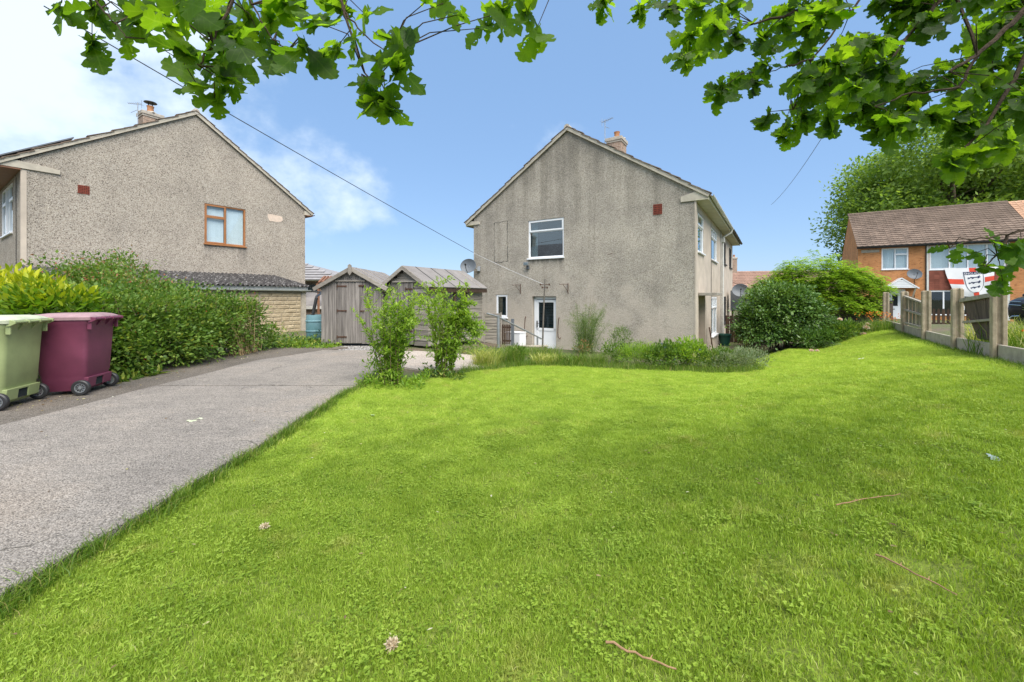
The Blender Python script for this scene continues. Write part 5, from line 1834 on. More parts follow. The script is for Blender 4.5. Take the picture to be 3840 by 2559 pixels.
    for sy in (-1, 1):
        wy = sy*0.285
        wh = empty('wheel', (0.235, wy, 0.10), 0, root)
        MB().lathe([(0.062, -0.026), (0.088, -0.026), (0.099, -0.016), (0.1, 0.0), (0.099, 0.016), (0.088, 0.026), (0.062, 0.026), (0.062, -0.026)], 28, (0, 0, 0), 'y', cap=False).build('tyre', M['black'], wh, smooth=True)
        mb = MB()
        mb.lathe([(0.052, -0.02), (0.062, -0.02), (0.062, 0.02), (0.052, 0.02), (0.052, -0.02)], 24, (0, 0, 0), 'y', cap=False)
        mb.lathe([(0.018, -0.024), (0.018, 0.024)], 12, (0, 0, 0), 'y')
        for k in range(10):
            a = k*math.pi/5
            mb.beam((0.015*math.cos(a), 0, 0.015*math.sin(a)), (0.055*math.cos(a), 0, 0.055*math.sin(a)), 0.030, 0.006, (-math.sin(a), 0, math.cos(a)))
        mb.build('rim', M['metal'], wh)
    return root
bin_('wheelie_bin', (-6.13, 4.86, -0.004), 0.29, (0.275, 0.325, 0.14), (0.44, 0.47, 0.33), 'lime green wheelie bin at the left edge of the driveway')
bin_('wheelie_bin', (-5.95, 5.60, -0.004), 0.27, (0.15, 0.034, 0.066), (0.32, 0.20, 0.21), 'maroon wheelie bin standing behind the lime green one')

# ------------------------------------------------------------------ concrete fence on the right
FD = Vector((0.565, 0.825, 0))
FNn = Vector((-0.825, 0.565, 0))
fence = empty('concrete_fence', (6.66, 5.63, 0))
tag(fence, 'broken garden fence of concrete posts and gravel boards on the right', 'fence')
def fp3(t, e, z):
    q = FD*t+FNn*e
    return (q.x, q.y, z)
def fgz(t):
    return tz(6.66+FD.x*t, 5.63+FD.y*t)
PT = [-1.95, 0.0, 1.72, 3.72, 5.76, 8.3]
for t in PT:
    z0 = fgz(t)
    mb = MB()
    prof = [(-0.055, -0.07), (0.055, -0.07), (0.055, -0.025), (0.022, -0.022), (0.022, 0.022), (0.055, 0.025), (0.055, 0.07), (-0.055, 0.07), (-0.055, 0.025), (-0.022, 0.022), (-0.022, -0.022), (-0.055, -0.025)]
    n = len(prof)
    vs_ = [fp3(t+a, e, z0-0.25) for a, e in prof]+[fp3(t+a, e, z0+1.045) for a, e in prof]+[fp3(t+a*0.8, e*0.75, z0+1.07) for a, e in prof]
    fs_ = [(i, (i+1) % n, n+(i+1) % n, n+i) for i in range(n)]+[(n+i, n+(i+1) % n, 2*n+(i+1) % n, 2*n+i) for i in range(n)]+[tuple(range(2*n, 3*n))]
    mb.add(vs_, fs_)
    mb.build('post', M['concrete_post'], fence, bevel=0.006, seg=1)
for a, b in zip(PT, PT[1:]):
    n = 6
    for k in range(1):
        ta, tb = a+0.03, b-0.03
        za, zb = fgz(ta), fgz(tb)
        ha = 0.225
        mb = MB()
        vs_ = []
        for t, z in ((ta, za), (tb, zb)):
            vs_ += [fp3(t, -0.018, z-0.12), fp3(t, 0.018, z-0.12), fp3(t, 0.018, z+ha), fp3(t, -0.018, z+ha)]
        mb.add(vs_, [(0, 1, 2, 3), (7, 6, 5, 4), (0, 4, 5, 1), (1, 5, 6, 2), (2, 6, 7, 3), (3, 7, 4, 0)])
        mb.build('gravel_board', M['gravel_board'], fence, bevel=0.005, seg=1)
# lichened panel between the third and fourth posts
pn = empty('fence_panel', parent=fence)
pn['label'] = 'sagging lichened panel of upright slats'
ta, tb = 3.78, 5.70
n = 22
for i in range(n):
    t = ta+(tb-ta)*(i+0.5)/n
    f = (t-ta)/(tb-ta)
    zt = 1.16*(1-f)+1.32*f
    lean = 0.03*math.sin(i*1.7)
    MB().beam(fp3(t+lean, -0.028+0.006*(i % 2), fgz(t)+0.235), fp3(t, -0.028+0.006*(i % 2), zt), 0.078, 0.008, FNn).build('slat', M['wood_old'], pn)
for fz_ in (0.06, 0.5, 0.96):
    za = (fgz(ta)+0.24)*(1-fz_)+1.16*fz_
    zb = (fgz(tb)+0.24)*(1-fz_)+1.32*fz_
    MB().beam(fp3(ta, 0.006, za), fp3(tb, 0.006, zb), 0.05, 0.035).build('rail', M['paint_wood'], pn)
# dark panel, slipped and leaning, between the first and second posts
pn = empty('fence_panel', parent=fence)
pn['label'] = 'dark slipped panel of narrow ribbed slats leaning behind the posts'
ta, tb = 0.02, 1.66
n = 19
for i in range(n):
    f = (i+0.5)/n
    t = ta+(tb-ta)*f
    zt = 1.335*(1-f)+1.22*f
    zb = 0.65+0.0*f
    sh = 0.60*f**1.3
    MB().beam(fp3(t-sh, -0.06-0.02*f, zb), fp3(t, -0.055, zt), 0.066, 0.016, FNn).build('slat', M['wood_panel'], pn)
MB().beam(fp3(ta, -0.035, 1.335), fp3(tb+0.04, -0.035, 1.22), 0.045, 0.06).build('rail', M['paint_wood'], pn)
MB().beam(fp3(ta, -0.035, 0.985), fp3(tb-0.12, -0.035, 0.86), 0.035, 0.035).build('rail', M['paint_wood'], pn)
MB().beam(fp3(ta+0.005, -0.035, 0.65), fp3(ta+0.015, -0.035, 1.30), 0.03, 0.035, FNn).build('stile', M['wood_panel'], pn)
# picket fence and dark boarded fence beyond
pk = empty('picket_fence', (19.6, 19.6, -0.28), -0.55)
for i in range(16):
    MB().prism([(i*0.16, 0.05), (i*0.16+0.10, 0.05), (i*0.16+0.10, 0.92), (i*0.16+0.05, 0.99), (i*0.16, 0.92)], FY, (0, 0.02)).build('picket', M['wood_brown'], pk)
for z_ in (0.25, 0.72):
    MB().box(-0.05, 2.6, 0.021, 0.06, z_, z_+0.07).build('rail', M['wood_brown'], pk)
tag(pk, 'brown picket fence in front of the brick house', 'fence')
df = empty('boarded_fence', (9.9, 14.6, -0.2), -0.12)
for i in range(22):
    MB().box(i*0.15, i*0.15+0.14, 0, 0.016, 0.05, 1.35+random.uniform(-.02, .02)).build('board', M['wood_panel'], df)
for z_ in (0.3, 1.0):
    MB().box(0, 3.3, 0.017, 0.06, z_, z_+0.07).build('rail', M['wood_panel'], df)
tag(df, 'dark boarded fence behind the flower clump by the far fence post', 'fence')
# ------------------------------------------------------------------ brick house across the green
B3 = -0.35
Mw3 = Matrix.Translation((24.98, 29.7, B3)) @ Matrix.Rotation(ANG, 4, 'Z')
h3 = empty('brick_house', (24.98, 29.7, B3), ANG)
tag(h3, 'orange brick house with brown tiled roof and a white porch canopy, beyond the fence', 'house')
zz = lambda z: z-B3
hol = [(1.29, 2.69, zz(3.15), zz(4.63)), (3.72, 7.2, zz(3.05), zz(4.66)), (1.46, 2.54, 0.05, zz(1.76)), (3.72, 7.2, zz(0.05), zz(1.66))]
wall_plate('wall', [(0, -0.4), (8.5, -0.4), (8.5, zz(4.78)), (0, zz(4.78))], [rect(*q) for q in hol], 0.25, FY, M['brick_x'], h3)
RZ3 = 8.15
mb = MB()
mb.prism([(0.255, -0.4), (8.0, -0.4), (8.0, zz(4.78)), (4.0, RZ3-0.06), (0.255, zz(4.99))], FXN(0.0), (0.0, 0.25))
mb.build('wall', M['brick_y'], h3)
mb = MB().box(0.26, 8.5, 7.75, 8.0, -0.4, zz(4.78))
mb.build('wall', M['brick_x'], h3)
MB().box(0.3, 8.4, 2.2, 2.3, 0, 5.0).build('dark_backing', M['dark'], h3)  # room darkness put into the colour of this added sheet
EZ3 = zz(4.80)
sl = Vector((0, 4.28, RZ3-EZ3))
tiled_roof(h3, (-0.08, -0.28, EZ3), (1, 0, 0), sl, 29, int(sl.length/0.292)+1, 0.296, 0.292, M['tile_brown'], 300)
mb = MB()
mb.add([(-0.02, -0.2, EZ3), (8.5, -0.2, EZ3), (8.5, 4.0, RZ3-0.05), (-0.02, 4.0, RZ3-0.05), (8.5, 8.2, EZ3), (-0.02, 8.2, EZ3)], [(0, 1, 2, 3), (3, 2, 4, 5)])
mb.build('roof', M['tile_brown'], h3)
mb = MB()
for k in range(20):
    mb.tube([(-0.1+k*0.432, 4.0, RZ3+0.0), (-0.1+k*0.432+0.425, 4.0, RZ3-0.004)], 0.11, 10)
mb.build('ridge', M['tile_brown'], h3, smooth=True)
MB().box(-0.10, 8.5, -0.34, -0.30, EZ3-0.14, EZ3+0.0).build('fascia', M['black'], h3)
half_gutter((-0.12, -0.40, EZ3-0.02), (8.5, -0.40, EZ3-0.05), 0.06, M['black'], h3)
MB().tube([(3.55, -0.05, EZ3-0.1), (3.55, -0.05, 0.1)], 0.035, 8).build('downpipe', M['black'], h3)
def hw(q, cells, bl=0.16):
    return window(h3, FY, *q, cells, M['upvc'], dep=0.02, fw=0.07, glass='glass_clear', blind=bl)
hw(hol[0], [(0, 0.5, 0, 1, False), (0.5, 1, 0.70, 1, True), (0.5, 1, 0, 0.70, True)], 0.12)
hw(hol[1], [(0, 0.28, 0, 1, True), (0.28, 0.52, 0, 1, False), (0.52, 0.76, 0, 1, False), (0.76, 1, 0, 1, True)], 0.14)
hw(hol[3], [(0, 0.2, 0, 1, True), (0.2, 0.47, 0, 1, False), (0.47, 0.74, 0, 1, False), (0.74, 1, 0, 1, True)], None)
mb = MB()
fbox(mb, FY, 1.46, 2.54, 0.05, zz(1.76), 0.02, 0.08)
dr3 = mb.build('door', M['upvc'], h3, bevel=0.01)
mb = MB()
fbox(mb, FY, 1.86, 2.14, 0.95, 1.75, 0.010, 0.0195)
mb.build('pane', M['dark'], dr3)
mb = MB()
fbox(mb, FY, 1.60, 1.66, 0.80, 1.15, -0.02, 0.0195)
fbox(mb, FY, 1.72, 1.98, 0.70, 0.75, 0.0, 0.0195)
mb.build('handle', M['black'], dr3)
cn = empty('porch_canopy', parent=h3)
mb = MB()
for sx in (-1, 1):
    mb.beam((2.17+sx*0.86, -0.45, zz(1.80)), (2.17, -0.45, zz(2.50)), 1.0, 0.06, (sx*0.63, 0, 0.77))
mb.build('roof', M['upvc'], cn)
for k in range(5):
    w_ = 0.74*(1-k/5.4)
    MB().box(2.17-w_, 2.17+w_, -0.93, -0.90, zz(1.84)+k*0.11, zz(1.84)+k*0.11+0.10).build('cladding_board', M['upvc'], cn)
for sx in (-1, 1):
    MB().beam((2.17+sx*0.72, -0.02, zz(1.25)), (2.17+sx*0.72, -0.72, zz(1.80)), 0.07, 0.09).build('bracket', M['upvc'], cn)
MB().box(0.19, 1.17, -0.03, 0.0, zz(4.38), zz(4.58)).build('name_board', M['gravel_board'], h3, bevel=0.01)
# tile-hung panel under the upper window
tp = empty('tile_hung_panel', parent=h3)
MB().box(3.70, 7.22, -0.012, -0.002, zz(1.70), zz(3.0)).build('backing', M['tile_red'], tp)
for r in range(9):
    n = 14
    for i in range(n):
        x0_ = 3.70+i*0.25
        z0_ = zz(1.70)+r*0.145
        mb = MB().add([(x0_, -0.034, z0_), (x0_+0.243, -0.034, z0_), (x0_+0.243, -0.014, z0_+0.16), (x0_, -0.014, z0_+0.16), (x0_, -0.018, z0_), (x0_+0.243, -0.018, z0_)], [(0, 1, 2, 3), (0, 4, 5, 1)])
        mb.build('hanging_tile', M['tile_red'], tp)
for x_ in (3.62, 7.28):
    MB().box(x_-0.06, x_+0.06, -0.06, -0.001, 0.1, zz(4.7)).build('trim_board', M['upvc_pipe'], h3)
dish('satellite_dish', 'grey satellite dish on the brick wall beside the porch canopy', place(Mw3, 2.9, -0.45, zz(2.78), 0.1, -0.3), 0.40, M['dish'])
MB().tube([(2.98, -0.02, zz(2.6)), (2.98, -0.02, 0.3)], 0.014, 5).build('cable', M['dark'], h3)

# neighbour with paler tiles
h4 = empty('brick_house', tuple(Mw3 @ Vector((8.51, 0, 0))), ANG)
tag(h4, 'adjoining brick house with paler orange roof tiles at the right edge', 'house')
wall_plate('wall', [(0, -0.4), (7.5, -0.4), (7.5, zz(4.78)), (0, zz(4.78))], [rect(1.2, 3.2, zz(3.1), zz(4.6))], 0.25, FY, M['brick_x'], h4)
window(h4, FY, 1.2, 3.2, zz(3.1), zz(4.6), [(0, 0.5, 0, 1, True), (0.5, 1, 0, 1, False)], M['upvc'], dep=0.02, fw=0.07)
MB().box(0.0, 7.5, 7.75, 8.0, -0.4, zz(4.78)).build('wall', M['brick_x'], h4)
MB().box(7.25, 7.5, 0.26, 7.74, -0.4, zz(4.78)).build('wall', M['brick_y'], h4)
MB().add([(0, -0.2, EZ3), (7.5, -0.2, EZ3), (7.5, 4.0, RZ3-0.05), (0, 4.0, RZ3-0.05), (7.5, 8.2, EZ3), (0, 8.2, EZ3)], [(0, 1, 2, 3), (3, 2, 4, 5)]).build('roof', M['tile_pale'], h4)
tiled_roof(h4, (0.02, -0.28, EZ3), (1, 0, 0), sl, 25, int(sl.length/0.292)+1, 0.296, 0.292, M['tile_pale'], 0)
MB().box(0.0, 7.5, -0.34, -0.30, EZ3-0.14, EZ3).build('fascia', M['black'], h4)

# flag hung below the wide upper window
def flag_pt(u, v, e=0.0):
    xt = 4.42+2.24*u
    xb = 4.95+1.66*u
    s = v**1.3
    x = xt*(1-s)+xb*s
    ztop = zz(3.16)-0.05*math.sin(math.pi*u)
    zbot = zz(1.36)+0.20*u-0.20*math.sin(math.pi*u)
    z = ztop*(1-v)+zbot*v-0.10*math.sin(math.pi*v)*(1-u)
    y = -0.10-0.05*math.sin(math.pi*v)-0.022*math.sin(u*17+v*5)*v-0.02*math.sin(u*6-v*9)*v-e
    return (x, y, z)
def flag_sheet(name, poly_fn, nu, nv, mat, parent, e):
    vs_ = [flag_pt(*poly_fn(i/nu, j/nv), e) for j in range(nv+1) for i in range(nu+1)]
    fs_ = [(j*(nu+1)+i, j*(nu+1)+i+1, (j+1)*(nu+1)+i+1, (j+1)*(nu+1)+i) for j in range(nv) for i in range(nu)]
    return MB().add(vs_, fs_).build(name, mat, parent, smooth=True)
fg = empty('flag')
fg.matrix_world = Mw3
tag(fg, 'white football flag with red cross and ENGLAND crest hanging on the brick house', 'flag')
M['flag_white'] = mat_plain('flag_cloth', (0.80, 0.80, 0.80), 0.9, 0.03, 4.0, spec=0.05)
M['flag_red'] = mat_plain('flag_red_print', (0.72, 0.10, 0.06), 0.9, 0.06, 4.0, spec=0.05)
M['flag_navy'] = mat_plain('flag_navy_print', (0.035, 0.045, 0.10), 0.9, 0.1, 4.0, spec=0.05)
flag_sheet('cloth', lambda a, b: (a, b), 40, 30, M['flag_white'], fg, 0)
flag_sheet('red_band', lambda a, b: (a*0.34, 0.36+0.18*b), 18, 5, M['flag_red'], fg, 0.006)
flag_sheet('red_band', lambda a, b: (0.80+0.2*a, 0.36+0.18*b), 12, 5, M['flag_red'], fg, 0.006)
flag_sheet('red_band', lambda a, b: (0.50+0.14*a, 0.0+0.13*b), 5, 5, M['flag_red'], fg, 0.006)
flag_sheet('red_band', lambda a, b: (0.50+0.14*a, 0.86+0.14*b), 5, 5, M['flag_red'], fg, 0.006)
CU, CV0 = 0.57, 0.13
def shield(t, b):                                               # half width along the height b 0..1
    return 0.205*(1.0 if b < 0.55 else math.sqrt(max(0, 1-((b-0.55)/0.45)**2)))
sh_rows = [i/24 for i in range(25)]
def shield_sheet(name, k, b0, b1, mat, e):
    vs_, fs_ = [], []
    rows_ = [b0+(b1-b0)*i/24 for i in range(25)]
    for b in rows_:
        w = max(0.001, shield(0, b)*k if b < 0.98 else 0.01)
        for i in range(13):
            vs_.append(flag_pt(CU+w*(i/6-1), CV0+0.74*b, e))
    for j in range(24):
        for i in range(12):
            fs_.append((j*13+i, j*13+i+1, (j+1)*13+i+1, (j+1)*13+i))
    return MB().add(vs_, fs_).build(name, mat, fg, smooth=True)
crest = shield_sheet('crest', 1.0, 0.0, 0.995, M['flag_navy'], 0.012)
shield_sheet('crest_field', 0.93, 0.135, 0.965, M['flag_white'], 0.018)
fc = bpy.data.curves.new('word', 'FONT')
fc.body = 'ENGLAND'
fc.align_x = 'CENTER'
fc.resolution_u = 3
fo = bpy.data.objects.new('word', fc)
COL.objects.link(fo)
bpy.context.view_layer.update()
tme = bpy.data.meshes.new_from_object(fo.evaluated_get(bpy.context.evaluated_depsgraph_get()))
bpy.data.objects.remove(fo)
wmax = max(abs(v.co.x) for v in tme.vertices)
for v in tme.vertices:
    v.co = flag_pt(CU+v.co.x/wmax*0.185, CV0+0.74*(0.115-v.co.y*0.125), 0.020)
tme.materials.clear()
obj('lettering', tme, M['flag_white'], fg)
lion = [(-1, -.1), (-.8, .25), (-.55, .15), (-.4, .5), (-.1, .28), (.35, .30), (.6, .45), (.75, .8), (.9, .75), (.8, .3), (1, .1), (.85, -.1), (.7, -.5), (.5, -.55), (.55, -.15), (.1, -.1), (-.1, -.5), (-.35, -.55), (-.25, -.1), (-.5, -.15), (-.7, -.55), (-.95, -.5), (-.75, -.1)]
for r, (vb, sc) in enumerate(((0.27, 0.150), (0.50, 0.150), (0.73, 0.125))):
    mb = MB()
    pts_ = [flag_pt(CU+a*sc, CV0+0.74*(vb-b*0.095), 0.022) for a, b in lion]
    mb.add(pts_, [tuple(range(len(pts_)))])
    mb.build('lion_print', M['flag_navy'], fg)

# tiled house far down the slope between the houses
h5 = empty('distant_house', (24.6, 48.5, -3.2), -0.18)
tag(h5, 'distant house with brown tiled roof and one tall brick chimney stack', 'house')
MB().box(0, 15, 0, 7, 0, 4.7).build('wall', M['brick_x'], h5)
MB().add([(-0.2, -0.3, 4.7), (15.2, -0.3, 4.7), (15.2, 3.5, 7.5), (-0.2, 3.5, 7.5), (15.2, 7.3, 4.7), (-0.2, 7.3, 4.7)], [(0, 1, 2, 3), (3, 2, 4, 5), (0, 3, 5), (1, 4, 2)]).build('roof', M['tile_brown'], h5)
M['tile_far'] = mat_plain('red_brown_far_tile', (0.30, 0.19, 0.145), 0.85, 0.2, 1.0, spec=0.2, piece=0.15)
tiled_roof(h5, (-0.2, -0.32, 4.73), (1, 0, 0), (0, 3.8, 2.8), 45, 14, 0.34, 0.34, M['tile_far'], 240)
chimney(h5, 2.6, 3.5, 7.0, 9.35, 0.55, 0.6, [(0, 0)], M['terracotta'])
for q in ((1.0, 2.6), (5.0, 6.6)):
    MB().box(q[0], q[1], -0.02, -0.001, 2.9, 4.2).build('window', M['glass'], h5)

# house off to the left whose roof shows as a reflection in the gable window
h6 = empty('neighbour_house', (-20.5, -2.5, -0.4), math.atan2(0.831, 0.554))
tag(h6, 'dark roofed house seen only as a reflection in the centre gable window', 'house')
MB().box(0, 8, 0, 9, -0.3, 4.2).build('wall', M['dash1'], h6)
MB().add([(-0.3, -0.1, 4.1), (8.3, -0.1, 4.1), (8.3, 9.1, 4.1), (-0.3, 9.1, 4.1), (4, -0.1, 6.7), (4, 9.1, 6.7)], [(0, 4, 5, 3), (1, 2, 5, 4), (0, 1, 4), (2, 3, 5), (0, 3, 2, 1)]).build('roof', M['tile_grey'], h6)
chimney(h6, 4.0, 4.5, 6.4, 7.7, 0.7, 0.7, [(0, 0)], M['terracotta'])

# ------------------------------------------------------------------ dark car parked at the right edge
car = empty('parked_car', (18.45, 14.3, tz(18.9, 14.4)+0.0), math.atan2(0.30, 0.95))
tag(car, 'dark grey parked car nose-on behind the last concrete post', 'car')
M['car_paint'] = mat_plain('dark_metallic_paint', (0.03, 0.032, 0.036), 0.22, 0.05, 2.0, metal=0.4)
M['chrome'] = mat_plain('chrome', (0.75, 0.76, 0.78), 0.12, 0.02, 2.0, metal=1.0)
prof = [(0.12, 0.26), (0.02, 0.42), (0.0, 0.68), (0.05, 0.86), (0.16, 0.98), (0.55, 1.08), (1.15, 1.15), (4.45, 1.16), (4.62, 0.95), (4.64, 0.5), (4.5, 0.26)]
ys_ = [(-0.93, 0.10), (-0.90, 0.03), (-0.70, 0.0), (0.70, 0.0), (0.90, 0.03), (0.93, 0.10)]
vs_, fs_ = [], []
n = len(prof)
for y_, ins in ys_:
    for (a, b) in prof:
        ca, cb_ = 2.3, 0.7
        bow = 0.18*(abs(y_)/0.93)**2 if a < 1.0 else 0
        vs_.append((ca+(a-ca)*(1-ins*0.25)+bow, y_, cb_+(b-cb_)*(1-ins)))
for j in range(len(ys_)-1):
    for i in range(n):
        i2 = (i+1) % n
        fs_.append((j*n+i, j*n+i2, (j+1)*n+i2, (j+1)*n+i))
fs_ += [tuple(range(n)), tuple(range(len(ys_)*n-1, (len(ys_)-1)*n-1, -1))]
body = MB().add(vs_, fs_).build('body', M['car_paint'], car, smooth=True, bevel=0.03)
gh = [(1.10, 1.14), (1.85, 1.60), (2.3, 1.66), (3.9, 1.62), (4.4, 1.16)]
vs_, fs_ = [], []
for y_, k_ in ((-0.84, 0), (0.84, 0), (-0.66, 1), (0.66, 1)):
    pass
n = len(gh)
for y_ in (-1, 1):
    for (a, b) in gh:
        vs_.append((a, y_*(0.86-0.20*(b-1.14)/0.5), b))
fs_ = [tuple(range(n)), tuple(range(2*n-1, n-1, -1))]+[(i, i+1, n+i+1, n+i) for i in range(n-1)]
MB().add(vs_, fs_).build('cabin_glass', M['glass'], car)
MB().add([(1.85, -0.66, 1.615), (2.3, -0.65, 1.675), (3.9, -0.66, 1.635), (3.9, 0.66, 1.635), (2.3, 0.65, 1.675), (1.85, 0.66, 1.615), (1.85, -0.66, 1.58), (2.3, -0.65, 1.63), (3.9, -0.66, 1.59), (3.9, 0.66, 1.59), (2.3, 0.65, 1.63), (1.85, 0.66, 1.58)],
         [(0, 1, 4, 5), (1, 2, 3, 4), (0, 6, 7, 1), (1, 7, 8, 2), (5, 4, 10, 11), (4, 3, 9, 10), (0, 5, 11, 6)]).build('roof', M['car_paint'], car)
for sy in (-1, 1):
    hl = MB().add([(0.14, sy*0.52, 0.80), (0.36, sy*0.90, 0.83), (0.42, sy*0.905, 0.97), (0.20, sy*0.52, 0.93), (0.06, sy*0.52, 0.78), (0.20, sy*0.88, 0.80), (0.24, sy*0.885, 0.95), (0.09, sy*0.52, 0.92)],
                  [(0, 1, 2, 3), (4, 5, 6, 7), (0, 4, 5, 1), (3, 2, 6, 7), (1, 5, 6, 2), (0, 3, 7, 4)]).build('headlight', M['glass_clear'], car)
    mb = MB()
    for z_ in (0.80, 0.93):
        mb.tube([(0.04, sy*0.52, z_), (0.19, sy*0.885, z_+0.025)], 0.012, 6)
    mb.build('headlight_trim', M['chrome'], hl)
    MB().tube([(0.02, sy*0.55, 0.42), (0.08, sy*0.75, 0.40), (0.20, sy*0.88, 0.30)], 0.02, 6).build('bumper_trim', M['chrome'], car)
    MB().lathe([(0.02, 0), (0.06, 0.05), (0.06, 0.14), (0.03, 0.17)], 10, (1.55, sy*0.9-(0.17 if sy < 0 else 0), 1.17), 'y').build('mirror', M['car_paint'], car, smooth=True)
    for wx in (0.85, 3.65):
        wh = empty('wheel', (wx, sy*0.80, 0.34), 0, car)
        MB().lathe([(0.22, -0.11), (0.31, -0.11), (0.34, -0.08), (0.345, 0), (0.34, 0.08), (0.31, 0.11), (0.22, 0.11)], 28, (0, 0, 0), 'y', cap=False).build('tyre', M['black'], wh, smooth=True)
        MB().lathe([(0.02, 0.09*sy), (0.20, 0.07*sy), (0.225, 0.10*sy), (0.225, -0.08*sy)], 20, (0, 0, 0), 'y').build('rim', M['metal'], wh, smooth=True)
gl_ = MB().box(-0.02, 0.04, -0.48, 0.48, 0.60, 0.86).build('grille', M['dark'], car)
for k in range(3):
    MB().box(-0.035, -0.021, -0.47, 0.47, 0.64+k*0.08, 0.665+k*0.08).build('grille_bar', M['chrome'], gl_)
MB().box(-0.03, 0.03, -0.26, 0.26, 0.44, 0.55).build('number_plate', M['upvc'], car)
MB().box(0.03, 0.2, -0.6, 0.6, 0.24, 0.34).build('lower_grille', M['dark'], car)

# ------------------------------------------------------------------ trees behind the brick house
M['tree_leaf'] = mat_leaf('tree_foliage', [(0, (0.085, 0.16, 0.03)), (0.5, (0.175, 0.275, 0.05)), (1, (0.28, 0.38, 0.085))], 0.45)
M['bark_bg'] = mat_plain('grey_bark', (0.12, 0.095, 0.07), 0.9, 0.3, 4.0, spec=0.1)
def tree(name, x, y, z0, H, R, trunk_r, label, seed, nclump, per, cr, L, low=0.32, mat='tree_leaf', squash=0.62):
    random.seed(seed)
    root = empty(name, (x, y, z0))
    tag(root, label, 'tree', 'trees behind the brick house')
    mb = MB()
    top = Vector((0, 0, H*0.80))
    pts_ = [Vector((0.15*math.sin(k), 0.15*math.cos(k*1.7), H*0.8*k/7)) for k in range(8)]
    mb.tube(pts_, [trunk_r*(1-0.8*k/7) for k in range(8)], 9)
    mb.build('trunk', M['bark_bg'], root, smooth=True)
    blobs = []
    limbs = MB()
    for i in range(26):
        a = i*2.399+random.uniform(-.4, .4)
        hz = low+(1-low)*((i+0.5)/26)
        rr = R*(1-((hz-low-0.22)/(1-low))**2*1.05)**0.5 if ((hz-low-0.22)/(1-low))**2*1.05 < 1 else R*0.15
        rr *= random.uniform(0.72, 1.0)
        st = Vector((0, 0, H*max(0.15, hz*0.75-0.08)))
        en = Vector((math.cos(a)*rr*0.8, math.sin(a)*rr*0.8, H*hz*0.95))
        mid = st.lerp(en, 0.5)+Vector((0, 0, -0.04*H))
        limbs.tube([st, mid, en], [trunk_r*0.4, trunk_r*0.22, trunk_r*0.07], 6)
        for k in range(4):
            q = mid.lerp(en, random.random())
            e2 = q+Vector((random.uniform(-1, 1), random.uniform(-1, 1), random.uniform(-.2, .9)))*R*0.26
            limbs.tube([q, e2], [trunk_r*0.12, trunk_r*0.03], 5)
        br = R*random.uniform(0.30, 0.42)
        blobs.append((en.x, en.y, en.z, br, br, br*0.75, br**2))
    limbs.build('limb', M['bark_bg'], root, smooth=True)
    P, A, Nn, LL, WW, T = grown(H*0.1, blobs, nclump, per, cr, L, L*0.62, up=-0.1, out=0.5, jit=0.8, shell=0.6)
    leaves('crown', P, A, Nn, LL, WW, T, M[mat], root)
    return root
tree('broadleaf_tree', 50.5, 47.0, -0.6, 18.4, 11.0, 0.55, 'big leafy green tree rising behind the brick house roof', 3, 2100, 40, 1.3, 0.40)
tree('broadleaf_tree', 64.0, 50.0, -0.6, 22.0, 11.0, 0.55, 'second leafy tree behind the paler roof at the right edge', 5, 1600, 40, 1.3, 0.42)
random.seed(77)
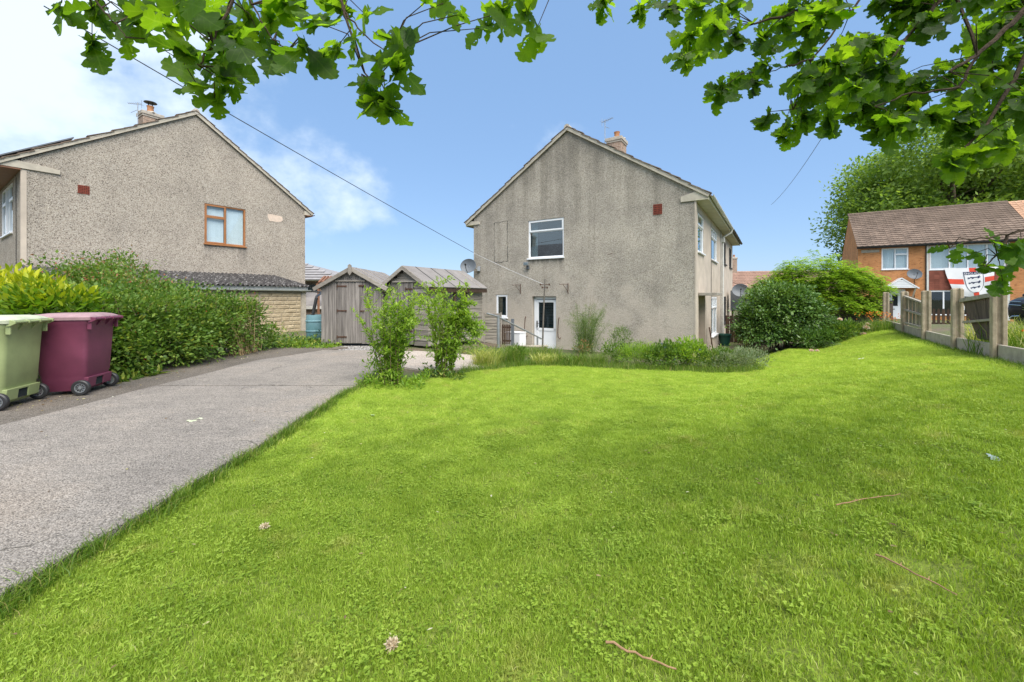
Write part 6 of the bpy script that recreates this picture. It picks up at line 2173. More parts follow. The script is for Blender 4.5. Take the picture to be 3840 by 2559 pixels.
OAK = [('L',-1.652,1.498,2.338,0.049),('L',-1.447,1.425,2.287,0.074),('L',-1.573,1.54,2.244,0.06),('L',-1.437,1.533,2.247,0.035),('L',-1.243,1.357,2.224,0.088),('L',-1.166,1.362,2.236,0.084),('L',-1.01,1.216,2.089,0.047),('L',-1.434,1.485,2.271,0.019),('L',-1.144,1.525,2.348,0.109),('L',-0.939,1.341,2.187,0.096),('L',-0.916,1.427,2.262,0.093),('L',-0.841,1.438,2.256,0.084),('L',-0.875,1.442,2.188,0.047),('L',-0.968,1.219,2.016,0.055),('L',-1.143,1.462,2.115,0.047),('L',-0.976,1.382,2.075,0.072),('L',-1.087,1.416,2.031,0.051),('L',-0.916,1.318,1.987,0.064),('L',-1.012,1.399,1.968,0.045),('L',-0.999,1.46,2.029,0.057),('L',-0.81,1.405,2.134,0.023),('L',-0.746,1.438,2.298,0.093),('L',-0.538,1.161,2.068,0.068),('L',-0.603,1.214,2.016,0.063),('L',-0.623,1.326,2.065,0.052),('L',-0.607,1.41,2.144,0.05),('L',-0.472,1.238,2.075,0.044),('L',-0.582,1.424,2.278,0.074),('L',-0.496,1.402,2.255,0.045),('L',-0.342,1.167,2.024,0.042),('L',-0.333,1.339,2.109,0.043),('L',-0.397,1.24,2.002,0.052),('L',-0.318,1.172,1.944,0.057),('L',-0.439,1.203,1.921,0.031),('L',-0.437,1.277,1.917,0.046),('L',-0.378,1.223,1.884,0.059),('L',-0.358,1.227,1.857,0.04),('L',-0.245,1.164,2.131,0.03),('L',-0.222,1.336,2.251,0.035),('L',-0.166,1.302,2.191,0.034),('L',-0.093,1.395,2.209,0.059),('L',-0.031,1.386,2.257,0.072),('L',0.04,1.245,2.148,0.077),('L',0.082,1.511,2.26,0.054),('L',-0.918,1.15,2.113,0.06),('L',-0.715,1.312,2.236,0.068),('L',-0.851,1.261,2.077,0.057),('L',-0.971,1.314,2.084,0.043),('R',0.398,1.804,2.581,0.058),('R',0.762,2.448,3.007,0.095),('R',0.792,2.036,2.733,0.092),('R',0.775,1.732,2.508,0.067),('R',0.979,2.252,2.717,0.146),('R',0.892,1.785,2.464,0.104),('R',0.909,2.191,2.572,0.085),('R',1.089,2.005,2.562,0.104),('R',1.358,2.223,2.684,0.13),('R',1.678,2.562,2.995,0.15),('R',1.643,2.437,2.991,0.142),('R',1.051,2.077,2.337,0.088),('R',1.32,2.432,2.588,0.134),('R',1.34,2.278,2.477,0.118),('R',1.251,2.032,2.441,0.046),('R',1.274,1.828,2.268,0.065),('R',1.639,2.236,2.385,0.087),('R',1.359,2.207,2.241,0.079),('R',1.669,2.561,2.287,0.075),('R',1.756,2.571,2.349,0.125),('R',1.589,2.248,2.277,0.073),('R',1.624,2.016,2.278,0.118),('R',1.96,2.504,2.447,0.114),('R',1.423,1.701,2.156,0.099),('R',1.382,1.797,2.074,0.047),('R',1.878,2.209,2.291,0.115),('R',2.008,2.254,2.209,0.11),('R',1.694,1.827,2.053,0.083),('R',2.205,2.267,2.276,0.103),('R',2.548,2.502,2.387,0.13),('R',2.213,2.038,2.141,0.119),('R',2.343,2.089,2.167,0.108),('R',2.023,1.904,1.914,0.093),('R',2.175,1.962,1.959,0.108),('R',3.004,2.575,2.224,0.15),('R',2.45,2.042,2.055,0.106),('R',3.167,2.565,2.335,0.133),('R',2.966,2.522,2.432,0.131),('R',2.726,2.236,2.402,0.131),('R',1.003,1.934,2.654,0.088),('R',1.206,2.583,2.858,0.101),('R',2.284,2.147,2.44,0.142),('R',2.593,2.074,2.403,0.144),('R',1.425,1.987,2.588,0.139),('R',2.791,2.586,2.54,0.125),('R',2.087,2.143,2.782,0.127),('R',2.027,1.958,2.803,0.1),('R',1.839,2.129,2.311,0.139),('R',1.436,1.81,2.313,0.089),('R',2.397,2.26,2.951,0.103),('R',2.538,2.099,2.777,0.107),('R',2.501,1.964,2.26,0.104),('R',3.032,2.404,2.735,0.151),('R',2.004,2.444,2.575,0.155),('R',2.165,1.712,2.125,0.091),('R',1.986,2.179,2.865,0.107),('R',1.437,1.946,2.646,0.119),('R',1.785,2.542,2.803,0.138),('R',2.118,2.404,2.517,0.139),('R',1.7,1.921,2.483,0.122),('R',1.424,1.941,2.295,0.089),('R',2.093,1.839,2.216,0.084),('R',3.005,2.59,2.991,0.156),('R',1.386,1.964,2.791,0.098),('R',2.827,2.247,2.891,0.146),('R',2.644,2.127,2.292,0.116),('R',2.069,2.28,2.672,0.149),('R',1.713,2.243,2.585,0.148),('R',2.848,2.369,3.1,0.166),('R',1.361,1.806,2.53,0.111),('R',2.948,2.384,2.877,0.165),('R',2.007,1.971,2.621,0.106),('R',1.753,2.18,2.937,0.107),('R',2.208,2.003,2.198,0.099),('R',1.434,1.967,2.302,0.117),('R',2.04,2.177,2.812,0.132),('R',2.505,2.118,2.622,0.119),('R',1.484,2.025,2.369,0.094),('R',2.343,2.371,2.485,0.116),('R',2.516,2.232,2.335,0.138),('R',2.011,1.733,2.577,0.098),('R',1.518,1.927,2.354,0.102),('R',2.036,2.11,2.245,0.142),('R',3.207,2.525,2.877,0.147),('R',2.814,2.499,2.84,0.132),('R',2.051,2.191,2.887,0.121),('R',2.188,1.713,2.089,0.106),('R',2.381,2.401,2.889,0.115),('R',1.792,2.085,2.475,0.142),('R',2.021,2.218,2.446,0.145),('R',2.585,2.337,2.601,0.152),('R',2.07,2.269,2.533,0.12),('R',2.099,2.134,2.414,0.135),('R',2.198,2.521,2.472,0.157),('R',2.127,2.047,2.872,0.122),('R',1.738,2.053,2.518,0.118),('R',2.903,2.467,2.686,0.163),('R',1.696,1.877,2.356,0.121),('R',2.328,1.967,2.595,0.132),('H',2.082,1.958,1.522,0.057),('H',1.925,1.767,1.512,0.057),('H',2.185,1.959,1.497,0.064),('H',2.202,1.924,1.437,0.075),('H',2.169,1.858,1.547,0.072),('H',2.209,1.822,1.507,0.083),('H',2.372,1.945,1.439,0.088),('H',2.36,1.978,1.371,0.071),('H',2.212,1.786,1.543,0.069),('H',2.328,1.87,1.482,0.073)]
OAK_TWIGS = [([(-0.856,1.3,2.337),(-0.889,1.3,2.236),(-0.947,1.3,2.1),(-0.99,1.3,2.028)],0.008),([(-0.604,1.35,2.377),(-0.566,1.35,2.272),(-0.529,1.35,2.182),(-0.485,1.35,2.034),(-0.455,1.35,2.004)],0.007),([(-0.578,1.35,2.351),(-0.552,1.35,2.242),(-0.507,1.35,2.175),(-0.403,1.35,2.093)],0.006),([(-0.86,1.3,2.286),(-0.825,1.3,2.221),(-0.754,1.3,2.11),(-0.706,1.3,2.078)],0.005),([(-1.34,1.3,2.286),(-1.298,1.3,2.211),(-1.256,1.3,2.16),(-1.222,1.3,2.118)],0.005),([(1.92,2.1,3.016),(1.73,2.1,2.754),(1.529,2.1,2.508),(1.434,2.1,2.252)],0.01),([(1.529,2.1,2.508),(1.416,2.1,2.471),(1.321,2.1,2.447)],0.006),([(1.725,2.0,2.818),(1.505,2.0,2.714),(1.323,2.0,2.662),(1.18,2.0,2.623)],0.016),([(2.205,2.0,2.895),(2.062,2.0,2.714),(1.92,2.0,2.558),(1.816,2.0,2.415)],0.016),([(2.551,1.9,2.742),(2.366,1.9,2.616),(2.255,1.9,2.508),(2.148,1.9,2.41),(2.021,1.9,2.335)],0.02),([(2.568,2.0,2.584),(2.438,2.0,2.351),(2.309,2.0,2.13),(2.179,2.0,1.987)],0.016),([(2.261,2.0,2.469),(2.179,2.0,2.312),(1.946,2.0,2.286),(1.764,2.0,2.221)],0.01),([(1.816,2.0,2.415),(1.66,2.0,2.325),(1.556,2.0,2.208)],0.009),([(2.495,1.85,1.72),(2.375,1.85,1.612),(2.232,1.85,1.576),(2.064,1.85,1.552),(1.968,1.85,1.516)],0.008),([(2.232,1.85,1.576),(2.184,1.85,1.48),(2.124,1.85,1.432)],0.006)]
# ------------------------------------------------------------------ shrubs, hedge and bed
M['hedge_leaf'] = mat_leaf('hedge_foliage', [(0, (0.04, 0.095, 0.014)), (0.45, (0.10, 0.185, 0.028)), (0.8, (0.18, 0.27, 0.045)), (1, (0.32, 0.32, 0.06))], 0.33)
M['lime_leaf'] = mat_leaf('lime_foliage', [(0, (0.10, 0.20, 0.02)), (0.5, (0.20, 0.33, 0.035)), (1, (0.34, 0.45, 0.07))], 0.45)
M['gold_leaf'] = mat_leaf('golden_foliage', [(0, (0.05, 0.13, 0.012)), (0.4, (0.13, 0.235, 0.016)), (0.65, (0.38, 0.42, 0.02)), (1, (0.66, 0.62, 0.05))], 0.35)
M['dark_leaf'] = mat_leaf('dark_glossy_foliage', [(0, (0.035, 0.085, 0.016)), (0.5, (0.095, 0.185, 0.036)), (1, (0.20, 0.30, 0.07))], 0.2, 0.35, spec=0.5)
M['silver_leaf'] = mat_leaf('silvery_foliage', [(0, (0.10, 0.15, 0.06)), (0.5, (0.20, 0.26, 0.13)), (1, (0.36, 0.38, 0.26))], 0.25)
M['red_leaf'] = mat_leaf('reddish_foliage', [(0, (0.07, 0.13, 0.03)), (0.55, (0.15, 0.20, 0.06)), (0.75, (0.28, 0.16, 0.07)), (1, (0.34, 0.10, 0.06))], 0.3)
M['fennel'] = mat_leaf('fennel_fronds', [(0, (0.06, 0.12, 0.02)), (0.6, (0.12, 0.20, 0.04)), (1, (0.22, 0.27, 0.08))], 0.3)
M['petal_red'] = mat_leaf('red_petals', [(0, (0.32, 0.02, 0.02)), (1, (0.50, 0.06, 0.04))], 0.2)
M['petal_pink'] = mat_leaf('pink_petals', [(0, (0.62, 0.42, 0.46)), (1, (0.80, 0.70, 0.70))], 0.3)
M['petal_blue'] = mat_leaf('blue_petals', [(0, (0.10, 0.12, 0.36)), (1, (0.22, 0.22, 0.50))], 0.2)
M['petal_orange'] = mat_leaf('orange_petals', [(0, (0.60, 0.13, 0.02)), (1, (0.72, 0.28, 0.03))], 0.2)
M['straw'] = mat_leaf('pale_grass', [(0, (0.16, 0.24, 0.03)), (0.5, (0.36, 0.40, 0.08)), (1, (0.60, 0.56, 0.24))], 0.35)

def near_first(P, n):
    d = np.linalg.norm(P-np.array([0, 0, 1.3]), axis=1)
    return np.argsort(d)[:n]

# --- fuchsia hedge
hg = empty('hedge', (-6.9, 8.4, 0))
tag(hg, 'overgrown fuchsia hedge with small red flowers along the driveway', 'hedge')
def W2L(P, root):
    return P-np.array(root.location)
blobs = [(-6.75, 6.9, 0.50, 0.75, 0.75, 0.78, 1), (-6.70, 7.6, 0.52, 0.80, 0.7, 0.80, 1.1), (-6.65, 8.4, 0.52, 0.80, 0.75, 0.80, 1.2), (-6.60, 9.2, 0.50, 0.75, 0.75, 0.80, 1.1),
         (-7.6, 7.4, 0.75, 0.9, 0.8, 0.72, 0.8), (-7.8, 8.5, 0.85, 1.0, 0.9, 0.80, 1.0), (-8.9, 8.6, 1.05, 1.1, 0.9, 0.88, 1.0), (-9.3, 9.6, 1.15, 1.1, 0.9, 0.98, 1.0), (-8.3, 9.8, 0.85, 0.8, 0.9, 0.75, 0.8), (-7.5, 9.6, 0.62, 0.8, 0.8, 0.72, 0.7),
         (-6.35, 9.7, 0.55, 0.45, 0.45, 0.62, 0.6), (-6.1, 10.1, 0.18, 0.3, 0.4, 0.32, 0.25), (-6.3, 7.2, 0.3, 0.45, 0.9, 0.42, 0.5), (-6.25, 8.6, 0.32, 0.4, 0.9, 0.45, 0.5), (-6.55, 6.5, 0.3, 0.4, 0.35, 0.4, 0.3)]
P, A, Nn, LL, WW, T = grown(-0.03, blobs, 1500, 34, 0.24, 0.068, 0.045, up=0.0, shell=0.42, rough=0.11)
leaves('foliage', W2L(P, hg), A, Nn, LL, WW, T, M['hedge_leaf'], hg)
k = rng.choice(len(P), 420)
P2 = P[k]+rdir(420)*0.04
fl_ = leaves('flower', W2L(P2, hg), np.tile([0, 0, -1.0], (420, 1))+rdir(420)*0.3, rdir(420), 0.035*np.ones(420), 0.018*np.ones(420), rng.random(420), M['petal_red'], hg)
fl_['kind'] = 'stuff'
mb = MB()
for i in range(150):                                              # arching sprays that break the outline
    b = random.choice(blobs[:11])
    p0 = Vector((b[0]+random.uniform(-.4, .4), b[1]+random.uniform(-.4, .4), b[2]+b[5]*0.6))
    e = p0+Vector((random.uniform(-.35, .35), random.uniform(-.35, .25), random.uniform(0.15, 0.38)))
    pts_ = [p0, p0.lerp(e, .5)+Vector((0, 0, .06)), e]
    pts_ = [q-Vector(hg.location) for q in pts_]
    mb.tube(pts_, [0.006, 0.004, 0.002], 4)
    for q in range(1):
        pass
for i in range(60):
    x, y = random.uniform(-7.2, -6.6), random.uniform(6.8, 9.6)
    mb.tube([Vector((x, y, 0))-Vector(hg.location), Vector((x+random.uniform(-.2, .2), y+random.uniform(-.2, .2), random.uniform(.5, 1.0)))-Vector(hg.location)], [0.012, 0.005], 5)
mb.build('stem', M['twig'], hg)
kb = rng.choice(np.where((P[:, 2] > 1.15) & (P[:, 0] < -7.3))[0], 3200)
leaves('red_tipped_leaf', W2L(P[kb]+rdir(3200)*0.06+np.array([0, 0, 0.06]), hg), rdir(3200)+np.array([0, 0, 0.5]), rdir(3200)+np.array([0, 0, 0.8]), 0.055*(0.6+0.8*rng.random(3200)), 0.032*np.ones(3200), rng.random(3200)**0.7, M['red_leaf'], hg)
n = 3400
bi = rng.integers(0, 11, n)
Bq = np.array([b[:6] for b in blobs[:11]])[bi]
P = Bq[:, :3]+np.stack([rng.uniform(-.7, .7, n)*Bq[:, 3], rng.uniform(-.7, .7, n)*Bq[:, 4], Bq[:, 5]*(0.70+0.42*rng.random(n)**2)], 1)
leaves('shoot_leaf', W2L(P, hg), rdir(n)+np.array([0, 0, 0.6]), rdir(n)+np.array([0, 0, 0.8]), 0.045*(0.6+0.8*rng.random(n)), 0.024*np.ones(n), np.clip(rng.random(n)*0.5+0.5, 0, 1), M['hedge_leaf'], hg)
mb = MB()
for i in range(70):
    x, y = random.uniform(-6.15, -5.85), random.uniform(8.9, 9.8)
    mb.tube([(x, y, 0.0), (x+random.uniform(-.15, .05), y+random.uniform(-.1, .1), random.uniform(.25, .5)), (x+random.uniform(-.3, .05), y+random.uniform(-.15, .15), random.uniform(.6, .95))], [0.005, 0.004, 0.002], 4)
o = mb.build('dead_stems', M['drystem'], None)
tag(o, 'bundle of dry straw-coloured stems at the far end of the hedge', 'stems', kind='stuff')

# --- golden laurel behind the bins
lr = empty('golden_laurel', (-8.0, 6.4, 0))
tag(lr, 'golden-leaved evergreen shrub behind the two bins', 'shrub')
blobs = [(-8.1, 6.5, 0.75, 1.05, 0.7, 0.93, 1.2), (-7.1, 6.35, 0.65, 0.75, 0.6, 0.82, 1), (-9.2, 6.9, 0.8, 1.0, 0.8, 0.95, 1)]
P, A, Nn, LL, WW, T = grown(0.0, blobs, 560, 13, 0.17, 0.125, 0.055, up=0.15, out=0.8, jit=0.6, shell=0.25)
hgt = np.clip((P[:, 2]-0.75)/0.85, 0, 1)                           # new growth at the tips is golden
T = np.clip(0.06+0.64*hgt+0.40*(rng.random(len(P))-0.5), 0, 1)
nf = near_first(P, 300)
rest = np.setdiff1d(np.arange(len(P)), nf)
leaf_pieces(W2L(P[nf], lr), A[nf], Nn[nf], LL[nf], 0.46, T[nf], M['gold_leaf'], lr)
o = leaves('leaf_mass', W2L(P[rest], lr), A[rest], Nn[rest], LL[rest], WW[rest], T[rest], M['gold_leaf'], lr, 'oval')
o['kind'] = 'stuff'
mb, _ = stems_mb(22, (0.1, 0.1, 0), (0.5, 1.2), 1.2, 0.014)
mb.build('stem', M['twig'], lr)

# --- two upright light-green shrubs at the lawn corner
def upright_shrub(name, loc, n_st, h, spread, nleaf, label, seed, lean=(0, 0), nind=200, base_leaf=900):
    random.seed(seed)
    root = empty(name, loc)
    tag(root, label, 'shrub')
    mb, lines = stems_mb(n_st, (0, 0, 0), (0.16, spread), h, 0.007, 0.10, 6, lean)
    side = MB()
    l2 = []
    for l in lines:
        for k in range(8):
            i = random.randint(1, 5)
            p0 = l[i].lerp(l[i+1] if i+1 < len(l) else l[i], random.random())
            e = p0+Vector((random.uniform(-1, 1), random.uniform(-1, 1), random.uniform(0.1, 1.0)))*0.26
            mdl = p0.lerp(e, .5)+Vector((0, 0, 0.03))
            side.tube([p0, mdl, e], [0.004, 0.003, 0.0015], 4)
            l2.append([p0, mdl, e])
    mb.build('stem', M['twig'], root)
    side.build('side_shoot', M['greenstem'], root)
    P1, T1 = along(lines, nleaf//2, 0.06)
    P2, T2 = along(l2, nleaf//2, 0.05)
    P = np.concatenate([P1, P2])
    Tn = np.concatenate([T1, T2])
    n = len(P)
    A = Tn*0.5+rdir(n)*0.9+np.array([0, 0, 0.15])
    P = P+rdir(n)*0.02
    Nn = np.array([0, 0, 1.0])+rdir(n)*0.6
    L = 0.068*(0.55+0.8*rng.random(n))
    T = np.clip(0.25+0.5*P[:, 2]/h*rng.random(n)+0.45*rng.random(n), 0, 1)
    Pw = P+np.array(loc)
    nf = near_first(Pw, nind)
    rest = np.setdiff1d(np.arange(n), nf)
    leaf_pieces(P[nf], A[nf], Nn[nf], L[nf], 0.36, T[nf], M['lime_leaf'], root)
    o = leaves('leaf_mass', P[rest], A[rest], Nn[rest], L[rest], L[rest]*0.36, T[rest], M['lime_leaf'], root, 'oval')
    o['kind'] = 'stuff'
    return root
upright_shrub('flowering_shrub', (-1.86, 6.35, tz(-1.86, 6.35)), 26, 1.42, 0.40, 5000, 'upright light green shrub at the corner of lawn and driveway', 21)
upright_shrub('flowering_shrub', (-1.20, 7.25, tz(-1.2, 7.25)), 24, 1.75, 0.38, 5000, 'taller light green shrub with a side spray before the lap-boarded shed', 22, lean=(0.03, 0))
r2_ = bpy.data.objects['flowering_shrub.001']
random.seed(8)
mb = MB()
PP = []
for i in range(16):
    p0 = Vector((0.05, 0, random.uniform(0.7, 1.1)))
    e = p0+Vector((random.uniform(0.35, 0.72), random.uniform(-.2, .2), random.uniform(-0.35, 0.25)))
    mid = p0.lerp(e, .5)+Vector((0, 0, .14))
    mb.tube([p0, mid, e], [0.006, 0.004, 0.002], 4)
    PP.append([p0, mid, e])
mb.build('side_spray', M['greenstem'], r2_)
P, Tn = along(PP, 2600, 0.1)
n = len(P)
L = 0.062*(0.55+0.8*rng.random(n))
leaves('spray_leaf', P+rdir(n)*0.025, Tn*0.4+rdir(n), np.array([0, 0, 1.0])+rdir(n)*0.6, L, L*0.38, rng.random(n)*0.7+0.3, M['lime_leaf'], r2_, 'oval')

# --- generic small plants of the bed
def bushlet(name, x, y, rx, ry, h, n_clump, per, L, Wd, mat, label, cat='plant', up=0.4, flowers=None, z=None, cr=0.10, stems=10, group=None, shell=0.5):
    z0 = tz(x, y) if z is None else z
    root = empty(name, (x, y, z0))
    tag(root, label, cat, group)
    blobs = [(0, 0, h*0.42, rx, ry, h*0.55, 1), (rx*0.45, ry*0.2, h*0.36, rx*0.6, ry*0.6, h*0.45, 0.6), (-rx*0.5, -ry*0.2, h*0.34, rx*0.6, ry*0.6, h*0.42, 0.6)]
    P, A, Nn, LL, WW, T = grown(0.0, blobs, n_clump, per, cr, L, Wd, up=up, shell=shell)
    leaves('foliage', P, A, Nn, LL, WW, T, M[mat], root)
    mb, _ = stems_mb(stems, (0, 0, 0), (rx*0.3, rx*0.8), h*0.85, 0.006)
    mb.build('stem', M['greenstem'], root)
    if flowers:
        fm, fn_, fr = flowers
        k = rng.choice(len(P), fn_)
        c_ = P[k]+np.array([0, 0, 0.02])
        rep = np.repeat(np.arange(fn_), 9)
        fl_ = leaves('flower', c_[rep]+rdir(len(rep))*fr*0.25, rdir(len(rep))+np.array([0, 0, 0.6]), rdir(len(rep)), fr*np.ones(len(rep)), fr*0.7*np.ones(len(rep)), rng.random(len(rep)), M[fm], root)
        fl_['kind'] = 'stuff'
    return root
def blades(name, x, y, spread, n, H, label, mat='long_grass', W=(0.005, 0.011), lean=(0.2, 1.1), z=None, cat='grass clump', group=None):
    z0 = tz(x, y) if z is None else z
    root_pts = []
    for _ in range(n):
        a = random.random()*6.283
        r = spread*math.sqrt(random.random())
        root_pts.append((r*math.cos(a), r*math.sin(a)*0.6, -0.01))
    Pn = np.array(root_pts)
    V_, F_, T_ = blade_arrays(Pn, rng.uniform(H[0], H[1], n), rng.uniform(W[0], W[1], n), rng.uniform(lean[0], lean[1], n), rng.random(n))
    o = obj(name, np_mesh(name, V_, F_, T_), M[mat])
    o.location = (x, y, z0)
    return tag(o, label, cat, group)
blades('grass_clump', -0.55, 8.75, 0.28, 650, (0.22, 0.55), 'tall yellow-green grass clump at the left end of the bed by the handrail', 'straw')
blades('grass_clump', -0.05, 9.1, 0.35, 700, (0.20, 0.60), 'seeding wild grass clump below the tall handrail post', 'long_grass', (0.003, 0.007))
bushlet('bed_plant', 0.10, 9.35, 0.25, 0.22, 0.38, 60, 14, 0.07, 0.03, 'hedge_leaf', 'dark leafy weed in the bed below the brick wall')
blades('lily_leaves', 0.75, 9.15, 0.32, 420, (0.14, 0.34), 'strappy bright green leaves in the bed in front of the white door', 'straw', (0.010, 0.02), cat='plant')
blades('lily_leaves', 1.25, 9.0, 0.30, 380, (0.14, 0.36), 'strappy green leaves at the lawn edge just right of the line post', 'long_grass', (0.010, 0.02), cat='plant')
blades('grass_clump', 1.75, 9.0, 0.35, 900, (0.15, 0.40), 'soft grey-green grass clump in front of the fennel', 'long_grass', (0.003, 0.006))
# fennel
fe = empty('fennel', (1.95, 11.0, tz(1.95, 11.0)))
tag(fe, 'tall feathery fennel growing against the grey wall', 'plant')
mb, lines = stems_mb(26, (0, 0, 0), (0.26, 0.42), 1.25, 0.008, 0.10, 6)
mb.build('stem', M['greenstem'], fe)
P, Tn = along(lines, 9500, 0.05)
n = len(P)
sc = np.clip(0.34*(1.05-P[:, 2]/1.5), 0.08, 0.4)
P = P+rdir(n)*np.array([1, 1, 0.6])*(sc*rng.random(n))[:, None]
leaves('frond', P, rdir(n)+np.array([0, 0, 0.5]), rdir(n), 0.13*(0.4+0.8*rng.random(n)), 0.0045*np.ones(n), rng.random(n), M['fennel'], fe)
mb, _ = stems_mb(12, (0.02, 0.02, 0), (0.15, 0.42), 1.62, 0.005, 0.10, 5)
mb.build('dead_stem', M['twig'], fe)
bushlet('rosemary_bush', 2.85, 10.8, 0.28, 0.25, 0.78, 90, 16, 0.06, 0.010, 'fennel', 'small dark needle-leaved bush beside the fennel', 'shrub', up=0.9)
bushlet('bed_plant', 1.75, 10.3, 0.18, 0.15, 0.42, 25, 12, 0.06, 0.028, 'red_leaf', 'rusty orange dying plant at the foot of the fennel', up=0.3)
bushlet('bed_plant', 2.35, 9.3, 0.34, 0.30, 0.50, 90, 14, 0.055, 0.022, 'hedge_leaf', 'mid-green leafy plant in the bed right of the fennel')
bushlet('bed_plant', 2.75, 8.85, 0.44, 0.30, 0.56, 130, 15, 0.055, 0.014, 'lime_leaf', 'bright green bushy plant at the middle of the flower bed')
bushlet('bed_plant', 3.30, 8.70, 0.44, 0.32, 0.54, 130, 15, 0.065, 0.030, 'hedge_leaf', 'leafy plant with a few blue flowers in the bed under the gable', flowers=('petal_blue', 9, 0.028))
bushlet('bed_plant', 3.75, 8.75, 0.44, 0.34, 0.60, 140, 15, 0.07, 0.030, 'lime_leaf', 'fresh green leafy plant with blue flowers near the house corner', flowers=('petal_blue', 12, 0.028))
bushlet('bed_plant', 4.25, 8.55, 0.40, 0.3, 0.48, 120, 15, 0.055, 0.02, 'hedge_leaf', 'low green plant between the blue-flowered and silvery plants')
bushlet('lavender', 4.55, 8.45, 0.42, 0.3, 0.44, 130, 16, 0.05, 0.014, 'silver_leaf', 'silvery grey-green low plant left of the bed end', up=0.7)
bushlet('lavender', 5.05, 8.75, 0.42, 0.32, 0.42, 130, 16, 0.05, 0.014, 'silver_leaf', 'silvery grey-green low plant at the very end of the bed', up=0.7, flowers=('petal_blue', 8, 0.018))
blades('grass_clump', 3.4, 10.2, 0.8, 1300, (0.2, 0.55), 'tall wild grass between the bed plants and the gable wall', 'long_grass', (0.004, 0.008))
blades('grass_clump', 4.9, 10.4, 0.6, 900, (0.2, 0.5), 'wild grass near the house corner by the porch', 'straw', (0.004, 0.008))
blades('grass_clump', 0.6, 10.4, 0.7, 900, (0.15, 0.40), 'wild grass behind the strappy leaves before the door', 'long_grass', (0.004, 0.008))
pts = []
for _ in range(9000):
    x = random.uniform(-1.0, 5.3)
    y = yb(x)+abs(random.gauss(0.0, 0.35))-0.08
    pts.append((x, y, tz(x, y)-0.01))
strip_grass('bed_edge_grass', pts, (0.05, 0.22), 'uncut grass along the edge of the flower bed')

# --- weeds by the barrel and hedge foot
def weeds(name, x0, x1, y0, y1, n, h, L, Wd, mat, label):
    P = np.stack([rng.uniform(x0, x1, n), rng.uniform(y0, y1, n), np.zeros(n)], 1)
    P[:, 2] = np.array([tz(a, b) for a, b in P[:, :2]])+h*rng.random(n)**1.5*(0.5+0.5*np.sin(P[:, 0]*5+1)*np.sin(P[:, 1]*4))
    o = leaves(name, P, rdir(n)+np.array([0, 0, 0.3]), np.array([0, 0, 1.0])+rdir(n)*0.5, L*(0.5+rng.random(n)), Wd*(0.5+rng.random(n)), rng.random(n), M[mat], None, 'oval')
    return tag(o, label, 'weeds', kind='stuff')
weeds('weeds', -6.7, -4.7, 10.3, 12.1, 2600, 0.38, 0.075, 0.04, 'hedge_leaf', 'green weeds creeping in front of the garage and barrel')
weeds('weeds', -5.9, -4.5, 10.2, 11.0, 700, 0.22, 0.065, 0.035, 'lime_leaf', 'yellow-green weeds at the foot of the plain shed')
weeds('weeds', -6.35, -5.85, 6.2, 6.9, 420, 0.22, 0.13, 0.05, 'hedge_leaf', 'large-leaved green weeds right behind the maroon bin')
weeds('weeds', -2.35, -1.35, 5.95, 6.8, 1500, 0.32, 0.06, 0.022, 'lime_leaf', 'low green growth around the foot of the corner shrub')
weeds('weeds', -1.6, -0.85, 6.95, 7.55, 900, 0.26, 0.06, 0.025, 'hedge_leaf', 'low growth around the foot of the taller shrub')
weeds('weeds', -1.9, -0.2, 9.9, 11.2, 1400, 0.22, 0.06, 0.025, 'hedge_leaf', 'low weeds on the ground beside the lap-boarded shed')

# --- right-hand group
bushlet('rose_bush', 7.75, 13.3, 0.55, 0.5, 1.35, 150, 16, 0.06, 0.034, 'red_leaf', 'thin-caned rose bush with reddish leaves near the downpipe', 'shrub', stems=22, cr=0.16, shell=0.6)
blades('grass_clump', 7.4, 12.6, 0.5, 1000, (0.2, 0.6), 'tall grass tuft under the rose bush', 'long_grass', (0.005, 0.009))
db = empty('evergreen_shrub', (8.25, 12.7, tz(8.25, 12.7)))
tag(db, 'large rounded dark evergreen shrub beside the lawn', 'shrub')
blobs = [(0, 0, 0.95, 1.15, 0.9, 0.98, 1.6), (0.45, -0.2, 0.75, 0.85, 0.8, 0.75, 1), (-0.6, -0.1, 0.65, 0.7, 0.7, 0.70, 1), (0.1, -0.2, 1.35, 0.75, 0.6, 0.55, 0.9), (0.8, -0.2, 0.5, 0.6, 0.6, 0.5, .6)]
P, A, Nn, LL, WW, T = grown(0.02, blobs, 1500, 15, 0.17, 0.085, 0.048, up=-0.1, out=0.7, jit=0.5, shell=0.32, rough=0.12)
nf = near_first(P+np.array(db.location), 200)
rest = np.setdiff1d(np.arange(len(P)), nf)
leaf_pieces(P[nf], A[nf], Nn[nf], LL[nf], 0.55, T[nf], M['dark_leaf'], db)
o = leaves('leaf_mass', P[rest], A[rest], Nn[rest], LL[rest], WW[rest], T[rest], M['dark_leaf'], db, 'oval')
o['kind'] = 'stuff'
mb, _ = stems_mb(16, (0, 0, 0), (0.3, 0.9), 1.5, 0.018)
mb.build('stem', M['bark'], db)
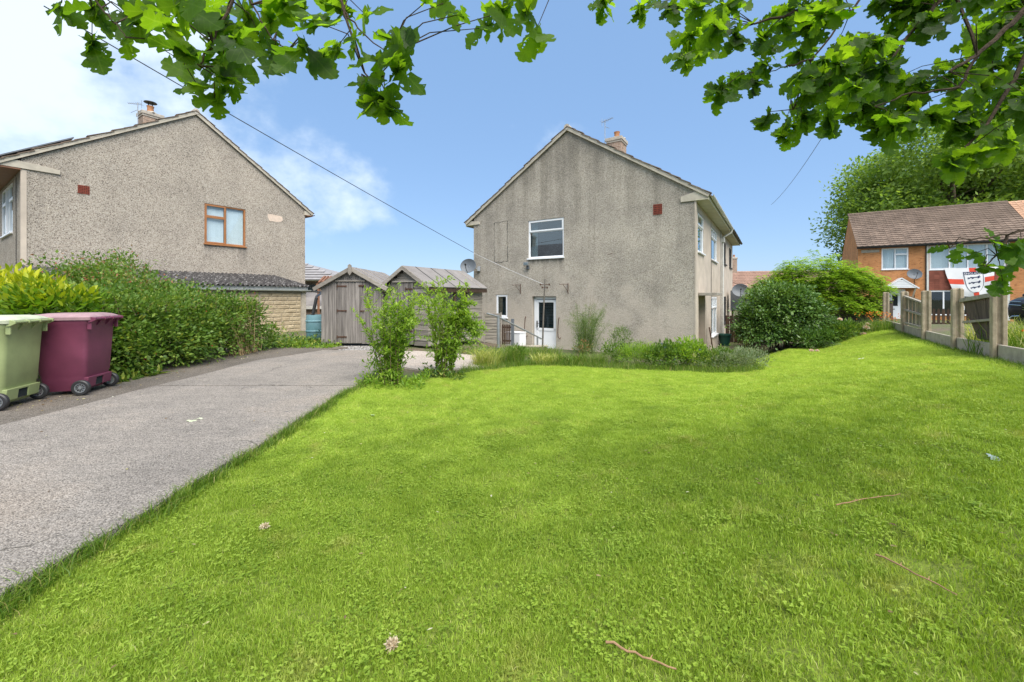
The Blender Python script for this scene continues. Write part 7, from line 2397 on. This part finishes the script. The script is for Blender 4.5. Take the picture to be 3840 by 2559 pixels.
# bright shrub with drooping compound leaves
sb = empty('sumac_shrub', (10.75, 15.3, tz(10.75, 15.3)))
tag(sb, 'wide bright green shrub with drooping feathered leaves, in front of the brick house', 'shrub')
mb, lines = stems_mb(20, (0, 0, 0), (0.4, 1.9), 2.3, 0.03, 0.2, 6)
mb.build('stem', M['bark'], sb)
blobs = [(0.6, 0, 1.85, 1.4, 1.2, 1.0, 1.4), (1.5, -0.2, 1.55, 1.1, 0.9, 0.85, 1.1), (-0.6, 0.1, 1.35, 1.0, 1.0, 0.80, 1.0), (0.5, -0.4, 1.0, 1.5, 1.0, 0.75, 1.2), (1.6, -0.3, 0.9, 0.8, 0.7, 0.6, 0.7)]
w = np.array([b[6] for b in blobs])
nfr = 3000
bi = rng.choice(len(blobs), nfr, p=w/w.sum())
Bq = np.array([b[:6] for b in blobs])[bi]
d = rdir(nfr)
d[:, 2] = np.abs(d[:, 2])*0.9+0.05*rng.random(nfr)-0.25*(rng.random(nfr) < 0.35)
d = norm(d)
C = Bq[:, :3]+d*Bq[:, 3:]*(0.66+0.42*rng.random(nfr))[:, None]
out_ = norm(np.stack([d[:, 0], d[:, 1], np.zeros(nfr)+0.05], 1)+rdir(nfr)*0.35)
PP, AA, NN, TT = [], [], [], []
ft = rng.random(nfr)
for k in range(9):                                                # leaflets in pairs along each arching frond
    t = (k+1)/9
    q = C+out_*0.36*t+np.array([0, 0, 1.0])*(0.12*math.sin(t*2.4)-0.12*t*t)
    sd_ = norm(np.cross(out_, np.array([0, 0, 1.0])))
    for s in (-1, 1):
        PP.append(q)
        AA.append(sd_*s+out_*0.45+rdir(nfr)*0.3+np.array([0, 0, -0.15]))
        NN.append(np.tile([0, 0, 1.0], (nfr, 1))+rdir(nfr)*0.25)
        TT.append(np.clip(ft*0.6+0.4*rng.random(nfr), 0, 1))
P, A, Nn, T = map(np.concatenate, (PP, AA, NN, TT))
keep = P[:, 2] > 0.1
leaves('foliage', P[keep], A[keep], Nn[keep], 0.13*(0.7+0.6*rng.random(keep.sum())), 0.046*np.ones(keep.sum()), T[keep], M['lime_leaf'], sb)
# peonies
pe = bushlet('peony', 8.75, 11.75, 0.62, 0.45, 0.60, 190, 15, 0.10, 0.035, 'dark_leaf', 'dark green peony clump with drooping pale pink flowers on the lawn edge', 'flowering plant', up=0.2)
def bloom(parent, x, y, z, r, mat):
    n = 60
    dd = rdir(n)
    dd[:, 2] = np.abs(dd[:, 2])
    leaves('bloom', np.array([x, y, z])+dd*r*0.35, dd+rdir(n)*0.4, rdir(n), r*np.ones(n), r*0.9*np.ones(n), rng.random(n), M[mat], parent)
for (x, y, z, r) in ((-0.72, -0.72, 0.03, 0.05), (-0.20, -0.80, 0.05, 0.055), (0.10, -0.80, 0.04, 0.035), (-0.58, -0.75, 0.03, 0.04)):
    bloom(pe, x, y, z, r, 'petal_pink')
pe2 = bushlet('peony', 9.55, 11.9, 0.5, 0.4, 0.62, 150, 15, 0.11, 0.03, 'hedge_leaf', 'green peony clump with upright pale blooms next to the far fence posts', 'flowering plant', up=0.4)
for (x, y, z, r) in ((-0.30, -0.30, 0.66, 0.05), (0.40, -0.35, 0.42, 0.07), (0.32, -0.35, 0.25, 0.06), (0.48, -0.3, 0.52, 0.05), (0.75, -0.3, 0.45, 0.04)):
    bloom(pe2, x, y, z, r, 'petal_pink')
hk = blades('hawkweed', 10.4, 11.6, 0.55, 900, (0.15, 0.5), 'wild orange-flowered hawkweed at the far end of the fence', 'long_grass', (0.004, 0.010), cat='wildflowers')
n = 90
C = np.stack([rng.uniform(-.5, .5, n), rng.uniform(-.35, .35, n), rng.uniform(0.3, 0.55, n)], 1)
rep = np.repeat(np.arange(n), 6)
fl_ = leaves('flower', C[rep], rdir(len(rep)), rdir(len(rep)), 0.022*np.ones(len(rep)), 0.018*np.ones(len(rep)), rng.random(len(rep)), M['petal_orange'], hk)
fl_['kind'] = 'stuff'
# meadow beyond the fence
for i, (t, e, nb, H, mt, lab) in enumerate(((2.7, -0.9, 900, (0.25, 0.75), 'straw', 'pale yellow grass tuft seen between two bare concrete posts'),
                                         (0.9, -0.5, 500, (0.25, 0.7), 'long_grass', 'green seeding grass growing beside the slipped dark panel'),
                                         (-0.9, -0.7, 700, (0.1, 0.45), 'straw', 'yellow-green grass behind the nearest gravel board'),
                                         (2.6, -2.2, 900, (0.3, 0.8), 'straw', 'tall straw grass farther back between the two bare posts'))):
    x, y = 6.66+FD.x*t+FNn.x*e, 5.63+FD.y*t+FNn.y*e
    q = blades('meadow_grass', x, y, 0.7, nb, H, lab, mt, (0.006, 0.013))
    if i in (1, 2):
        n = 7
        C = np.stack([rng.uniform(-.5, .5, n), rng.uniform(-.3, .3, n), rng.uniform(0.30, 0.6, n)], 1)
        rep = np.repeat(np.arange(n), 8)
        fl_ = leaves('flower', C[rep], rdir(len(rep)), rdir(len(rep)), 0.022*np.ones(len(rep)), 0.018*np.ones(len(rep)), rng.random(len(rep)), M['petal_orange'], q)
        fl_['kind'] = 'stuff'

# ------------------------------------------------------------------ the oak over the camera
def mat_oak():
    m, nt, bs = new_mat('oak_leaf')
    at = nd(nt, 'ShaderNodeAttribute', attribute_name='tint')
    c = ramp(nt, at.outputs['Fac'], [(0, (0.020, 0.050, 0.005)), (0.5, (0.042, 0.090, 0.008)), (1, (0.080, 0.145, 0.011))])
    lu = nd(nt, 'ShaderNodeAttribute', attribute_name='luv').outputs['Vector']
    s = nt.nodes.new('ShaderNodeSeparateXYZ')
    nt.links.new(lu, s.inputs[0])
    ax = nd(nt, 'ShaderNodeMath', {0: s.outputs[0]}, operation='ABSOLUTE').outputs[0]
    d = nd(nt, 'ShaderNodeMath', {0: s.outputs[1], 1: ax}, operation='SUBTRACT').outputs[0]
    d = nd(nt, 'ShaderNodeMath', {0: d, 1: 7.0}, operation='MULTIPLY').outputs[0]
    d = nd(nt, 'ShaderNodeMath', {0: d}, operation='FRACT').outputs[0]
    v1 = nd(nt, 'ShaderNodeMapRange', {'Value': d, 'From Min': 0.0, 'From Max': 0.14, 'To Min': 1.0, 'To Max': 0.0}).outputs[0]
    v2 = nd(nt, 'ShaderNodeMapRange', {'Value': ax, 'From Min': 0.006, 'From Max': 0.02, 'To Min': 1.0, 'To Max': 0.0}).outputs[0]
    vein = nd(nt, 'ShaderNodeMath', {0: v1, 1: v2}, operation='MAXIMUM').outputs[0]
    c = mixc(nt, nd(nt, 'ShaderNodeMath', {0: vein, 1: 0.35}, operation='MULTIPLY').outputs[0], c, (0.09, 0.15, 0.03))
    nt.links.new(c, bs.inputs['Base Color'])
    bs.inputs['Roughness'].default_value = 0.5
    bs.inputs['Specular IOR Level'].default_value = 0.25
    tr = nt.nodes.new('ShaderNodeBsdfTranslucent')
    nt.links.new(mixc(nt, 1.0, c, (5.0, 4.5, 1.2), 'MULTIPLY'), tr.inputs['Color'])
    mx = nd(nt, 'ShaderNodeMixShader', {'Fac': 0.62})
    nt.links.new(bs.outputs[0], mx.inputs[1])
    nt.links.new(tr.outputs[0], mx.inputs[2])
    # insect holes
    vo = nd(nt, 'ShaderNodeTexVoronoi', {'Scale': 9.0})
    nt.links.new(lu, vo.inputs['Vector'])
    sc = nd(nt, 'ShaderNodeSeparateColor')
    nt.links.new(vo.outputs['Color'], sc.inputs[0])
    th = nd(nt, 'ShaderNodeMapRange', {'Value': sc.outputs[0], 'From Min': 0.62, 'From Max': 1.0, 'To Min': 0.0, 'To Max': 0.26}).outputs[0]
    hole = nd(nt, 'ShaderNodeMath', {0: vo.outputs['Distance'], 1: th}, operation='LESS_THAN').outputs[0]
    tp_ = nt.nodes.new('ShaderNodeBsdfTransparent')
    m2 = nd(nt, 'ShaderNodeMixShader', {'Fac': hole})
    nt.links.new(mx.outputs[0], m2.inputs[1])
    nt.links.new(tp_.outputs[0], m2.inputs[2])
    nt.links.new(m2.outputs[0], nt.nodes['Material Output'].inputs['Surface'])
    return m
M['oak_leaf'] = mat_oak()
half = [(0.012, 0.0), (0.014, 0.07), (0.09, 0.12), (0.13, 0.20), (0.11, 0.27), (0.085, 0.30), (0.18, 0.36), (0.235, 0.44), (0.215, 0.51), (0.14, 0.55), (0.235, 0.61), (0.30, 0.70), (0.275, 0.775), (0.17, 0.80), (0.225, 0.86), (0.205, 0.93), (0.12, 0.94), (0.09, 0.99), (0.02, 1.01)]
def oak_template(seed):
    r_ = random.Random(seed)
    V_ = []
    cv = r_.uniform(-0.35, 0.55)
    fo_ = r_.uniform(-0.1, 0.55)
    tw = r_.uniform(-0.7, 0.7)
    sw_ = r_.uniform(-0.12, 0.12)
    wd_ = r_.uniform(0.8, 1.15)
    jt = [(1+r_.uniform(-.22, .18), r_.uniform(-.012, .012)) for _ in half]
    jt2 = [(1+r_.uniform(-.22, .18), r_.uniform(-.012, .012)) for _ in half]
    def P3(x, t):
        z = -cv*t*t+fo_*abs(x)+0.05*math.sin(t*14)*abs(x)*4+tw*x*t
        return (x*wd_+sw_*math.sin(math.pi*t), t, z)
    for (w_, t), (j, k), (j2, k2) in zip(half, jt, jt2):
        V_ += [P3(-w_*j, t+k), P3(0, t), P3(w_*j2, t+k2)]
    n = len(half)
    F_ = []
    for i in range(n-1):
        a = 3*i
        F_ += [(a, a+1, a+4, a+3), (a+1, a+2, a+5, a+4)]
    return np.array(V_), np.array(F_)
OT = [oak_template(40+i) for i in range(12)]
def oak_mesh(name, V_, F_, luv, tint):
    me = np_mesh(name, V_, F_, tint)
    a = me.attributes.new('luv', 'FLOAT_VECTOR', 'POINT')
    a.data.foreach_set('vector', np.ascontiguousarray(luv, dtype=np.float32).ravel())
    me.polygons.foreach_set('use_smooth', [True]*len(me.polygons))
    me.materials.append(M['oak_leaf'])
    return me
oak = empty('oak_tree', (6.2, 0.6, 0.3))
tag(oak, 'oak tree whose leafy branches hang into the top of the view', 'tree')
OL = Vector(oak.location)
random.seed(31)
mb = MB()
mb.tube([Vector((0, 0, -0.4)), Vector((0.05, 0, 1.2)), Vector((-0.05, 0.05, 2.6)), Vector((-0.2, 0, 4.2)), Vector((-0.1, -0.2, 6.5))], [0.42, 0.30, 0.27, 0.22, 0.10], 14)
mb.build('trunk', M['bark'], oak, smooth=True)
limbs_w = [[(6.1, 0.6, 2.6), (4.6, 0.9, 3.4), (2.6, 1.1, 3.35), (0.6, 1.2, 3.05), (-1.0, 1.25, 2.75), (-1.9, 1.3, 2.6)],
           [(6.1, 0.7, 2.8), (5.0, 1.4, 3.6), (3.6, 1.9, 3.5), (2.4, 2.1, 3.25), (1.6, 2.1, 3.0)],
           [(6.0, 0.6, 3.6), (4.5, -0.8, 4.8), (2.5, -1.6, 5.4), (0.8, -1.8, 5.6)],
           [(6.0, 0.6, 4.2), (5.0, 1.6, 5.2), (3.9, 2.4, 5.4)],
           [(5.9, 0.5, 4.6), (4.0, 0.0, 6.2), (2.0, -0.4, 6.6)],
           [(6.1, 0.8, 2.4), (5.0, 1.5, 2.35), (3.6, 1.85, 2.1), (2.9, 1.9, 1.9), (2.5, 1.9, 1.72)]]
for l in limbs_w:
    n = len(l)
    r0 = 0.10 if l[-1][2] > 1.8 else 0.02
    MB().tube([Vector(q)-OL for q in l], [r0*(1-0.85*i/(n-1)) for i in range(n)], 9).build('limb', M['bark'], oak, smooth=True)
def dense(l, k=8):
    return [Vector(a).lerp(Vector(b), i/k) for a, b in zip(l, l[1:]) for i in range(k)]+[Vector(l[-1])]
limb_pts = [q for l in limbs_w for q in dense(l)]
for ti, (pts_, r) in enumerate(OAK_TWIGS):
    q = [Vector(a)-OL for a in pts_]
    s0 = Vector(pts_[0])
    if not any((s0-Vector(b)).length < 0.02 for tj, (o_, _) in enumerate(OAK_TWIGS) if tj != ti for b in o_):
        lp0 = min(limb_pts, key=lambda a: (a-s0).length)           # the twig leaves a limb above the view
        q = [lp0-OL, lp0.lerp(s0, 0.5)-OL+Vector((0.03, 0.02, 0.08))]+q
    n = len(q)
    fine = []
    for i in range(n-1):
        for k in range(4):
            t = k/4
            fine.append(q[i].lerp(q[i+1], t)+Vector((random.uniform(-1, 1), random.uniform(-1, 1), random.uniform(-1, 1)))*0.006)
    fine.append(q[-1])
    MB().tube(fine, [r*(1-0.7*i/(len(fine)-1)) for i in range(len(fine))], 6).build('twig', M['bark'], oak, smooth=True)
twl = [[Vector(a) for a in p_] for p_, r in OAK_TWIGS]
lm_pts = [Vector(q) for l in limbs_w[:2] for q in l]
stalks = MB()
LP = []                                                           # (pos, axis, normal, length, tint, template)
def oak_cluster(c, r, n, Lm, dens):
    ct = random.random()
    for i in range(n):
        dr_ = Vector((random.gauss(0, 1), random.gauss(0, 0.8), random.gauss(-0.15, 0.8)))
        dr_.normalize()
        p_ = c+dr_*r*random.uniform(0.0, 0.6)
        a = (dr_+Vector((random.uniform(-.4, .4), random.uniform(-.4, .4), -0.35))).normalized()
        p_ = p_-a*(Lm*0.45)
        nn = Vector((random.uniform(-.8, .8), -0.55+random.uniform(-.8, .8), 0.55+random.uniform(-.5, .5)))
        LP.append((p_, a, nn, Lm*random.uniform(0.7, 1.2), min(1, max(0, 0.6*ct+0.4*random.random())), random.randrange(12)))
for g, x, y, z, r in OAK:
    c = Vector((x, y, z))
    n = max(1, int(round((r/0.045)**1.2*(3.4 if g == 'L' else (5.6 if g == 'R' else 1.6)))))
    oak_cluster(c, r, n, {'L': 0.122, 'R': 0.115, 'H': 0.10}[g], 1)
    # a thin stalk from the cluster up to the nearest twig or limb
    best = min((q for l in twl for q in l), key=lambda q: (q-c).length)
    up_ = min(lm_pts, key=lambda q: (q-c).length)
    tgt = best if (best-c).length < 0.45 else c.lerp(up_, 0.3)
    midp = c.lerp(tgt, 0.5)+Vector((random.uniform(-.03, .03), random.uniform(-.03, .03), 0.03))
    stalks.tube([c-OL, midp-OL, tgt-OL], [0.0012, 0.0018, 0.0028], 5)
sh_ = stalks.build('shoots', M['bark'], oak)
sh_['kind'] = 'stuff'
nvis = len(LP)
# the rest of the crown above and behind the camera
for l in limbs_w[:5]:
    for i in range(len(l)-1):
        for k in range(16 if l in limbs_w[:2] else 5):
            sp_ = 0.30 if l in limbs_w[:2] else 0.45
            q = Vector(l[i]).lerp(Vector(l[i+1]), random.random())+Vector((random.gauss(0, sp_), random.gauss(0, sp_), random.gauss(0.05, .30)))
            ly = max(q.y, 0.01)
            if q.y > 0.2 and abs(q.x)/ly < 1.33 and (q.z-1.3)/ly < 0.85:
                continue
            if q.z < 2.5:
                continue
            oak_cluster(q, 0.22, 7, 0.125, 1)
def in_view(p_):
    return p_.y > 0.3 and abs(p_.x/p_.y) < 1.3 and -0.2 < (p_.z-1.3)/p_.y < 0.76
order = sorted(range(nvis), key=lambda i: (not in_view(LP[i][0]), LP[i][0].y/LP[i][3]))
single = set(order[:300])
otm = {}
for i in single:
    p_, a, nn, L, t, k = LP[i]
    key = (k, int(t*3.99))
    if key not in otm:
        V_, F_ = OT[k]
        otm[key] = oak_mesh('leaf', V_, F_, V_*np.array([1, 1, 0])+np.array([0, 0, k*3.7]), np.full(len(V_), (key[1]+0.5)/4))
    o = bpy.data.objects.new('leaf', otm[key])
    COL.objects.link(o)
    o.parent = oak
    o.matrix_local = axes_matrix(p_-OL, a, nn, L)
VV, FF, UU, TT = [], [], [], []
cnt = 0
for i in range(len(LP)):
    if i in single:
        continue
    p_, a, nn, L, t, k = LP[i]
    V_, F_ = OT[k]
    Mx = np.array(axes_matrix(p_-OL, a, nn, L))
    VV.append(V_@Mx[:3, :3].T+Mx[:3, 3])
    FF.append(F_+cnt)
    UU.append(V_*np.array([1, 1, 0])+np.array([0, 0, i*1.37]))
    TT.append(np.full(len(V_), t))
    cnt += len(V_)
lm_ = obj('leaf_mass', oak_mesh('leaf_mass', np.concatenate(VV), np.concatenate(FF), np.concatenate(UU), np.concatenate(TT)), None, oak)
lm_['kind'] = 'stuff'

# ------------------------------------------------------------------ small things on the lawn and drive
M['litter'] = mat_leaf('dead_leaf_litter', [(0, (0.10, 0.065, 0.035)), (0.4, (0.24, 0.16, 0.08)), (0.7, (0.36, 0.34, 0.14)), (1, (0.55, 0.52, 0.36))], 0.2)
def scatter_litter(name, pts, s, label):
    P = np.array(pts)
    n = len(P)
    A = rdir(n)*np.array([1, 1, 0.15])
    o = leaves(name, P, A, np.array([0, 0, 1.0])+rdir(n)*0.35, s*(0.4+rng.random(n)), s*0.45*(0.5+rng.random(n)), rng.random(n), M['litter'], None, 'oval')
    return tag(o, label, 'leaf litter', kind='stuff')
scatter_litter('leaf_litter', [(-6.25+abs(random.gauss(0, 0.38)), random.uniform(4.2, 10.4), 0.0) for _ in range(420)], 0.035, 'small dead leaves strewn along the tarmac strip by the hedge')
scatter_litter('leaf_litter', [(random.uniform(-5.0, -2.3), random.uniform(1.5, 9.5), 0.017) for _ in range(70)], 0.028, 'few tiny bits of leaf scattered over the concrete driveway')
lp_ = [(random.uniform(-2.0, 6.0), random.uniform(1.2, 9.0)) for _ in range(420)]
scatter_litter('leaf_litter', [(a, b, tz(a, b)+0.038) for a, b in lp_ if on_lawn(a, b)], 0.022, 'tiny straw bits and dead leaves scattered over the lawn')

def twig(a, b, r, mat, label, kink=0.012):
    pts_ = []
    n = 9
    for i in range(n+1):
        t = i/n
        x, y = a[0]+(b[0]-a[0])*t, a[1]+(b[1]-a[1])*t
        pts_.append((x+random.uniform(-kink, kink)*0.4, y+random.uniform(-kink, kink)*0.4, tz(x, y)+0.045+random.uniform(0, kink)*0.5))
    mb = MB().tube(pts_, [r*(1-0.45*i/n) for i in range(n+1)], 7)
    for k in (3, 6):
        p_ = Vector(pts_[k])
        mb.tube([p_, p_+Vector((0.012, 0.01, 0.006))], [r*0.5, r*0.25], 5)
    o = mb.build('fallen_twig', M[mat], None, smooth=True)
    return tag(o, label, 'twig', 'twigs lying on the lawn')
M['twig_tan'] = mat_plain('bare_tan_twig', (0.33, 0.20, 0.115), 0.85, 0.3, 30.0, spec=0.15)
twig((1.70, 2.16), (2.00, 2.12), 0.0032, 'twig_tan', 'short pale twig lying on the lawn on the right')
twig((1.55, 1.75), (1.585, 1.46), 0.0038, 'twig_tan', 'long thin bare twig lying on the lawn at the lower right')
twig((0.355, 1.545), (0.56, 1.40), 0.0048, 'twig_tan', 'thick reddish twig at the bottom edge of the lawn')
M['fluff'] = mat_leaf('dry_seed_head', [(0, (0.40, 0.30, 0.20)), (1, (0.72, 0.62, 0.48))], 0.2)
def fluff(x, y, r, n, label):
    P = np.tile([0, 0, 0.0], (n, 1))+rdir(n)*r*0.5*np.array([1, 0.8, 0.5])
    o = leaves('dry_flower_head', P, rdir(n)+np.array([0, 0, 0.3]), rdir(n), r*0.6*np.ones(n), r*0.16*np.ones(n), rng.random(n), M['fluff'], None)
    o.location = (x, y, tz(x, y)+0.048)
    return tag(o, label, 'flower head', 'dry flower heads on the lawn')
fluff(-0.455, 1.56, 0.034, 220, 'cream dried flower head on the lawn near the bottom edge')
fluff(-1.42, 2.36, 0.030, 120, 'small grey dried tuft on the lawn near the driveway')
def litter(x, y, z, s, col, label):
    n = 5
    m_ = mat_plain('fallen_leaf', col, 0.8, 0.2, 30)
    V_, F_ = OT[2]
    me = bpy.data.meshes.new('fallen_leaf')
    a = random.random()*6
    R = Matrix.Rotation(a, 3, 'Z')
    me.from_pydata([tuple(R @ Vector(v*s)) for v in V_], [], [tuple(int(i) for i in f_) for f_ in F_])
    o = obj('fallen_leaf', me, m_)
    o.location = (x, y, z)
    return tag(o, label, 'leaf', 'fallen leaves')
litter(-3.35, 4.22, 0.022, 0.13, (0.42, 0.46, 0.30), 'pale fallen leaf lying in the middle of the driveway')
litter(-3.27, 4.26, 0.024, 0.10, (0.45, 0.48, 0.32), 'small pale fallen leaf touching the one on the driveway')
litter(-5.05, 5.25, 0.018, 0.10, (0.62, 0.62, 0.5), 'whitish fallen leaf by the wheel of the maroon bin')
litter(2.74, 2.38, tz(2.74, 2.38)+0.045, 0.075, (0.26, 0.33, 0.32), 'bluish pale leaf on the lawn at the right')
litter(-1.55, 4.6, tz(-1.55, 4.6)+0.045, 0.08, (0.45, 0.55, 0.35), 'pale upturned leaf on the lawn near the corner shrub')
litter(6.0, 7.0, tz(6.0, 7.0)+0.05, 0.12, (0.72, 0.68, 0.62), 'white scrap on the lawn in front of the slipped fence panel')
